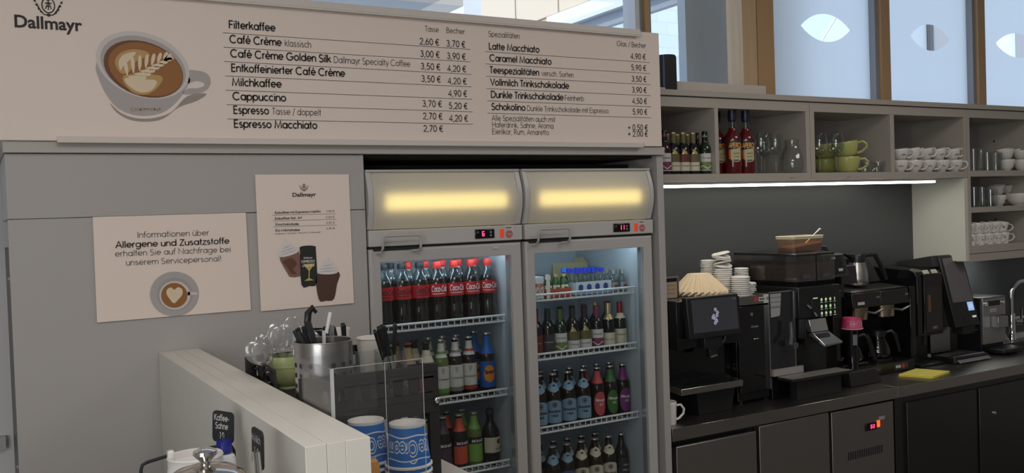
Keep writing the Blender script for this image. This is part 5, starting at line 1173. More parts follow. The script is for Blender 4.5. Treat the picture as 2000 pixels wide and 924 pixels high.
obj('lock', MB().lathe([(0, 0), (.009, 0), (.009, .006), (.005, .008), (0, .008)], seg=14).move(lambda v: Vector((p.x+v.x, 2.826-v.z, p.z+v.y))), CHROME, bc)
wt2 = thing('worktop', 'dark steel worktop at the sink end of the counter', 'worktop', (4.6, 2.82, .84))
BSTEEL = mat('black_steel', (.085, .082, .080), .3, .9)
SX0, SX1, SY0, SY1 = 5.02, 5.75, 2.98, 3.26
obj('slab', MB().box(3.6585, SX0, 2.816, 3.37, .842, CT).box(SX0, 6.3, 2.816, SY0, .842, CT).box(SX0, 6.3, SY1, 3.37, .842, CT).box(SX1, 6.3, SY0, SY1, .842, CT), DARKST, wt2, .0015)
obj('edge_line', MB().tube([(3.6595, 2.8165, CT-.001), (6.2, 2.8165, CT-.001)], .0012, 6).tube([(3.6588, 2.8162, .845), (3.6588, 2.8162, CT)], .0012, 6), EDGE, wt2)
snk = obj('sink', MB().box(SX0-.012, SX0+.004, SY0-.012, SY1+.012, CT, CT+.004).box(SX1-.004, SX1+.012, SY0-.012, SY1+.012, CT, CT+.004).box(SX0, SX1, SY0-.012, SY0+.004, CT, CT+.004).box(SX0, SX1, SY1-.004, SY1+.012, CT, CT+.004).box(SX0, SX1, SY0, SY1, .72, .724).box(SX0, SX0+.003, SY0, SY1, .724, CT).box(SX1-.003, SX1, SY0, SY1, .724, CT).box(SX0, SX1, SY1-.003, SY1, .724, CT), STEEL, wt2)
tp = thing('sink_tap', 'chrome arched tap with a single lever beside the sink', 'tap', (5.33, 3.30, CT))
L = (5.33, 3.30, CT)
obj('base', MB().lathe([(0, 0), (.027, 0), (.027, .05), (.022, .056), (.022, .17), (0, .172)], c=L, seg=20), CHROME, tp, sharp=50)
obj('spout', MB().tube([(L[0], L[1], CT+.12)]+[(L[0], L[1], CT+.16+.03*i) for i in range(5)]+[(L[0]+.10-.10*cos(a), L[1]-.02*sin(a/2), CT+.28+.075*sin(a)) for a in [pi*i/12 for i in range(1, 12)]]+[(L[0]+.2, L[1]-.02, CT+.24)], .0135, 12), CHROME, tp)
obj('lever', MB().tube([(L[0]+.02, L[1]-.01, CT+.115), (L[0]+.055, L[1]-.03, CT+.115)], .017, 12).tube([(L[0]+.052, L[1]-.028, CT+.115), (L[0]+.056, L[1]-.030, CT+.20)], .006, 8), CHROME, tp)
spb = thing('sink_upstand', 'pale strip along the wall behind the sink tap', 'ledge', (5.4, 3.35, CT))
obj('strip', MB().box(5.20, 6.3, 3.345, 3.371, CT+.001, CT+.030).box(5.20, 6.3, 3.360, 3.371, CT+.115, CT+.130), mat('pale_strip', (.55, .56, .53), .4), spb)
# mug at the end of the counter
mg = cup_thing('coffee_mug', .034, .038, .088, CERAM, .032, None, foot=False, bulge=0, hz=.48, rt=.005); tag(mg, 'white coffee mug on the left end of the worktop, half hidden by the grey post', 'mug'); mg.location = (2.372, 2.905, CT); mg.rotation_euler = (0, 0, -.5)

# ------------------------------------------------------------------ touchscreen coffee machine
cmA = thing('coffee_machine', 'black coffee machine with a wide tilted touchscreen, leftmost on the counter', 'coffee machine', (2.75, 2.95, CT))
bz_ = .0025
obj('body', MB().box(2.46, 2.825, 3.02, 3.32, CT+.001, 1.372), GLOSS, cmA, .004)
obj('pedestal', MB().hexa([(2.565, 2.935, CT), (2.745, 2.935, CT), (2.745, 3.02, CT), (2.565, 3.02, CT)], [(2.545, 2.925, 1.0), (2.760, 2.925, 1.0), (2.760, 3.02, 1.0), (2.545, 3.02, 1.0)]), BLACK, cmA, .002)
obj('hood', MB().box(2.475, 2.825, 2.955, 3.02, 1.17, 1.370), GLOSS, cmA, .004)
tr_ = obj('drip_tray', MB().hexa([(2.41, 2.86, 1.004), (2.742, 2.86, 1.004), (2.790, 3.02, 1.004), (2.44, 3.02, 1.004)], [(2.41, 2.86, 1.030), (2.742, 2.86, 1.030), (2.790, 3.02, 1.030), (2.44, 3.02, 1.030)]), mat('dark_chrome', (.50, .48, .45), .2, 1), cmA, .002)
gm = MB()
for k in range(12): gm.box(2.45+k*.024, 2.462+k*.024, 2.878, 3.0, 1.0302, 1.0312)
obj('grid', gm, BLACK, tr_)
# screen, tilted a little back
def tilt_slab(mb, x0, x1, z0, z1, yb, tilt, d0, d1, xs=0):
    f = lambda x, z, d: (x+(z-z0)*xs, yb+(z-z0)*tilt+d, z)
    return mb.hexa([f(x0, z0, d0), f(x1, z0, d0), f(x1, z1, d0), f(x0, z1, d0)], [f(x0, z0, d1), f(x1, z0, d1), f(x1, z1, d1), f(x0, z1, d1)])
scr = obj('screen_housing', tilt_slab(MB(), 2.512, 2.796, 1.212, 1.383, 2.918, .10, 0, .03), BLACK, cmA, .004)
SCRM = mat('screen_dim', (.02, .021, .024), .08, emit=(.28, .29, .33), es=.05)
obj('screen', tilt_slab(MB(), 2.536, 2.784, 1.236, 1.372, 2.918+.0024, .10, -.0012, 0), SCRM, scr)
fl = MB(); rr = random.Random(3)
for cx_, cz_ in ((2.662, 1.325), (2.672, 1.312), (2.650, 1.300), (2.657, 1.287), (2.664, 1.278), (2.645, 1.293), (2.655, 1.270), (2.668, 1.300)):
    for k in range(5):
        a = k*1.256+cz_*40; q = (cx_+.0050*cos(a), cz_+.0050*sin(a)); fl.add([(q[0]+.0036*cos(b), 2.918+.1*(q[1]+.0036*sin(b)-1.212)-.0014, q[1]+.0036*sin(b)) for b in [j*pi/3 for j in range(6)]], [tuple(range(6))])
obj('screen_flowers', fl, mat('screen_lilac', (.1, .1, .12), .5, emit=(.42, .40, .55), es=.55), scr)
lt = MB(); text_flat(lt, 'Franke', (2.762, 2.918+.0145, 1.360), (2.783, 2.918+.0145, 1.360), .006, .11); obj('lettering', lt, INKG if 0 else mat('grey_logo', (.35, .35, .36), .5), scr)
obj('outlet', MB().box(2.60, 2.70, 2.93, 2.965, 1.165, 1.212).box(2.63, 2.67, 2.935, 2.96, 1.13, 1.165), BLACK, cmA, .003)
obj('milk_hose', MB().tube([(2.735, 2.95, 1.215), (2.728, 2.95, 1.19), (2.70, 2.955, 1.165), (2.665, 2.96, 1.145)], .005, 8), mat('hose_grey', (.10, .10, .105), .3), cmA)
obj('chrome_nozzle', MB().tube([(2.63, 2.93, 1.128), (2.668, 2.93, 1.134)], .004, 8), CHROME, cmA)
cmB = thing('milk_fridge', 'black gloss milk fridge with a steel top rail beside the touchscreen machine', 'fridge', (2.93, 2.97, CT))
obj('body', MB().box(2.828, 3.020, 2.985, 3.33, CT+.012, 1.322), GLOSS, cmB, .004)
obj('door', MB().box(2.832, 3.016, 2.972, 2.984, CT+.05, 1.318), mat('black_door_gloss', (.008, .008, .009), .12), cmB, .003)
obj('foot', MB().box(2.84, 2.86, 2.99, 3.3, CT, CT+.012).box(2.99, 3.01, 2.99, 3.3, CT, CT+.012), BLACK, cmB)
TOPST = mat('warm_steel', (.36, .345, .32), .3, 1)
obj('top_rail', MB().box(2.828, 3.020, 2.972, 2.984, 1.323, 1.362).box(2.828, 3.020, 2.984, 3.33, 1.323, 1.327).box(2.828, 2.834, 2.984, 3.33, 1.327, 1.362).box(3.014, 3.020, 2.984, 3.33, 1.327, 1.362), TOPST, cmB, .001)
obj('round_sticker', MB().disc((2.935, 2.9712, 1.345), .0125, 'y', 20), mat('sticker_red'), cmB); obj('sticker', MB().box(2.953, 2.992, 2.9708, 2.9716, 1.335, 1.352), mat('sticker_white'), cmB)
sm = MB()
for k in range(7): sm.box(2.957+k*.0045, 2.960+k*.0045, 2.9700, 2.9706, 1.340, 1.347)
obj('sticker_print', sm, INK, cmB)
lt = MB(); text_flat(lt, 'Franke', (2.905, 2.9715, 1.222), (2.945, 2.9715, 1.222), .010, .11); obj('lettering', lt, mat('grey_logo'), cmB)
obj('lock', MB().box(2.905, 2.912, 2.968, 2.972, 1.275, 1.288), CHROME, cmB); obj('chrome_badge', MB().ball((2.935, 2.972, 1.172), .018, .003, .004), CHROME, cmB)
# cup fridge / cooler with mirror door
mf = thing('milk_cooler', 'narrow cooler with a mirrored glass door edged in chrome beside the bean hopper machine', 'cooler', (3.09, 2.95, CT))
obj('body', MB().box(3.024, 3.155, 2.975, 3.30, CT, 1.366), GLOSS, mf, .003)
MIRR = mat('dark_mirror', (.05, .05, .055), .03, .6)
obj('mirror_door', MB().box(3.002, 3.158, 2.962, 2.972, 1.0, 1.366), MIRR, mf)
obj('chrome_edge', MB().box(2.998, 3.002, 2.958, 2.9715, .945, 1.37).box(3.156, 3.160, 2.958, 2.9715, 1.0, 1.37).box(2.998, 3.160, 2.958, 2.9715, 1.366, 1.371), mat('satin_chrome', (.62, .61, .59), .2, 1), mf)
obj('painted_cup_reflection', MB().extrude([(3.012, 1.362), (3.078, 1.362), (3.070, 1.275), (3.066, 1.262), (3.014, 1.258)], 'y', 2.9605, 2.962), mat('reflection_grey', (.36, .36, .37), .2), mf, 0)  # reflection of stacked white cups, painted as a grey plate on the mirror
lm = MB()
for zz in (1.345, 1.325, 1.305, 1.30): lm.box(3.012, 3.075, 2.960, 2.9604, zz-.0012, zz+.0012)
obj('painted_reflection_lines', lm, mat('reflection_line', (.12, .12, .13), .4), mf)  # dark lines drawn into the painted cup reflection
obj('base_plate', MB().box(3.004, 3.19, 2.945, 2.957, 1.0, 1.03), mat('beige_steel', (.45, .42, .39), .4, .4), mf)
# bean hopper machine
cmC = thing('bean_to_cup_machine', 'black coffee machine with twin bean hoppers, green-lit touchscreen and chrome spout', 'coffee machine', (3.29, 2.93, CT))
obj('body', MB().box(3.162, 3.425, 3.02, 3.34, CT+.001, 1.24), MATTB, cmC, .004)
obj('head', MB().box(3.160, 3.426, 2.935, 3.34, 1.241, 1.382), BLACK, cmC, .005)
hp = thing  # (hoppers are parts below)
def hopper(x0, x1):
    z0, z1, y0, y1 = 1.384, 1.520, 2.945, 3.335; T = .003
    h = obj('bean_hopper', MB().box(x0, x1, y0, y0+T, z0, z1).box(x0, x1, y1-T, y1, z0, z1).box(x0, x0+T, y0, y1, z0, z1).box(x1-T, x1, y0, y1, z0, z1), thin('smoked_plastic', (.80, .77, .75), .6, .05, .05, .012), cmC)
    lv = 1.478
    bm = MB(); bm.box(x0+.004, x1-.004, y0+.004, y1-.004, z0+.022, lv)
    be = obj('coffee_beans', bm, mat('coffee_beans', (.105, .062, .045), .45, vary=(170, (.022, .013, .010)), bump=(170, 1, (1, 1, 1))), h)
    bb = MB(); rq = random.Random(5)
    for k in range(46): bb.ball((rq.uniform(x0+.012, x1-.012), rq.uniform(y0+.012, y1-.012), lv+.001), .0075, .005, .004, 6, 4)
    obj('loose_beans', bb, mat('coffee_beans'), h)
    obj('hopper_lid', MB().box(x0-.001, x1+.001, y0-.001, y1+.001, z1, z1+.010), mat('smoked_lid', (.016, .015, .014), .2), h, .002)
    obj('hopper_floor', MB().box(x0, x1, y0, y1, z0-.001, z0+.02), BLACK, h)
    lb_ = MB().box((x0+x1)/2-.028, (x0+x1)/2+.03, y0-.001, y0-.0002, 1.415, 1.440); obj('hopper_label', lb_, mat('hopper_label', (.05, .047, .055), .5), h)
    lt = MB(); text_flat(lt, 'Dallmayr', ((x0+x1)/2-.018, y0-.0008, 1.424), ((x0+x1)/2+.022, y0-.0008, 1.424), .007, .1); obj('lettering', lt, mat('hopper_print', (.16, .15, .16), .5), h)
hopper(3.160, 3.285); hopper(3.292, 3.408)
s_ = obj('screen', MB().box(3.238, 3.410, 2.931, 2.936, 1.243, 1.338), mat('screen_black', (.008, .012, .009), .06), cmC, .002)
ic = MB(); wl = MB()
for r__ in range(3):
    for c__ in range(4):
        cx_, cz_ = 3.300+c__*.0285, 1.318-r__*.031
        (ic if (r__+c__) % 2 else wl).add([(cx_+.0065*cos(a)*(.45 if c__ == 3 else 1), 2.9306, cz_+.0075*sin(a)) for a in [j*pi/6 for j in range(12)]], [tuple(range(12))]); wl.box(cx_-.007, cx_+.007, 2.9304, 2.9307, cz_-.0135, cz_-.0115)
wl.box(3.246, 3.275, 2.9304, 2.9307, 1.325, 1.330)
obj('drink_icons', ic, mat('icon_green', (.1, .2, .1), .5, emit=(.45, .75, .28), es=.75), s_); obj('drink_captions', wl, mat('icon_white', (.2, .2, .2), .5, emit=(.75, .85, .65), es=.5), s_)
obj('lever', MB().tube([(3.21, 2.932, 1.30), (3.225, 2.925, 1.285)], .005, 8).tube([(3.245, 2.925, 1.265), (3.255, 2.92, 1.248)], .005, 8), mat('lever_grey', (.35, .42, .48), .2, .6), cmC)
# chrome spout: upright plate folding into a forward-sloping scoop
obj('spout_plate', MB().hexa([(3.205, 2.905, 1.180), (3.312, 2.905, 1.180), (3.306, 2.915, 1.236), (3.198, 2.915, 1.236)], [(3.205, 2.935, 1.180), (3.312, 2.935, 1.180), (3.306, 2.94, 1.236), (3.198, 2.94, 1.236)]), CHROME, cmC, .002)
sp_ = obj('spout_scoop', MB().hexa([(3.205, 2.905, 1.178), (3.312, 2.905, 1.178), (3.345, 2.855, 1.132), (3.232, 2.855, 1.126)], [(3.205, 2.93, 1.170), (3.312, 2.93, 1.170), (3.345, 2.86, 1.122), (3.232, 2.86, 1.116)]), mat('polished_spout', (.75, .74, .70), .1, 1), cmC, .002)
obj('spout_slot', MB().add([(3.219, 2.8985, 1.1735), (3.300, 2.8985, 1.1735), (3.300, 2.882, 1.158), (3.224, 2.882, 1.158)], [(0, 1, 2, 3)]), BLACK, sp_)
obj('spout_back', MB().box(3.17, 3.20, 2.94, 3.02, 1.15, 1.24).box(3.205, 3.30, 2.942, 3.02, 1.12, 1.24), BLACK, cmC, .003)
obj('steam_wand', MB().tube([(3.10, 2.93, 1.235), (3.098, 2.925, 1.17), (3.075, 2.91, 1.135)], .010, 10).box(3.10, 3.128, 2.915, 2.93, 1.118, 1.142), mat('wand_grey', (.09, .09, .095), .35, .2), cmC)
dt = obj('drip_tray', MB().hexa([(3.024, 2.858, .985), (3.404, 2.858, .985), (3.404, 2.944, .985), (3.024, 2.944, .985)], [(3.024, 2.858, .996), (3.404, 2.858, .996), (3.404, 2.944, .996), (3.024, 2.944, .996)]), mat('tray_black', (.02, .02, .02), .3), cmC, .001)
gm = MB()
for a, b in ((3.026, 3.192), (3.198, 3.402)):
    n = 22
    for k in range(n): x = a+(b-a)*k/n; gm.box(x, x+(b-a)/n*.62, 2.857, 2.943, .9965, .9985)
    gm.box(a, b, 2.857, 2.861, .9965, .999); gm.box(a, b, 2.9, 2.904, .9965, .9985)
obj('drip_grid', gm, mat('grid_steel', (.62, .60, .57), .45, .7), dt)
obj('tray_foot', MB().box(3.10, 3.38, 2.90, 2.944, CT, .985), MATTB, cmC, .002)
# tub of cocoa with a spoon on the hopper lids
p0 = at(1564, 492, 3.12); TZ = 1.5305; tbx = (3.375, 3.12)
tub = thing('cocoa_tub', 'clear amber plastic tub of cocoa powder standing on the bean hoppers', 'tub', (tbx[0], tbx[1], TZ))
def tubloop(s, z, hx=.104, hy=.058): return [(tbx[0]+sx*hx*s, tbx[1]+sy*hy*s, z) for sx, sy in ((-1, -.8), (-.9, -1), (.9, -1), (1, -.8), (1, .8), (.9, 1), (-.9, 1), (-1, .8))]
a_, b_ = tubloop(.92, TZ), tubloop(1.0, TZ+.070); n = 8
obj('tub_wall', MB().add(a_+b_, [tuple(range(8))]+[(i, (i+1) % 8, 8+(i+1) % 8, 8+i) for i in range(8)]), thin('amber_plastic', (.86, .58, .26), .6, .08, .05, .07), tub)
obj('rim', MB().tube(tubloop(1.01, TZ+.071), .0028, 6, True).add(tubloop(1.0, TZ+.060)+tubloop(1.015, TZ+.072), [(i, (i+1) % 8, 8+(i+1) % 8, 8+i) for i in range(8)]), mat('tub_rim', (.70, .62, .44), .4), tub)
pw = MB(); pts = tubloop(.90, TZ+.002); tops = [(x*1+0, y, TZ+.030+.016*((x-tbx[0])/.10)+.008*sin(i*2.1)) for i, (x, y, z) in enumerate(tubloop(.94, 0))]
pw.hexa(pts, tops); obj('cocoa_powder', pw, mat('cocoa', (.11, .045, .016), .9), tub)
obj('spoon', MB().tube([(tbx[0]+.03, tbx[1], TZ+.03), (tbx[0]+.09, tbx[1]-.01, TZ+.078), (tbx[0]+.120, tbx[1]-.012, TZ+.097)], [.003, .003, .004], 6).ball((tbx[0]+.124, tbx[1]-.012, TZ+.100), .009, .006, .004, 8, 5), mat('spoon_white', (.7, .68, .62), .4), tub)
# paper sign holder and paper filters on the touchscreen machine
p = at(1313, 578, 3.06); ph = thing('note_holder', 'small chrome-edged holder with a tan handwritten note at the left of the machines', 'note', (p.x, 3.06, 1.372))
obj('frame', MB().box(p.x-.045, p.x+.032, 3.06, 3.066, 1.3725, 1.462), BLACK, ph); obj('chrome_top', MB().box(p.x-.045, p.x+.034, 3.055, 3.068, 1.458, 1.467).box(p.x+.030, p.x+.034, 3.055, 3.068, 1.385, 1.46), CHROME, ph)
obj('note', MB().box(p.x-.045, p.x+.026, 3.0585, 3.0595, 1.374, 1.442), mat('note_tan', (.50, .39, .26), .7), ph)
lt = MB()
for k, s in enumerate(('Bitte nur', 'hier den', 'Filter')): text_flat(lt, s, (p.x-.030, 3.0583, 1.424-k*.016), (p.x+.018, 3.0583, 1.424-k*.016), .007, .06)
obj('handwriting', lt, mat('note_ink', (.2, .13, .08), .7), ph)
fc = at(1372, 577, 3.09); FCX, FCY = fc.x+.012, 3.125
def filter_mb(k):
    m_ = MB(); n = 208; vs = []; H = .072; R0, R1 = .050, .118
    for i in range(n):
        a = 2*pi*i/n; w = cos(a*26)
        for s_ in range(7):
            t = s_/6; r = R0+(R1-R0)*t; r += w*.0085*t**.6; z = H*(1-t**.92); vs.append((r*cos(a), r*sin(a), z))
    fs = [(i*7+j, ((i+1) % n)*7+j, ((i+1) % n)*7+j+1, i*7+j+1) for i in range(n) for j in range(6)]
    m_.add(vs, fs, True); m_.add([(R0*cos(2*pi*i/n), R0*sin(2*pi*i/n), H) for i in range(n)], [tuple(range(n))]); return m_
ffil = thing('coffee_filter', 'x', 'paper filter'); obj('filter_paper', filter_mb(0), mat('filter_paper', (.78, .62, .42), .8), ffil, sharp=80)
KF = Kind(ffil)
for k in range(5): KF.put((FCX+.001*(k % 2), FCY, 1.3735+k*.0042), ('lowest' if k == 0 else ORD[k])+' fluted paper filter'+('' if k == 0 else ' from bottom')+' of the upturned stack on the touchscreen machine' if k < 4 else 'topmost fluted paper filter of the upturned stack on the touchscreen machine', 'paper coffee filters', (0, 0, k*.06))
# stacks of lids on the steel tray
lidt = thing('cup_lid', 'x', 'lid'); obj('lid', MB().lathe([(0, .007), (.030, .007), (.034, .0085), (.0365, .0085), (.0375, .0050), (.0425, .0044), (.0437, .0020), (.0425, 0), (.036, .0005), (.0, .003)], seg=28), mat('lid_white', (.80, .78, .74), .35), lidt, sharp=30)
KL = Kind(lidt)
stacks = [('shorter rear stack at the left', 1384, 3.22, .80, 23, 0), ('tallest stack', 1413, 3.145, .97, 24, 0), ('rear stack beside the hopper', 1449, 3.235, .80, 17, 0), ('front middle stack', 1447, 3.075, .98, 13, 0), ('low right stack', 1482, 3.10, .80, 10, 0)]
for nm, px, y, sc, n, _ in stacks:
    c_ = at(px, 570, y); z = 1.3275; yy = y; xx = c_.x
    lean = 0; tlt = 0
    for k in range(n):
        if nm == 'tallest stack' and k >= 17: tlt = .22; lean = (k-17)*.0016
        pos = ('lowest' if k == 0 else 'topmost' if k == n-1 else ORD[k]+' from bottom')
        if px == 1482: xx = min(xx, 3.02-.0)
        KL.put((xx+rnd.uniform(-.0012, .0012)-lean, yy+rnd.uniform(-.0012, .0012), z), f'white cup lid, {pos} in the {nm}', 'white cup lids in '+nm, (0, -tlt, rnd.uniform(0, 6)), sc)
        z += .0088*(1 if sc > .9 else .92)+(0.0015 if tlt else 0)

# ------------------------------------------------------------------ grinder behind the filter brewer
gr = thing('coffee_grinder', 'black coffee grinder with a sloped control head between the hopper machine and the brewer', 'grinder', (3.50, 3.1, CT))
obj('body', MB().box(3.445, 3.562, 3.052, 3.22, CT, 1.34), mat('olive_black_gloss', (.014, .013, .010), .12), gr, .006)
obj('head', MB().hexa([(3.415, 2.995, 1.405), (3.572, 2.995, 1.405), (3.572, 3.2, 1.385), (3.415, 3.2, 1.385)], [(3.415, 3.02, 1.512), (3.558, 3.02, 1.512), (3.558, 3.2, 1.53), (3.415, 3.2, 1.53)]), DARKG, gr, .004)
pn = obj('control_plate', MB().hexa([(3.45, 2.992, 1.425), (3.535, 2.992, 1.425), (3.525, 3.012, 1.508), (3.44, 3.012, 1.508)], [(3.45, 2.996, 1.425), (3.535, 2.996, 1.425), (3.525, 3.016, 1.508), (3.44, 3.016, 1.508)]), BLACK, gr, .001)
obj('label', MB().box(3.457, 3.480, 3.004, 3.008, 1.490, 1.500), mat('sticker_white'), pn); obj('label', MB().box(3.492, 3.520, 2.993, 2.997, 1.433, 1.445), mat('sticker_white'), pn)
obj('hopper', MB().hexa([(3.585, 3.06, 1.36), (3.70, 3.06, 1.36), (3.70, 3.2, 1.36), (3.585, 3.2, 1.36)], [(3.565, 3.04, 1.45), (3.665, 3.04, 1.45), (3.665, 3.22, 1.45), (3.565, 3.22, 1.45)]), DARKG, gr, .003)
obj('hopper_neck', MB().box(3.545, 3.60, 3.06, 3.2, 1.30, 1.362), BLACK, gr)
obj('arm', MB().hexa([(3.575, 3.16, 1.45), (3.68, 3.16, 1.45), (3.68, 3.3, 1.45), (3.575, 3.3, 1.45)], [(3.555, 3.16, 1.545), (3.60, 3.16, 1.545), (3.60, 3.3, 1.545), (3.555, 3.3, 1.545)]), BLACK, gr, .003)
obj('chrome_lid', MB().ball((3.515, 3.04, 1.335), .038, .018, .007, 14, 6), STEEL, gr)
obj('chute', MB().box(3.475, 3.535, 3.018, 3.03, 1.10, 1.325), BLACK, gr, .004)

# ------------------------------------------------------------------ twin filter coffee brewer
BRX = mat('brewer_black', (.016, .015, .014), .3)
br = thing('filter_coffee_brewer', 'black twin filter coffee brewer with steel baskets and two warming plates', 'coffee brewer', (3.95, 3.08, CT))
obj('base', MB().box(3.715, 4.118, 3.065, 3.36, CT, .945), BRX, br, .003)
obj('column', MB().box(3.68, 4.165, 3.27, 3.365, .945, 1.26), MATTB, br, .003)
obj('side_wall', MB().box(4.122, 4.165, 3.085, 3.27, CT, 1.315), GLOSS, br, .004)
hd = MB()
for a, b in ((3.695, 3.902), (3.905, 4.118)):
    vs0 = [(a, 3.085, 1.232), (b, 3.085, 1.232), (b, 3.365, 1.232), (a, 3.365, 1.232)]
    hd.hexa(vs0, [(a, 3.095, 1.303), (b, 3.095, 1.308), (b, 3.365, 1.325), (a, 3.365, 1.322)])
obj('brew_head', hd, BRX, br, .004)
obj('brew_head_top', MB().hexa([(3.70, 3.10, 1.309), (4.115, 3.10, 1.312), (4.115, 3.36, 1.329), (3.70, 3.36, 1.326)], [(3.72, 3.12, 1.315), (4.10, 3.12, 1.318), (4.10, 3.36, 1.335), (3.72, 3.36, 1.333)]), mat('steel_dull', (.18, .18, .17), .35, 1), br)
lb_ = MB(); lb_.box(3.725, 3.775, 3.0835, 3.0845, 1.248, 1.262); obj('label', lb_, mat('sticker_white'), br)
lt = MB(); text_flat(lt, 'Bonamat', (3.735, 3.0865, 1.285), (3.775, 3.0865, 1.285), .008, .1); obj('red_lettering', lt, mat('dull_red', (.25, .03, .02), .5), br)
for cx_ in (3.868, 4.088):
    ck = MB(); ck.tube([(cx_+.0045*cos(i*pi/5), 3.0845, 1.278+.0045*sin(i*pi/5)) for i in range(10)], .0008, 4, True); ck.tube([(cx_+.014+.0045*cos(i*pi/5), 3.0845, 1.278+.0045*sin(i*pi/5)) for i in range(10)], .0008, 4, True); obj('symbol', ck, mat('grey_logo'), br)
for k, cx_ in enumerate((3.800, 4.005)):
    cy_ = 3.165
    obj('brew_basket', MB().lathe([(.056, .0), (.062, .006), (.064, .062), (.066, .066), (0, .066)], c=(cx_, cy_, 1.164), seg=28).lathe([(0, 0), (.02, 0), (.03, .0), (.056, 0)], c=(cx_, cy_, 1.164), seg=28), mat('basket_steel', (.50, .44, .33), .18, 1), br)
    obj('basket_handle', MB().tube([(cx_+.03, cy_-.05, 1.205), (cx_+.045, cy_-.085, 1.200), (cx_+.07, cy_-.10, 1.215), (cx_+.085, cy_-.105, 1.222)], [.006, .007, .006, .004], 8), mat('basket_grip', (.16, .155, .15), .3, .6), br)
    obj('warming_plate', MB().lathe([(0, .0), (.066, .0), (.066, .006), (.060, .008), (0, .008)], c=(cx_-.01, 3.185, .945), seg=28), MATTB, br)
    pl_ = obj('switch_plate', MB().box(cx_-.045, cx_+.06, 3.0635, 3.0655, .903, .937), mat('plate_grey', (.045, .043, .04), .4), br)
    ic = MB(); ic.box(cx_-.035, cx_+.002, 3.063, 3.0638, .914, .927); obj('sticker', ic, mat('sticker_white'), pl_)
    obj('round_sticker', MB().disc((cx_+.022, 3.0632, .920), .0125, 'y', 18), mat('sticker_red'), pl_)
    obj('indicator', MB().disc((cx_+.047, 3.0632, .921), .003, 'y', 10), mat('indicator_amber', (.5, .3, .1), .4), pl_)
def carafe():
    t = thing('coffee_carafe', 'x', 'carafe')
    obj('glass_bowl', MB().lathe([(0, .001), (.050, .001), (.063, .010), (.066, .032), (.058, .065), (.043, .095), (.037, .118), (.040, .132), (.0385, .132), (.0355, .118), (.0415, .095), (.0565, .065), (.0645, .032), (.0615, .011), (0, .003)], seg=28), thin('carafe_glass', (.52, .50, .48), .8, .04, .05), t)
    obj('coffee', MB().lathe([(0, .004), (.049, .004), (.0605, .012), (.0635, .032), (.061, .046), (0, .046)], seg=24), mat('coffee', (.012, .007, .005), .15), t)
    obj('collar', MB().lathe([(.0425, .112), (.0425, .140), (.030, .146), (0, .147)], seg=24), BLACK, t)
    obj('handle', MB().tube([(.040, 0, .130), (.066, 0, .138), (.082, 0, .120), (.095, 0, .075), (.102, 0, .030)], [.009, .010, .011, .010, .008], 8), BLACK, t)
    mk = MB()
    for k in range(6): a = -.55; z = .035+k*.010; r = .0605-.0002*k*10; mk.box(-.010, -.002, -.0668+abs(k-0)*.003, -.0662+k*.003, z, z+.003)
    obj('measure_marks', mk, LETR, t)
    mb = MB(); text_cyl(mb, 'FLOR', .0668, .022, .009, .11, -.75, .38); text_cyl(mb, 'ART', .0668, .010, .009, .11, -.78, .30); obj('lettering', mb, mat('carafe_print', (.45, .45, .44), .5), t)
    return t
KCf = Kind(carafe())
KCf.put((3.775, 3.18, .9535), 'glass coffee carafe with black handle on the left warming plate', 'glass coffee carafes', (0, 0, -.75))
KCf.put((3.985, 3.18, .9535), 'glass coffee carafe with black handle on the right warming plate', 'glass coffee carafes', (0, 0, -.75))
bh = thing('carafe_grip', 'black sloping handle standing against the brewer beside the left carafe', 'handle', (3.89, 3.16, .945)); obj('grip', MB().tube([(3.895, 3.13, .955), (3.885, 3.14, 1.02), (3.862, 3.15, 1.09)], [.013, .014, .012], 8), BLACK, bh)
# steel thermos under a black lid rest on top of the brewer
L = (3.868, 3.20, 1.334)
th = thing('steel_coffee_pot', 'round brushed steel coffee pot standing on top of the brewer', 'pot', L)
obj('pot_body', MB().lathe([(0, 0), (.045, 0), (.055, .012), (.057, .035), (.050, .075), (.042, .105), (.040, .118)], c=L, seg=28), STEEL, th)
obj('pot_collar', MB().lathe([(.0405, .112), (.0415, .148), (.038, .155), (0, .156)], c=L, seg=24), BLACK, th)
obj('handle', MB().tube([(L[0]+.03, L[1]-.02, L[2]+.150), (L[0]+.085, L[1]-.04, L[2]+.150), (L[0]+.125, L[1]-.045, L[2]+.09), (L[0]+.158, L[1]-.05, L[2]+.02)], [.010, .012, .012, .009], 8), BLACK, th)
obj('spout', MB().hexa([(L[0]-.035, L[1]-.02, L[2]+.13), (L[0]-.035, L[1]+.02, L[2]+.13), (L[0]-.03, L[1]+.02, L[2]+.155), (L[0]-.03, L[1]-.02, L[2]+.155)], [(L[0]-.095, L[1]-.012, L[2]+.158), (L[0]-.095, L[1]+.012, L[2]+.158), (L[0]-.093, L[1]+.012, L[2]+.165), (L[0]-.093, L[1]-.012, L[2]+.165)]), BLACK, th, .003)
L2 = (4.0, 3.275, 1.334)
t2 = thing('black_pot_lid', 'black plastic pot with sloping side standing behind the steel coffee pot', 'pot', L2); obj('pot_body', MB().hexa([(3.905, 3.25, L2[2]), (4.115, 3.25, L2[2]), (4.115, 3.34, L2[2]), (3.905, 3.34, L2[2])], [(3.87, 3.25, L2[2]+.135), (4.005, 3.25, L2[2]+.150), (4.005, 3.34, L2[2]+.150), (3.87, 3.34, L2[2]+.135)]), DARKG, t2, .006)
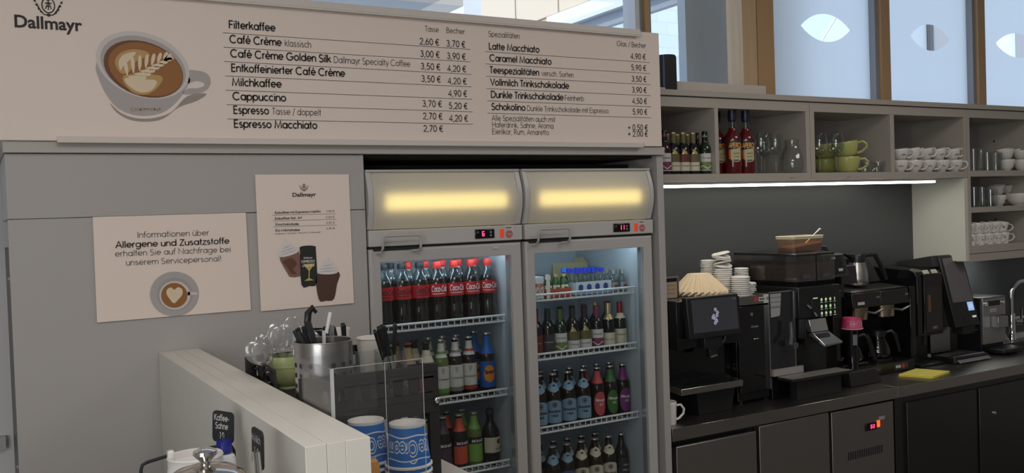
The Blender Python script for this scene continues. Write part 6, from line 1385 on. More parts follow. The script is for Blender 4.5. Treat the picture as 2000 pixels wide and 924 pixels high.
# pink paper tub upside down on a black dispenser
dp = thing('black_canister', 'black canister in front of the brewer carrying a pink paper tub', 'canister', (3.555, 2.985, CT))
L = (3.565, 2.99, CT); obj('canister', MB().lathe([(0, 0), (.032, 0), (.034, .01), (.027, .03), (.026, .18), (.028, .235), (.030, .262), (0, .263)], c=L, seg=24), GLOSS, dp)
lb_ = MB().patch(.0290, -.7, .1, .190, .240, 6, c=L); obj('label', lb_, mat('foil_label', (.35, .36, .38), .3, .6), dp)
PINK = mat('pink_paper', (.62, .055, .16), .5)
L = (3.567, 2.99, CT+.2635)
pk = thing('pink_paper_tub', 'pink printed paper tub standing upside down on the black canister', 'paper cup', L)
obj('tub_wall', MB().lathe([(.0475, .004), (.0425, .052), (.0405, .054), (.0400, .050), (0, .050)], c=L, seg=28), PINK, pk)
obj('rim', MB().tube([(L[0]+.048*cos(i*pi/14), L[1]+.048*sin(i*pi/14), L[2]+.003) for i in range(28)], .003, 6, True), mat('pink_rim', (.66, .35, .42), .5), pk)
mb = MB(); mb.patch(.0470, -1.4, 1.4, .014, .016, 16, c=L); mb.patch(.0452, -1.4, 1.4, .040, .042, 16, c=L); text_cyl(mb, 'BECHER', .0465, .036, .015, .12, -.3, 1.6, c=L, up=-1, sgn=-1); obj('lettering', mb, mat('pink_print', (.72, .48, .54), .5), pk)

# ------------------------------------------------------------------ chocolate machine, payment-screen coffee machine, small espresso machine
cm = thing('chocolate_machine', 'black drinks machine with a dark brown front panel and two pale buttons', 'drinks machine', (4.26, 3.06, CT))
obj('body', MB().extrude([(3.08, 1.05), (3.08, 1.355), (3.095, 1.382), (3.125, 1.392), (3.365, 1.405), (3.365, 1.05)], 'x', 4.172, 4.375), GLOSS, cm, .003)
obj('back', MB().box(4.172, 4.375, 3.18, 3.365, CT, 1.05), BLACK, cm, .003)
obj('base', MB().box(4.172, 4.372, 3.065, 3.18, CT, .905), BLACK, cm, .003)
f_ = obj('front_panel', MB().box(4.215, 4.362, 3.070, 3.081, 1.062, 1.372), mat('front_black', (.012, .010, .009), .15), cm, .006)
obj('brown_panel', MB().box(4.225, 4.355, 3.0685, 3.0705, 1.072, 1.30), mat('brown_glass', (.050, .024, .014), .1), f_)
obj('picture', MB().box(4.240, 4.262, 3.0675, 3.0690, 1.175, 1.262), mat('panel_tan', (.14, .075, .045), .2), f_)
lt = MB(); text_flat(lt, 'CHOCO', (4.272, 3.0682, 1.085), (4.312, 3.0682, 1.085), .012, .15); obj('lettering', lt, mat('grey_print_light', (.4, .4, .38), .5), f_)
for a in (4.232, 4.300): obj('button', MB().hexa([(a, 3.082, 1.362), (a+.048, 3.082, 1.362), (a+.044, 3.098, 1.386), (a+.002, 3.098, 1.386)], [(a, 3.078, 1.365), (a+.048, 3.078, 1.365), (a+.044, 3.094, 1.390), (a+.002, 3.094, 1.390)]), mat('button_cream', (.55, .52, .40), .4), cm, .001)
obj('outlet', MB().tube([(4.245, 3.10, 1.05), (4.245, 3.10, 1.0)], .012, 10), BLACK, cm); obj('knob', MB().ball((4.235, 3.066, .948), .011), mat('knob_grey', (.14, .14, .15), .3), cm)
ke = thing('display_coffee_machine', 'black coffee machine with a tall leaning display and a steel foot plate', 'coffee machine', (4.5, 3.06, CT))
obj('body', MB().box(4.392, 4.655, 3.19, 3.365, CT, 1.40), BLACK, ke, .004)
obj('top_housing', MB().hexa([(4.392, 3.14, 1.395), (4.655, 3.14, 1.395), (4.655, 3.365, 1.380), (4.392, 3.365, 1.380)], [(4.392, 3.15, 1.455), (4.655, 3.15, 1.455), (4.655, 3.365, 1.418), (4.392, 3.365, 1.418)]), DARKG, ke, .003)
TI = .25
dsp = obj('display_housing', tilt_slab(MB(), 4.435, 4.640, 1.075, 1.452, 3.045, TI, 0, .045, -.0), BLACK, ke, .005)
obj('display', tilt_slab(MB(), 4.458, 4.628, 1.205, 1.438, 3.045+.13*TI, TI, -.0015, 0), mat('grey_display', (.14, .132, .136), .35), dsp)
e0 = lambda x0, x1, z0, z1, m_, nm: obj(nm, tilt_slab(MB(), x0, x1, z0, z1, 3.045+(z0-1.075)*TI, TI, -.0018, 0), m_, dsp)
e0(4.572, 4.620, 1.155, 1.200, mat('blue_screen', (.15, .2, .3), .4, emit=(.36, .55, .95), es=.75), 'payment_screen'); e0(4.590, 4.622, 1.118, 1.128, mat('white_slot', (.7, .72, .72), .4, emit=(.8, .85, .85), es=.35), 'card_slot'); e0(4.505, 4.545, 1.098, 1.128, GLOSS, 'reader')
rg = MB(); zc_ = 1.178; yy = 3.045+(zc_-1.075)*TI-.0026; rg.tube([(4.596+.008*cos(i*pi/8), yy+.008*sin(i*pi/8)*TI, zc_+.008*sin(i*pi/8)) for i in range(16)], .0012, 4, True); obj('screen_ring', rg, mat('ring_white', (.5, .6, .7), .4, emit=(.7, .85, 1), es=.6), dsp)
obj('outlet', MB().box(4.50, 4.60, 3.05, 3.12, 1.035, 1.078).box(4.56, 4.625, 3.048, 3.052, 1.045, 1.055), MATTB, ke, .002)
obj('back_plate', MB().box(4.395, 4.56, 3.170, 3.189, .93, 1.06), mat('plate_steel', (.30, .30, .30), .3, 1), ke, .001)
obj('foot', MB().box(4.380, 4.67, 3.02, 3.19, CT, .925), BLACK, ke, .006)
obj('foot_plate', MB().hexa([(4.40, 3.000, .898), (4.665, 3.000, .898), (4.665, 3.045, .93), (4.40, 3.045, .93)], [(4.40, 3.012, .896), (4.665, 3.012, .896), (4.665, 3.05, .924), (4.40, 3.05, .924)]), mat('foot_steel', (.50, .46, .41), .22, 1), ke, .002)
es = thing('espresso_machine', 'small black espresso machine with a grey steel front beside the sink', 'coffee machine', (4.88, 3.12, CT))
obj('body', MB().box(4.782, 4.985, 3.135, 3.365, CT, 1.196), BLACK, es, .004)
obj('top', MB().box(4.780, 4.987, 3.120, 3.365, 1.1965, 1.203), mat('dark_top_steel', (.25, .25, .25), .3, 1), es, .001)
ff = obj('front', MB().box(4.780, 4.987, 3.120, 3.134, .945, 1.196), mat('front_steel', (.42, .41, .40), .42, .85, bump=(200, .05, (1, 1, .03))), es, .002)
obj('control_strip', MB().box(4.822, 4.935, 3.118, 3.1205, 1.155, 1.182), GLOSS, ff)
for a, r_ in ((4.803, .014), (4.958, .010)): obj('knob', MB().lathe([(r_, 0), (r_, .008), (r_*.8, .011), (0, .011)], seg=18).move(lambda p, a=a: Vector((a+p.x, 3.12-p.z, 1.168+p.y))), CHROME, ff)
obj('label', MB().box(4.845, 4.900, 3.1185, 3.1205, 1.120, 1.137), mat('sticker_white'), ff)
lt = MB(); text_flat(lt, 'melitta', (4.850, 3.1182, 1.125), (4.895, 3.1182, 1.125), .007, .1); obj('label_print', lt, INKG, ff)
obj('outlet_cover', MB().box(4.848, 4.940, 3.075, 3.120, 1.035, 1.098), mat('cover_steel', (.40, .40, .41), .2, 1), es, .003); obj('outlet', MB().box(4.945, 4.965, 3.08, 3.12, 1.03, 1.10), BLACK, es, .002)
obj('drip_tray', MB().box(4.80, 5.01, 3.015, 3.134, CT+.012, .925).box(4.84, 4.97, 3.04, 3.134, CT, CT+.012), BLACK, es, .006)
# yellow cloth and knock box on the worktop
yc_ = thing('yellow_cloth', 'flat folded yellow cleaning cloth on the worktop', 'cloth', (4.0, 2.93, CT))
P_ = [(3.885, 2.985), (4.085, 3.035), (4.140, 2.885), (3.945, 2.842)]
YEL = mat('yellow_cloth', (.80, .68, .13), .9, bump=(400, .3, (1, 1, 1)))
obj('cloth', MB().hexa([(x, y, CT+.0005) for x, y in P_], [(x, y, CT+.006) for x, y in P_]), YEL, yc_, .001)
obj('cloth_fold', MB().hexa([(x+.004, y+.002, CT+.0065) for x, y in P_], [(x+.004, y+.002, CT+.0115) for x, y in P_]), YEL, yc_, .001)
kb = thing('knock_box', 'low black wedge-shaped knock box at the front of the worktop', 'box', (3.62, 2.95, CT))
obj('box', MB().hexa([(3.500, 2.945, CT), (3.715, 2.945, CT), (3.700, 3.045, CT), (3.515, 3.045, CT)], [(3.478, 2.935, .962), (3.690, 2.955, .962), (3.690, 3.048, .970), (3.490, 3.048, .970)]), mat('rubber_black', (.022, .021, .020), .55), kb, .004)
obj('inner', MB().box(3.505, 3.675, 2.965, 3.035, .9632, .9712), BLACK, kb); obj('bar', MB().tube([(3.50, 3.0, .980), (3.68, 3.0, .980)], .007, 8), BLACK, kb)

# ================================================================== low partition and the self-service side
pt = thing('low_partition', 'low white partition wall jutting out from the grey panel into the foreground', 'partition', (.5, 2.1, 0))
PX = (.444, .480, .512, .555)
PY0, PZ = 1.452, 1.389
obj('board', MB().box(PX[0], PX[1]-.0003, PY0, 2.818, 0, PZ), WHITEP, pt, .0008); obj('board', MB().box(PX[1]+.0003, PX[2]-.0003, PY0, 2.818, 0, PZ-.0002), WHITEP, pt, .0004); obj('board', MB().box(PX[2]+.0003, PX[3], PY0, 2.818, 0, PZ), WHITEP, pt, .0008)
CTW = mat('counter_white', (.55, .53, .50), .5)
lc = thing('milk_counter', 'white self-service counter left of the low partition, below the picture edge', 'counter', (.1, 1.6, 0)); LZ = 1.185
obj('top', MB().box(-.35, .442, 1.25, 2.0, LZ-.03, LZ), CTW, lc, .002); obj('carcass', MB().box(-.33, .44, 1.28, 1.98, 0, LZ-.03), CTW, lc)
rc = thing('cutlery_counter', 'white self-service counter right of the low partition, under the black rack', 'counter', (.75, 2.0, 0)); RZ = 1.15
obj('top', MB().box(.558, .98, 1.5, 2.6, RZ-.03, RZ), CTW, rc, .002); obj('carcass', MB().box(.56, .96, 1.53, 2.58, 0, RZ-.03), CTW, rc)

# black metal rack with a lattice gallery
RK = mat('rack_black', (.014, .014, .014), .7)
rk = thing('cutlery_rack', 'black metal two-tier rack with lattice edge holding cutlery pots beside the partition', 'rack', (.72, 2.1, RZ)); SZ = 1.354
RX0, RX1, RY0, RY1 = .562, .866, 1.845, 2.295
GT = at(843, 712, 1.845).z; FT = at(470, 697, 2.295).z
obj('top_shelf', MB().box(RX0, RX1, RY0, RY1, SZ-.004, SZ), RK, rk)
for x, y in ((RX0+.008, RY0+.005), (RX1-.012, RY0+.005), (RX0+.008, RY1-.01), (RX1-.012, RY1-.01)):
    obj('post', MB().box(x-.010, x+.014, y-.006, y+.010, RZ, GT+.002 if y < 2 else FT), RK, rk, .001)
# near gallery
gm = MB(); zt_ = GT
gm.box(RX0, RX1, RY0-.002, RY0+.002, zt_-.017, zt_)
gm.box(RX0, RX1, RY0-.002, RY0+.002, SZ-.001, SZ+.016)
gm.box(RX0, RX1, RY0-.002, RY0+.002, SZ-.030, SZ-.002)
for k in range(8):
    x = RX0+.03+k*.036; a_, b_ = SZ+.050, SZ+.014
    lp = [(x-.013, a_), (x+.013, a_), (x+.008, b_), (x-.008, b_)]; gm.hexa([(p, RY0-.002, q) for p, q in lp], [(p, RY0+.002, q) for p, q in lp])
gm.box(RX0, RX1, RY0-.002, RY0+.002, SZ+.046, SZ+.058)
obj('gallery', gm, RK, rk)
gm = MB(); gm.box(RX0, RX1, RY1-.002, RY1+.002, FT-.020, FT); gm.box(RX0, RX1, RY1-.002, RY1+.002, SZ+.002, SZ+.02)
for k in range(6): x = RX0+.04+k*.045; gm.box(x, x+.008, RY1-.002, RY1+.002, SZ+.02, FT-.01)
gm.box(RX0, RX1, RY1-.002, RY1+.002, SZ+.045, SZ+.055)
obj('gallery', gm, RK, rk)
for k in range(2):
    y = 2.13+k*.105; x = RX0+.012
    obj('scroll', MB().tube([(x, y+.05*cos(a)*(1-i/40), SZ+.032+.028*sin(a)*(1-i/44)) for i, a in enumerate([j*pi/8 for j in range(30)])], .0035, 6), RK, rk)
    obj('scroll_rail', MB().tube([(x, y-.055, SZ+.004), (x, y-.045, SZ+.06), (x, y+.05, SZ+.066), (x, y+.058, SZ+.004)], .0035, 6), RK, rk)
obj('screw', MB().ball((RX1-.006, RY0-.008, SZ-.004), .007, .004, .007), CHROME, rk); obj('bracket', MB().box(.775, .79, RY0-.006, RY0-.003, SZ-.075, SZ-.032), mat('bracket_grey', (.55, .55, .54), .4), rk)
obj('middle_shelf', MB().box(RX0, RX1, RY0, RY1, RZ+.004, RZ+.008), RK, rk)
for k in range(2): obj('side_rail', MB().box(RX1-.004, RX1, RY0, RY1, SZ-.03+k*.0-.02*k, SZ-.002-.02*k), RK, rk)

# acrylic guard round the ice cream tubs
ag = thing('acrylic_guard', 'clear acrylic guard of thin upright sheets around the blue ice cream tubs', 'guard', (.68, 1.72, RZ))
def sheet(nm, pts, w=.003, ax=(0, 1, 0)):
    a = Vector(ax)*w; obj(nm, MB().hexa([Vector(p) for p in pts], [Vector(p)+a for p in pts]), ACRYL, ag)
AZ = at(637, 722, 1.66).z
X0, X1, X2 = .5640, .669, .748
sheet('front_sheet', [(X0, 1.66, RZ), (X2, 1.66, RZ), (X2, 1.66, AZ), (X0, 1.66, AZ)])
sheet('rear_sheet', [(X0, 1.835, RZ), (.72, 1.835, RZ), (.72, 1.835, AZ), (X0, 1.835, AZ)], .002)
sheet('side_sheet', [(X0-.004, 1.66, RZ), (X0-.004, 1.837, RZ), (X0-.004, 1.837, AZ), (X0-.004, 1.66, AZ)], .003, (1, 0, 0))
ed = MB()
for x in (X1, X2): ed.box(x-.0005, x+.0005, 1.6592, 1.6600, RZ, AZ)
ed.box(X0-.004, X0+.003, 1.6585, 1.6600, RZ, AZ); ed.box(X0, X2, 1.6592, 1.6600, AZ-.0004, AZ+.0004); obj('edge_line', ed, mat('acrylic_edge', (.50, .51, .52), .2), ag)
# ice cream tubs: nested upside down stacks
BLU = mat('ice_tub_blue', (.012, .155, .50), .4); TWH = mat('ice_tub_white', (.72, .70, .67), .5)
def tub_thing():
    t = thing('ice_cream_tub', 'x', 'paper cup'); h = .085; r1, r0 = .0448, .0362      # r1 at the mouth (down), r0 at the base (up)
    obj('tub_wall', MB().lathe([(r1, .004), (r0, h), (r0-.002, h+.001), (r0-.0035, h-.008), (0, h-.009)], seg=36), BLU, t, sharp=40)
    obj('tub_base', MB().lathe([(r0+.0006, h-.004), (r0+.0006, h+.0014), (r0-.0032, h+.0016), (r0-.0038, h-.008), (0, h-.0085)], seg=36), TWH, t, sharp=40)
    obj('rim', MB().tube([(r1*1.01*cos(i*pi/18), r1*1.01*sin(i*pi/18), .003) for i in range(36)], .0032, 6, True), TWH, t)
    return t, h, r0, r1
it, ih, ir0, ir1 = tub_thing()
ic_r = lambda z: ir1+(ir0-ir1)*(z-.004)/(ih-.004)
def wavy(m_, lo, hi, off, a0, a1, amp, n=26):
    vs = []
    for i in range(n+1):
        t_ = i/n; a = a0+(a1-a0)*t_
        for z in (lo+amp*sin(t_*11), hi+amp*sin(t_*11+.6)): r = ic_r(z)+off; vs.append((r*sin(a), -r*cos(a), z))
    m_.add(vs, [(2*i, 2*i+2, 2*i+3, 2*i+1) for i in range(n)], True)
mb = MB(); wavy(mb, .018, .066, .0006, -1.35, 1.35, .002); obj('cloud_band', mb, LETR, it)
mb = MB(); wavy(mb, .0205, .0635, .0010, -1.31, 1.31, .002); obj('cloud_inner', mb, BLU, it)
mb = MB(); q_, wd = text_quads('Ice Cream', .27)
for f in q_: mb.add([((ic_r(.056-b*.028/.72)+.0014)*sin(-(a-wd/2)*2.3/wd), -(ic_r(.056-b*.028/.72)+.0014)*cos(-(a-wd/2)*2.3/wd), (.0545-b*.0255/.72)) for a, b in f], [(0, 1, 2, 3)])
obj('lettering', mb, LETR, it)
mb = MB(); q_, wd = text_quads('Ice Cream', .12)
for f in q_: mb.add([((ic_r(.056-b*.028/.72)+.0018)*sin(-(a-wd/2)*2.3/wd), -(ic_r(.056-b*.028/.72)+.0018)*cos(-(a-wd/2)*2.3/wd), (.0545-b*.0255/.72)) for a, b in f], [(0, 1, 2, 3)])
obj('lettering_fill', mb, BLU, it)
KI = Kind(it)
for nm, x, y, rot, zt in (('right', .738, 1.722, -.36, at(795, 829, 1.705).z), ('left', .712, 1.862, -.30, at(706, 806, 1.862).z)):
    if nm == 'left': x, y = .676, 1.790
    n = 9
    for k in range(n):
        z = zt-.086-(n-1-k)*.0132
        if z < RZ+.009: continue
        pos = 'topmost' if k == n-1 else (ORD[n-2-k]+' below the top')
        KI.put((x, y, z), f'blue ice cream tub, {pos} of the {nm} upturned stack', 'blue ice cream tubs, '+nm+' stack', (0, 0, rot))
# waffle cone peeping past the partition end
WZ = at(718, 897, 1.63).z-.190
wf = thing('waffle_cone', 'brown waffle cone tip showing between the partition end and the blue tubs', 'cone', (.628, 1.63, WZ))
WAF = mat('waffle', (.42, .20, .075), .8)
obj('cone', MB().lathe([(.026, 0), (.017, .10), (.0100, .170), (.0085, .184), (.004, .189), (0, .190)], c=(.628, 1.63, WZ), seg=18), WAF, wf)
rg = MB()
for k in range(10):
    for sg in (1, -1): rg.tube([(.628+(.0265-.0185*t/.19*1.0+.0002)*cos(k*pi/5+sg*t*12), 1.63+(.0265-.0185*t/.19+.0002)*sin(k*pi/5+sg*t*12), WZ+t) for t in [i*.18/10 for i in range(11)]], .0012, 4)
obj('waffle_ribs', rg, mat('waffle_light', (.52, .28, .11), .8), wf)

# perforated steel holder with black straws and ladle
SX, SY = .624, 1.905; HR = .0615
L = (.634, 1.915, SZ)
hs = thing('cutlery_holder', 'perforated brushed steel cylinder holder standing on the black rack', 'holder', L); HH = .140
hm = MB(); n = 48; rows = [0, .025, .033, .045, .053, .065, .073, .105, .110, HH]
zs = [0, .018, .026, .040, .048, .062, .070, .084, .092, HH]
vs = []; 
for i in range(n):
    a = 2*pi*i/n
    for z in zs: vs.append((L[0]+HR*cos(a), L[1]+HR*sin(a), L[2]+z))
fs = []
for i in range(n):
    j = (i+1) % n
    for q in range(len(zs)-1): fs.append((i*len(zs)+q, j*len(zs)+q, j*len(zs)+q+1, i*len(zs)+q+1))
hm.add(vs, fs, True)
hm.lathe([(HR, HH), (HR+.0015, HH+.001), (HR+.001, HH+.003), (HR-.002, HH+.002), (HR-.002, .004), (0, .003)], c=L, seg=48)
obj('cylinder', hm, STEEL, hs)
ho = MB()
for k in range(16):
    for r_, z in enumerate((.030, .052, .074, .095)):
        a = 2*pi*(k+.0)/16
        if k % 4 == 3: continue
        c_ = (L[0]+(HR+.0003)*cos(a), L[1]+(HR+.0003)*sin(a), L[2]+z); tx, ty = -sin(a), cos(a)
        ho.add([(c_[0]+tx*.0054*cos(b)+cos(a)*.0003, c_[1]+ty*.0054*cos(b)+sin(a)*.0003, c_[2]+.0054*sin(b)) for b in [j*pi/6 for j in range(12)]], [tuple(range(12))])
ho_o = obj('holes', ho, mat('hole_dark', (.02, .02, .02), .6), hs); ho_o['kind'] = 'stuff'
def stick(name, label, cat, p0, p1, r, m_, group=None, seg=8):
    t = thing(name, label, cat, p0, group); obj('shaft', MB().tube([p0, p1], r, seg), m_, t); return t
for k, (dx, dy, h_, r_) in enumerate(((-.062, .0, 0.168, .0052), (-.058, -.012, 0.166, .0052), (-.052, .012, 0.171, .0052), (-.045, -.004, 0.162, .0055), (-.040, .010, 0.174, .0048), (-.034, -.010, 0.160, .0050))):
    stick('black_straw', f'black drinking straw leaning left in the steel holder, {ORD[k]} from left', 'straw', (L[0]+.012+dx*.1, L[1]+dy, L[2]+.006), (L[0]+dx*.98, L[1]+dy, L[2]+h_), r_, MATTB, 'black straws in the steel holder')
stick('black_stirrer', 'thick black square-ended stirrer leaning in the steel holder', 'stirrer', (L[0]+.015, L[1]-.01, L[2]+.006), (L[0]-.036, L[1]-.012, L[2]+.186), .0068, MATTB, None, 4)
ld = thing('ice_cream_scoop', 'chrome serving spoon with a curved black handle standing in the steel holder', 'spoon', (L[0], L[1]+.02, L[2]+.006))
c_ = at(607, 655, L[1]+.03)
hx_ = c_.x
obj('handle', MB().tube([(hx_-.002, L[1]+.03, L[2]+0.152), (hx_-.006, L[1]+.03, L[2]+0.181), (hx_-.004, L[1]+.03, L[2]+0.199), (hx_+.006, L[1]+.03, L[2]+0.210), (hx_+.014, L[1]+.03, L[2]+0.199)], [.0070, .0080, .0080, .0072, .004], 10), BLACK, ld)
obj('blade', MB().tube([(hx_+.01, L[1]+.03, L[2]+.008), (hx_, L[1]+.03, L[2]+0.152)], [.004, .004], 8).ball((hx_-.008, L[1]+.028, L[2]+.142), .0075, .004, .022), CHROME, ld)
tg = thing('plastic_tongs', 'clear plastic tongs with a hooked end standing in the steel holder', 'tongs', (L[0]+.01, L[1]+.03, L[2]+.006))
c2_ = at(640, 655, L[1]+.03); obj('arm', MB().tube([(c2_.x-.014, L[1]+.03, L[2]+.008), (c2_.x-.008, L[1]+.03, L[2]+.158), (c2_.x-.003, L[1]+.03, L[2]+0.152), (c2_.x+.008, L[1]+.03, L[2]+.197)], .0042, 8), mat('tongs_white', (.72, .72, .72), .25), tg); obj('arm', MB().tube([(c2_.x+.012, L[1]+.035, L[2]+.008), (c2_.x+.012, L[1]+.035, L[2]+.172)], .005, 8), PLASTC, tg)
# green planter cup of clear plastic spoons
GX, GY = .634, 2.19; L = (GX, GY, SZ)
gc = thing('green_cup_pot', 'tall green ceramic pot holding clear plastic spoons on the black rack', 'pot', L)
obj('pot_wall', MB().lathe([(0, 0), (.022, 0), (.023, .004), (.0225, .006), (.031, .016), (.0395, .036), (.0425, .060), (.0420, .077), (.0405, .078), (.0395, .060), (.036, .036), (.026, .020), (0, .014)], c=L, seg=32), mat('sage_green', (.37, .42, .19), .3), gc)
obj('pot_ring', MB().lathe([(.0424, .052), (.0429, .054), (.0426, .056)], c=L, seg=32), mat('sage_green'), gc)
def pspoon():
    t = thing('plastic_spoon', 'x', 'spoon')
    obj('spoon_handle', MB().tube([(0, 0, 0), (0, 0, .075)], [.002, .0032], 6), PLASTC, t); obj('spoon_bowl', MB().ball((0, .002, .100), .0255, .007, .032, 16, 10), PLASTC, t); return t
KP = Kind(pspoon()); rs = random.Random(11)
for k, (tx, ty, dx, dy, zz) in enumerate(((-.70, .1, -.006, 0, .02), (-.62, -.25, -.010, -.01, .016), (-.42, .2, -.004, .01, .024), (-.22, -.2, .0, -.012, .03), (-.12, .25, -.004, .012, .034), (.05, -.1, .006, -.006, .048), (.18, .2, .008, .012, .026), (.30, -.2, .012, -.01, .024), (.12, .35, .0, .016, .03), (-.34, .35, -.012, .014, .02), (.42, .1, .016, .0, .02))):
    KP.put((GX+dx, GY+dy, SZ+zz-.006), f'clear plastic spoon in the green pot, {ORD[k]} of the bunch', 'clear plastic spoons in the green pot', (-ty*.5, tx, rs.uniform(-.9, .9)))
for o_ in [o for o in bpy.data.objects if o.get('group') == 'clear plastic spoons in the green pot']: o_['label'] = 'clear plastic spoon standing in the green pot'
# white cup and glass with black-handled cutlery, black jar behind
L = (.845, 2.06, SZ)
cj = thing('glass_jar', 'clear glass jar of black-handled cutlery on the right end of the black rack', 'jar', L); obj('jar', MB().lathe([(0, .001), (.036, .001), (.039, .006), (.039, .085), (.0375, .085), (.0375, .008), (0, .006)], c=L, seg=28), GLASS, cj)
L1 = (.835, 2.15, SZ)
c1_ = thing('white_cup', 'white cup standing behind the glass jar on the black rack', 'cup', L1); obj('cup_body', MB().lathe([(0, 0), (.028, 0), (.036, .09), (.037, .105), (.0345, .105), (.033, .09), (.025, .006), (0, .006)], c=L1, seg=28), CERAM, c1_); obj('rim', MB().tube([(L1[0]+.0365*cos(i*pi/14), L1[1]+.0365*sin(i*pi/14), L1[2]+.105) for i in range(28)], .0022, 6, True), CERAM, c1_)
L3 = (.748, 2.10, SZ); c3_ = thing('glass_jar', 'clear glass jar of cutlery beside the steel holder on the black rack', 'jar', L3); obj('jar', MB().lathe([(0, .001), (.034, .001), (.037, .006), (.037, .080), (.0355, .080), (.0355, .008), (0, .006)], c=L3, seg=28), GLASS, c3_)
L4 = (.775, 2.235, SZ); c4_ = thing('white_cup', 'white cup standing farther back on the black rack behind the cutlery', 'cup', L4); obj('cup_body', MB().lathe([(0, 0), (.026, 0), (.034, .10), (.035, .125), (.0325, .125), (.031, .10), (.023, .006), (0, .006)], c=L4, seg=28), CERAM, c4_)
L5 = (.698, 2.20, SZ); bj = thing('black_jar', 'black jar standing behind the steel holder on the black rack', 'jar', L5); obj('jar', MB().lathe([(0, 0), (.033, 0), (.036, .006), (.036, .132), (.033, .132), (.033, .01), (0, .008)], c=L5, seg=28), BLACK, bj); obj('rim', MB().tube([(L5[0]+.0345*cos(i*pi/14), L5[1]+.0345*sin(i*pi/14), L5[2]+.132) for i in range(28)], .0018, 6, True), CHROME, bj)
def knife(name, blade):
    t = thing(name, 'x', 'cutlery')
    obj('handle', MB().hexa([(-.006, -.003, .075), (.006, -.003, .075), (.006, .003, .075), (-.006, .003, .075)], [(-.008, -.004, .165), (.008, -.004, .165), (.007, .004, .172), (-.007, .004, .172)]), BLACK, t, .002); obj('blade', MB().hexa([(-.004, -.001, 0), (.004, -.001, 0), (.004, .001, 0), (-.004, .001, 0)], [(-.0055, -.0015, .075), (.0055, -.0015, .075), (.0055, .0015, .075), (-.0055, .0015, .075)]), CHROME, t); return t
KK = Kind(knife('table_knife', True)); rs = random.Random(5)
for k, (x, y, tx, ty, zz) in enumerate(((.848, 2.055, -.12, .1, .010), (.842, 2.06, -.22, .0, .010), (.855, 2.065, .02, -.05, .010), (.838, 2.05, -.30, .1, .008), (.852, 2.05, -.05, .2, .010))): KK.put((x, y, SZ+zz), f'black-handled knife in the right glass jar, {ORD[k]} of five', 'black-handled cutlery in the right jar', (-ty, tx, rs.uniform(-.8, .8)), (.75, .75, .80))
for k, (x, y, tx, ty, zz) in enumerate(((.750, 2.10, -.20, .1, .008), (.745, 2.10, -.34, .0, .008), (.752, 2.105, -.05, -.05, .008), (.748, 2.09, .12, .1, .008), (.746, 2.108, -.12, .2, .008))): KK.put((x, y, SZ+zz), f'black-handled knife in the left glass jar, {ORD[k]} of five', 'black-handled cutlery in the left jar', (-ty, tx, rs.uniform(-.8, .8)), (.75, .75, .85))
for g, lb_ in (('black-handled cutlery in the right jar', 'black-handled knife standing in the right glass jar'), ('black-handled cutlery in the left jar', 'black-handled knife standing in the glass jar beside the steel holder')):
    for o_ in [o for o in bpy.data.objects if o.get('group') == g]: o_['label'] = lb_
for o_ in [o for o in bpy.data.objects if o.get('group') == 'black straws in the steel holder']: o_['label'] = 'black drinking straw leaning left in the steel holder'

# ------------------------------------------------------------------ milk side: canister, lidded steel pot, pourer, milk bottle, chalk tags
L = (.335, 1.77, LZ)
ec_ = thing('white_canister', 'white round canister with a pouring lug left of the steel pot', 'canister', L); H_ = .142; R_ = .0485
obj('canister_wall', MB().lathe([(0, 0), (R_-.003, 0), (R_, .006), (R_, H_-.026), (R_+.0012, H_-.024), (R_, H_-.022), (R_, H_-.004), (R_+.0015, H_-.001), (R_, H_+.002), (R_-.004, H_), (R_-.005, H_-.012), (R_-.010, H_-.014), (0, H_-.015)], c=L, seg=40), mat('canister_white', (.72, .70, .68), .3), ec_, sharp=50)
obj('lug', MB().box(L[0]-R_+.001, L[0]-R_+.013, L[1]+.0, L[1]+.015, L[2]+H_-.006, L[2]+H_+.014), mat('canister_white'), ec_, .003)
wt = thing('wire_tray', 'black wire tray handle standing left of the white canister', 'tray', (.24, 1.8, LZ))
obj('handle', MB().tube([(.250, 1.84, LZ), (.250, 1.84, LZ+.112), (.253, 1.84, LZ+.122), (.262, 1.84, LZ+.126), (.300, 1.86, LZ+.127), (.40, 1.87, LZ+.129), (.423, 1.87, LZ+.126), (.428, 1.87, LZ+.116), (.428, 1.87, LZ)], .0032, 8), RK, wt)
obj('base', MB().tube([(.232, 1.72, LZ+.003), (.434, 1.72, LZ+.003), (.434, 1.87, LZ+.003), (.232, 1.87, LZ+.003)], .003, 6, True), RK, wt)
L = (.290, 1.455, LZ)
sp_ = thing('steel_pot', 'shiny lidded steel pot with a round knob in front of the white canister', 'pot', L); H_ = .180; R_ = .055
obj('pot_wall', MB().lathe([(0, 0), (R_-.004, 0), (R_, .006), (R_, H_-.004), (R_+.003, H_)], c=L, seg=40), STEEL, sp_)
obj('lid', MB().lathe([(R_+.0035, H_), (R_+.004, H_+.003), (R_+.001, H_+.006), (.045, H_+.013), (.02, H_+.020), (0, H_+.021)], c=L, seg=40), mat('lid_steel', (.62, .58, .53), .14, 1), sp_)
obj('knob', MB().lathe([(.008, H_+.020), (.008, H_+.026), (.013, H_+.031), (.0185, H_+.037), (.0175, H_+.042), (.010, H_+.0455), (0, H_+.046)], c=L, seg=28), CHROME, sp_)
obj('hinge_lug', MB().box(L[0]-R_-.006, L[0]-R_+.018, L[1]-.03, L[1]-.012, LZ+H_-.014, LZ+H_-.002), CHROME, sp_, .002)
L = (.394, 1.80, LZ-.006)
mkb = thing('milk_bottle', 'small white plastic milk bottle with ribbed blue cap by the chalk tag', 'bottle', L)
obj('bottle', MB().lathe([(0, 0), (.019, 0), (.021, .004), (.021, .12), (.0205, .126), (.0185, .132), (.012, .136)], c=L, seg=24), mat('milk_plastic', (.68, .70, .72), .35), mkb)
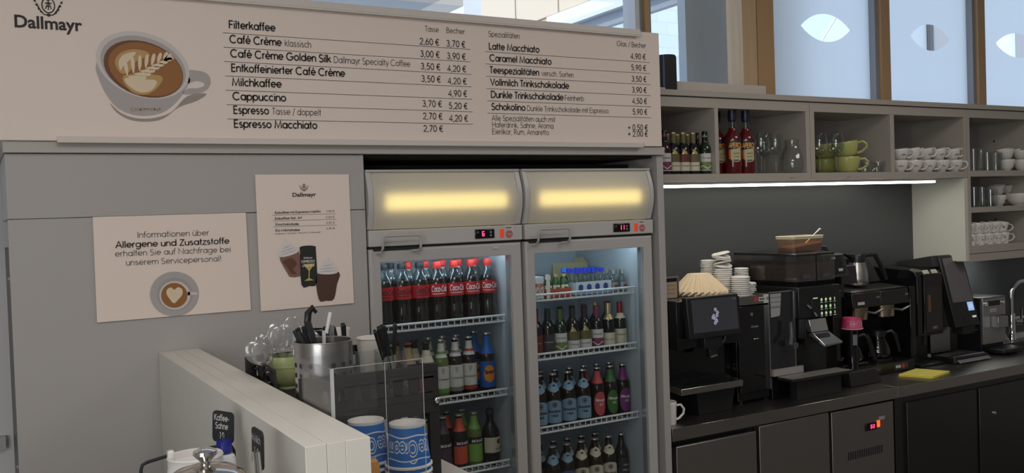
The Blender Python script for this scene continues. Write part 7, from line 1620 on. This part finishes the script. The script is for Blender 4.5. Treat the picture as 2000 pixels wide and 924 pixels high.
cp_ = MB().lathe([(.0125, .136), (.0145, .138), (.0145, .142), (.0135, .144), (.0130, .158), (.012, .160), (0, .160)], c=L, seg=24)
for k in range(22): a = 2*pi*k/22; cp_.box(L[0]+.0132*cos(a)-.0007, L[0]+.0132*cos(a)+.0007, L[1]+.0132*sin(a)-.0007, L[1]+.0132*sin(a)+.0007, LZ+.145, LZ+.157)
obj('blue_cap', cp_, mat('royal_blue', (.012, .02, .22), .4), mkb)
L = (.358, 1.475, LZ); L = (.395, 1.52, LZ)
sg_ = thing('sugar_pourer', 'glass sugar pourer with a steel lid and upright spout beside the steel pot', 'dispenser', L)
obj('jar', MB().lathe([(0, .001), (.026, .001), (.0285, .008), (.0285, .12), (.026, .132), (.0245, .132), (.027, .12), (.027, .01), (0, .004)], c=L, seg=28), GLASS, sg_)
obj('sugar', MB().lathe([(0, .005), (.0262, .008), (.0262, .085), (0, .090)], c=L, seg=24), mat('sugar', (.75, .72, .68), .9), sg_)
obj('lid', MB().lathe([(.028, .126), (.029, .128), (.029, .138), (.024, .145), (.012, .149), (0, .150)], c=L, seg=28), CHROME, sg_, sharp=50)
obj('spout', MB().tube([(L[0]-.010, L[1], LZ+.145), (L[0]-.012, L[1], LZ+.192)], [.0075, .0062], 14), CHROME, sg_)
SLATE = mat('slate_black', (.018, .019, .022), .6); CHALK = mat('chalk', (.62, .62, .60), .9)
def chalk_tag(name, label, c, w_, h_, rot, lines, roll, clip):
    t = thing(name, label, 'sign', (c[0], c[1], LZ))
    def T(p): 
        x, z = p.x*cos(roll)-p.z*sin(roll), p.x*sin(roll)+p.z*cos(roll)
        return Vector((c[0]+x*cos(rot)-p.y*sin(rot), c[1]+x*sin(rot)+p.y*cos(rot), c[2]+z))
    r = .009; pts = []
    for sx, sz, a0 in ((1, 1, 0), (-1, 1, 90), (-1, -1, 180), (1, -1, 270)):
        for k in range(5): a = radians(a0+k*22.5); pts.append((sx*(w_/2-r)+r*cos(a), sz*(h_/2-r)+r*sin(a)))
    obj('slate', MB().hexa([Vector((x, 0, z)) for x, z in pts], [Vector((x, .003, z)) for x, z in pts]).move(T), SLATE, t)
    mb = MB()
    for s, z, wd in lines: text_flat(mb, s, (-wd/2-.002, -.0002, z), (wd/2-.002, -.0002, z), .0125, .10, slant=.05)
    obj('chalk_lettering', mb.move(T), CHALK, t)
    obj('clip', MB().tube([(c[0], c[1]+.003, LZ+.0), (c[0], c[1]+.003, c[2]-h_*.3)], .0022, 6).box(c[0]-.012, c[0]+.012, c[1]-.004, c[1]+.014, LZ, LZ+.01).box(c[0]-.004, c[0]+.004, c[1]-.0, c[1]+.006, c[2]-h_*.5-.012, c[2]-h_*.3), clip, t)
    return t
tc_ = at(437, 834, 1.86)
chalk_tag('chalk_tag', 'black chalk tag lettered Kaffee-Sahne behind the blue-capped bottle', (tc_.x-.002, 1.86, tc_.z), .052, .062, -.95, [('Kaffee-', .012, .038), ('Sahne', -.004, .032), ('10', -.023, .013)], -.06, RK)
tc_ = at(502, 876, 1.56)
chalk_tag('chalk_tag', 'black chalk tag turned almost edge-on near the end of the partition', (tc_.x, 1.56, tc_.z), .050, .066, -1.47, [('H-Milch', .010, .040), ('1,5', -.012, .022)], -.06, mat('clip_white', (.7, .7, .68), .4))
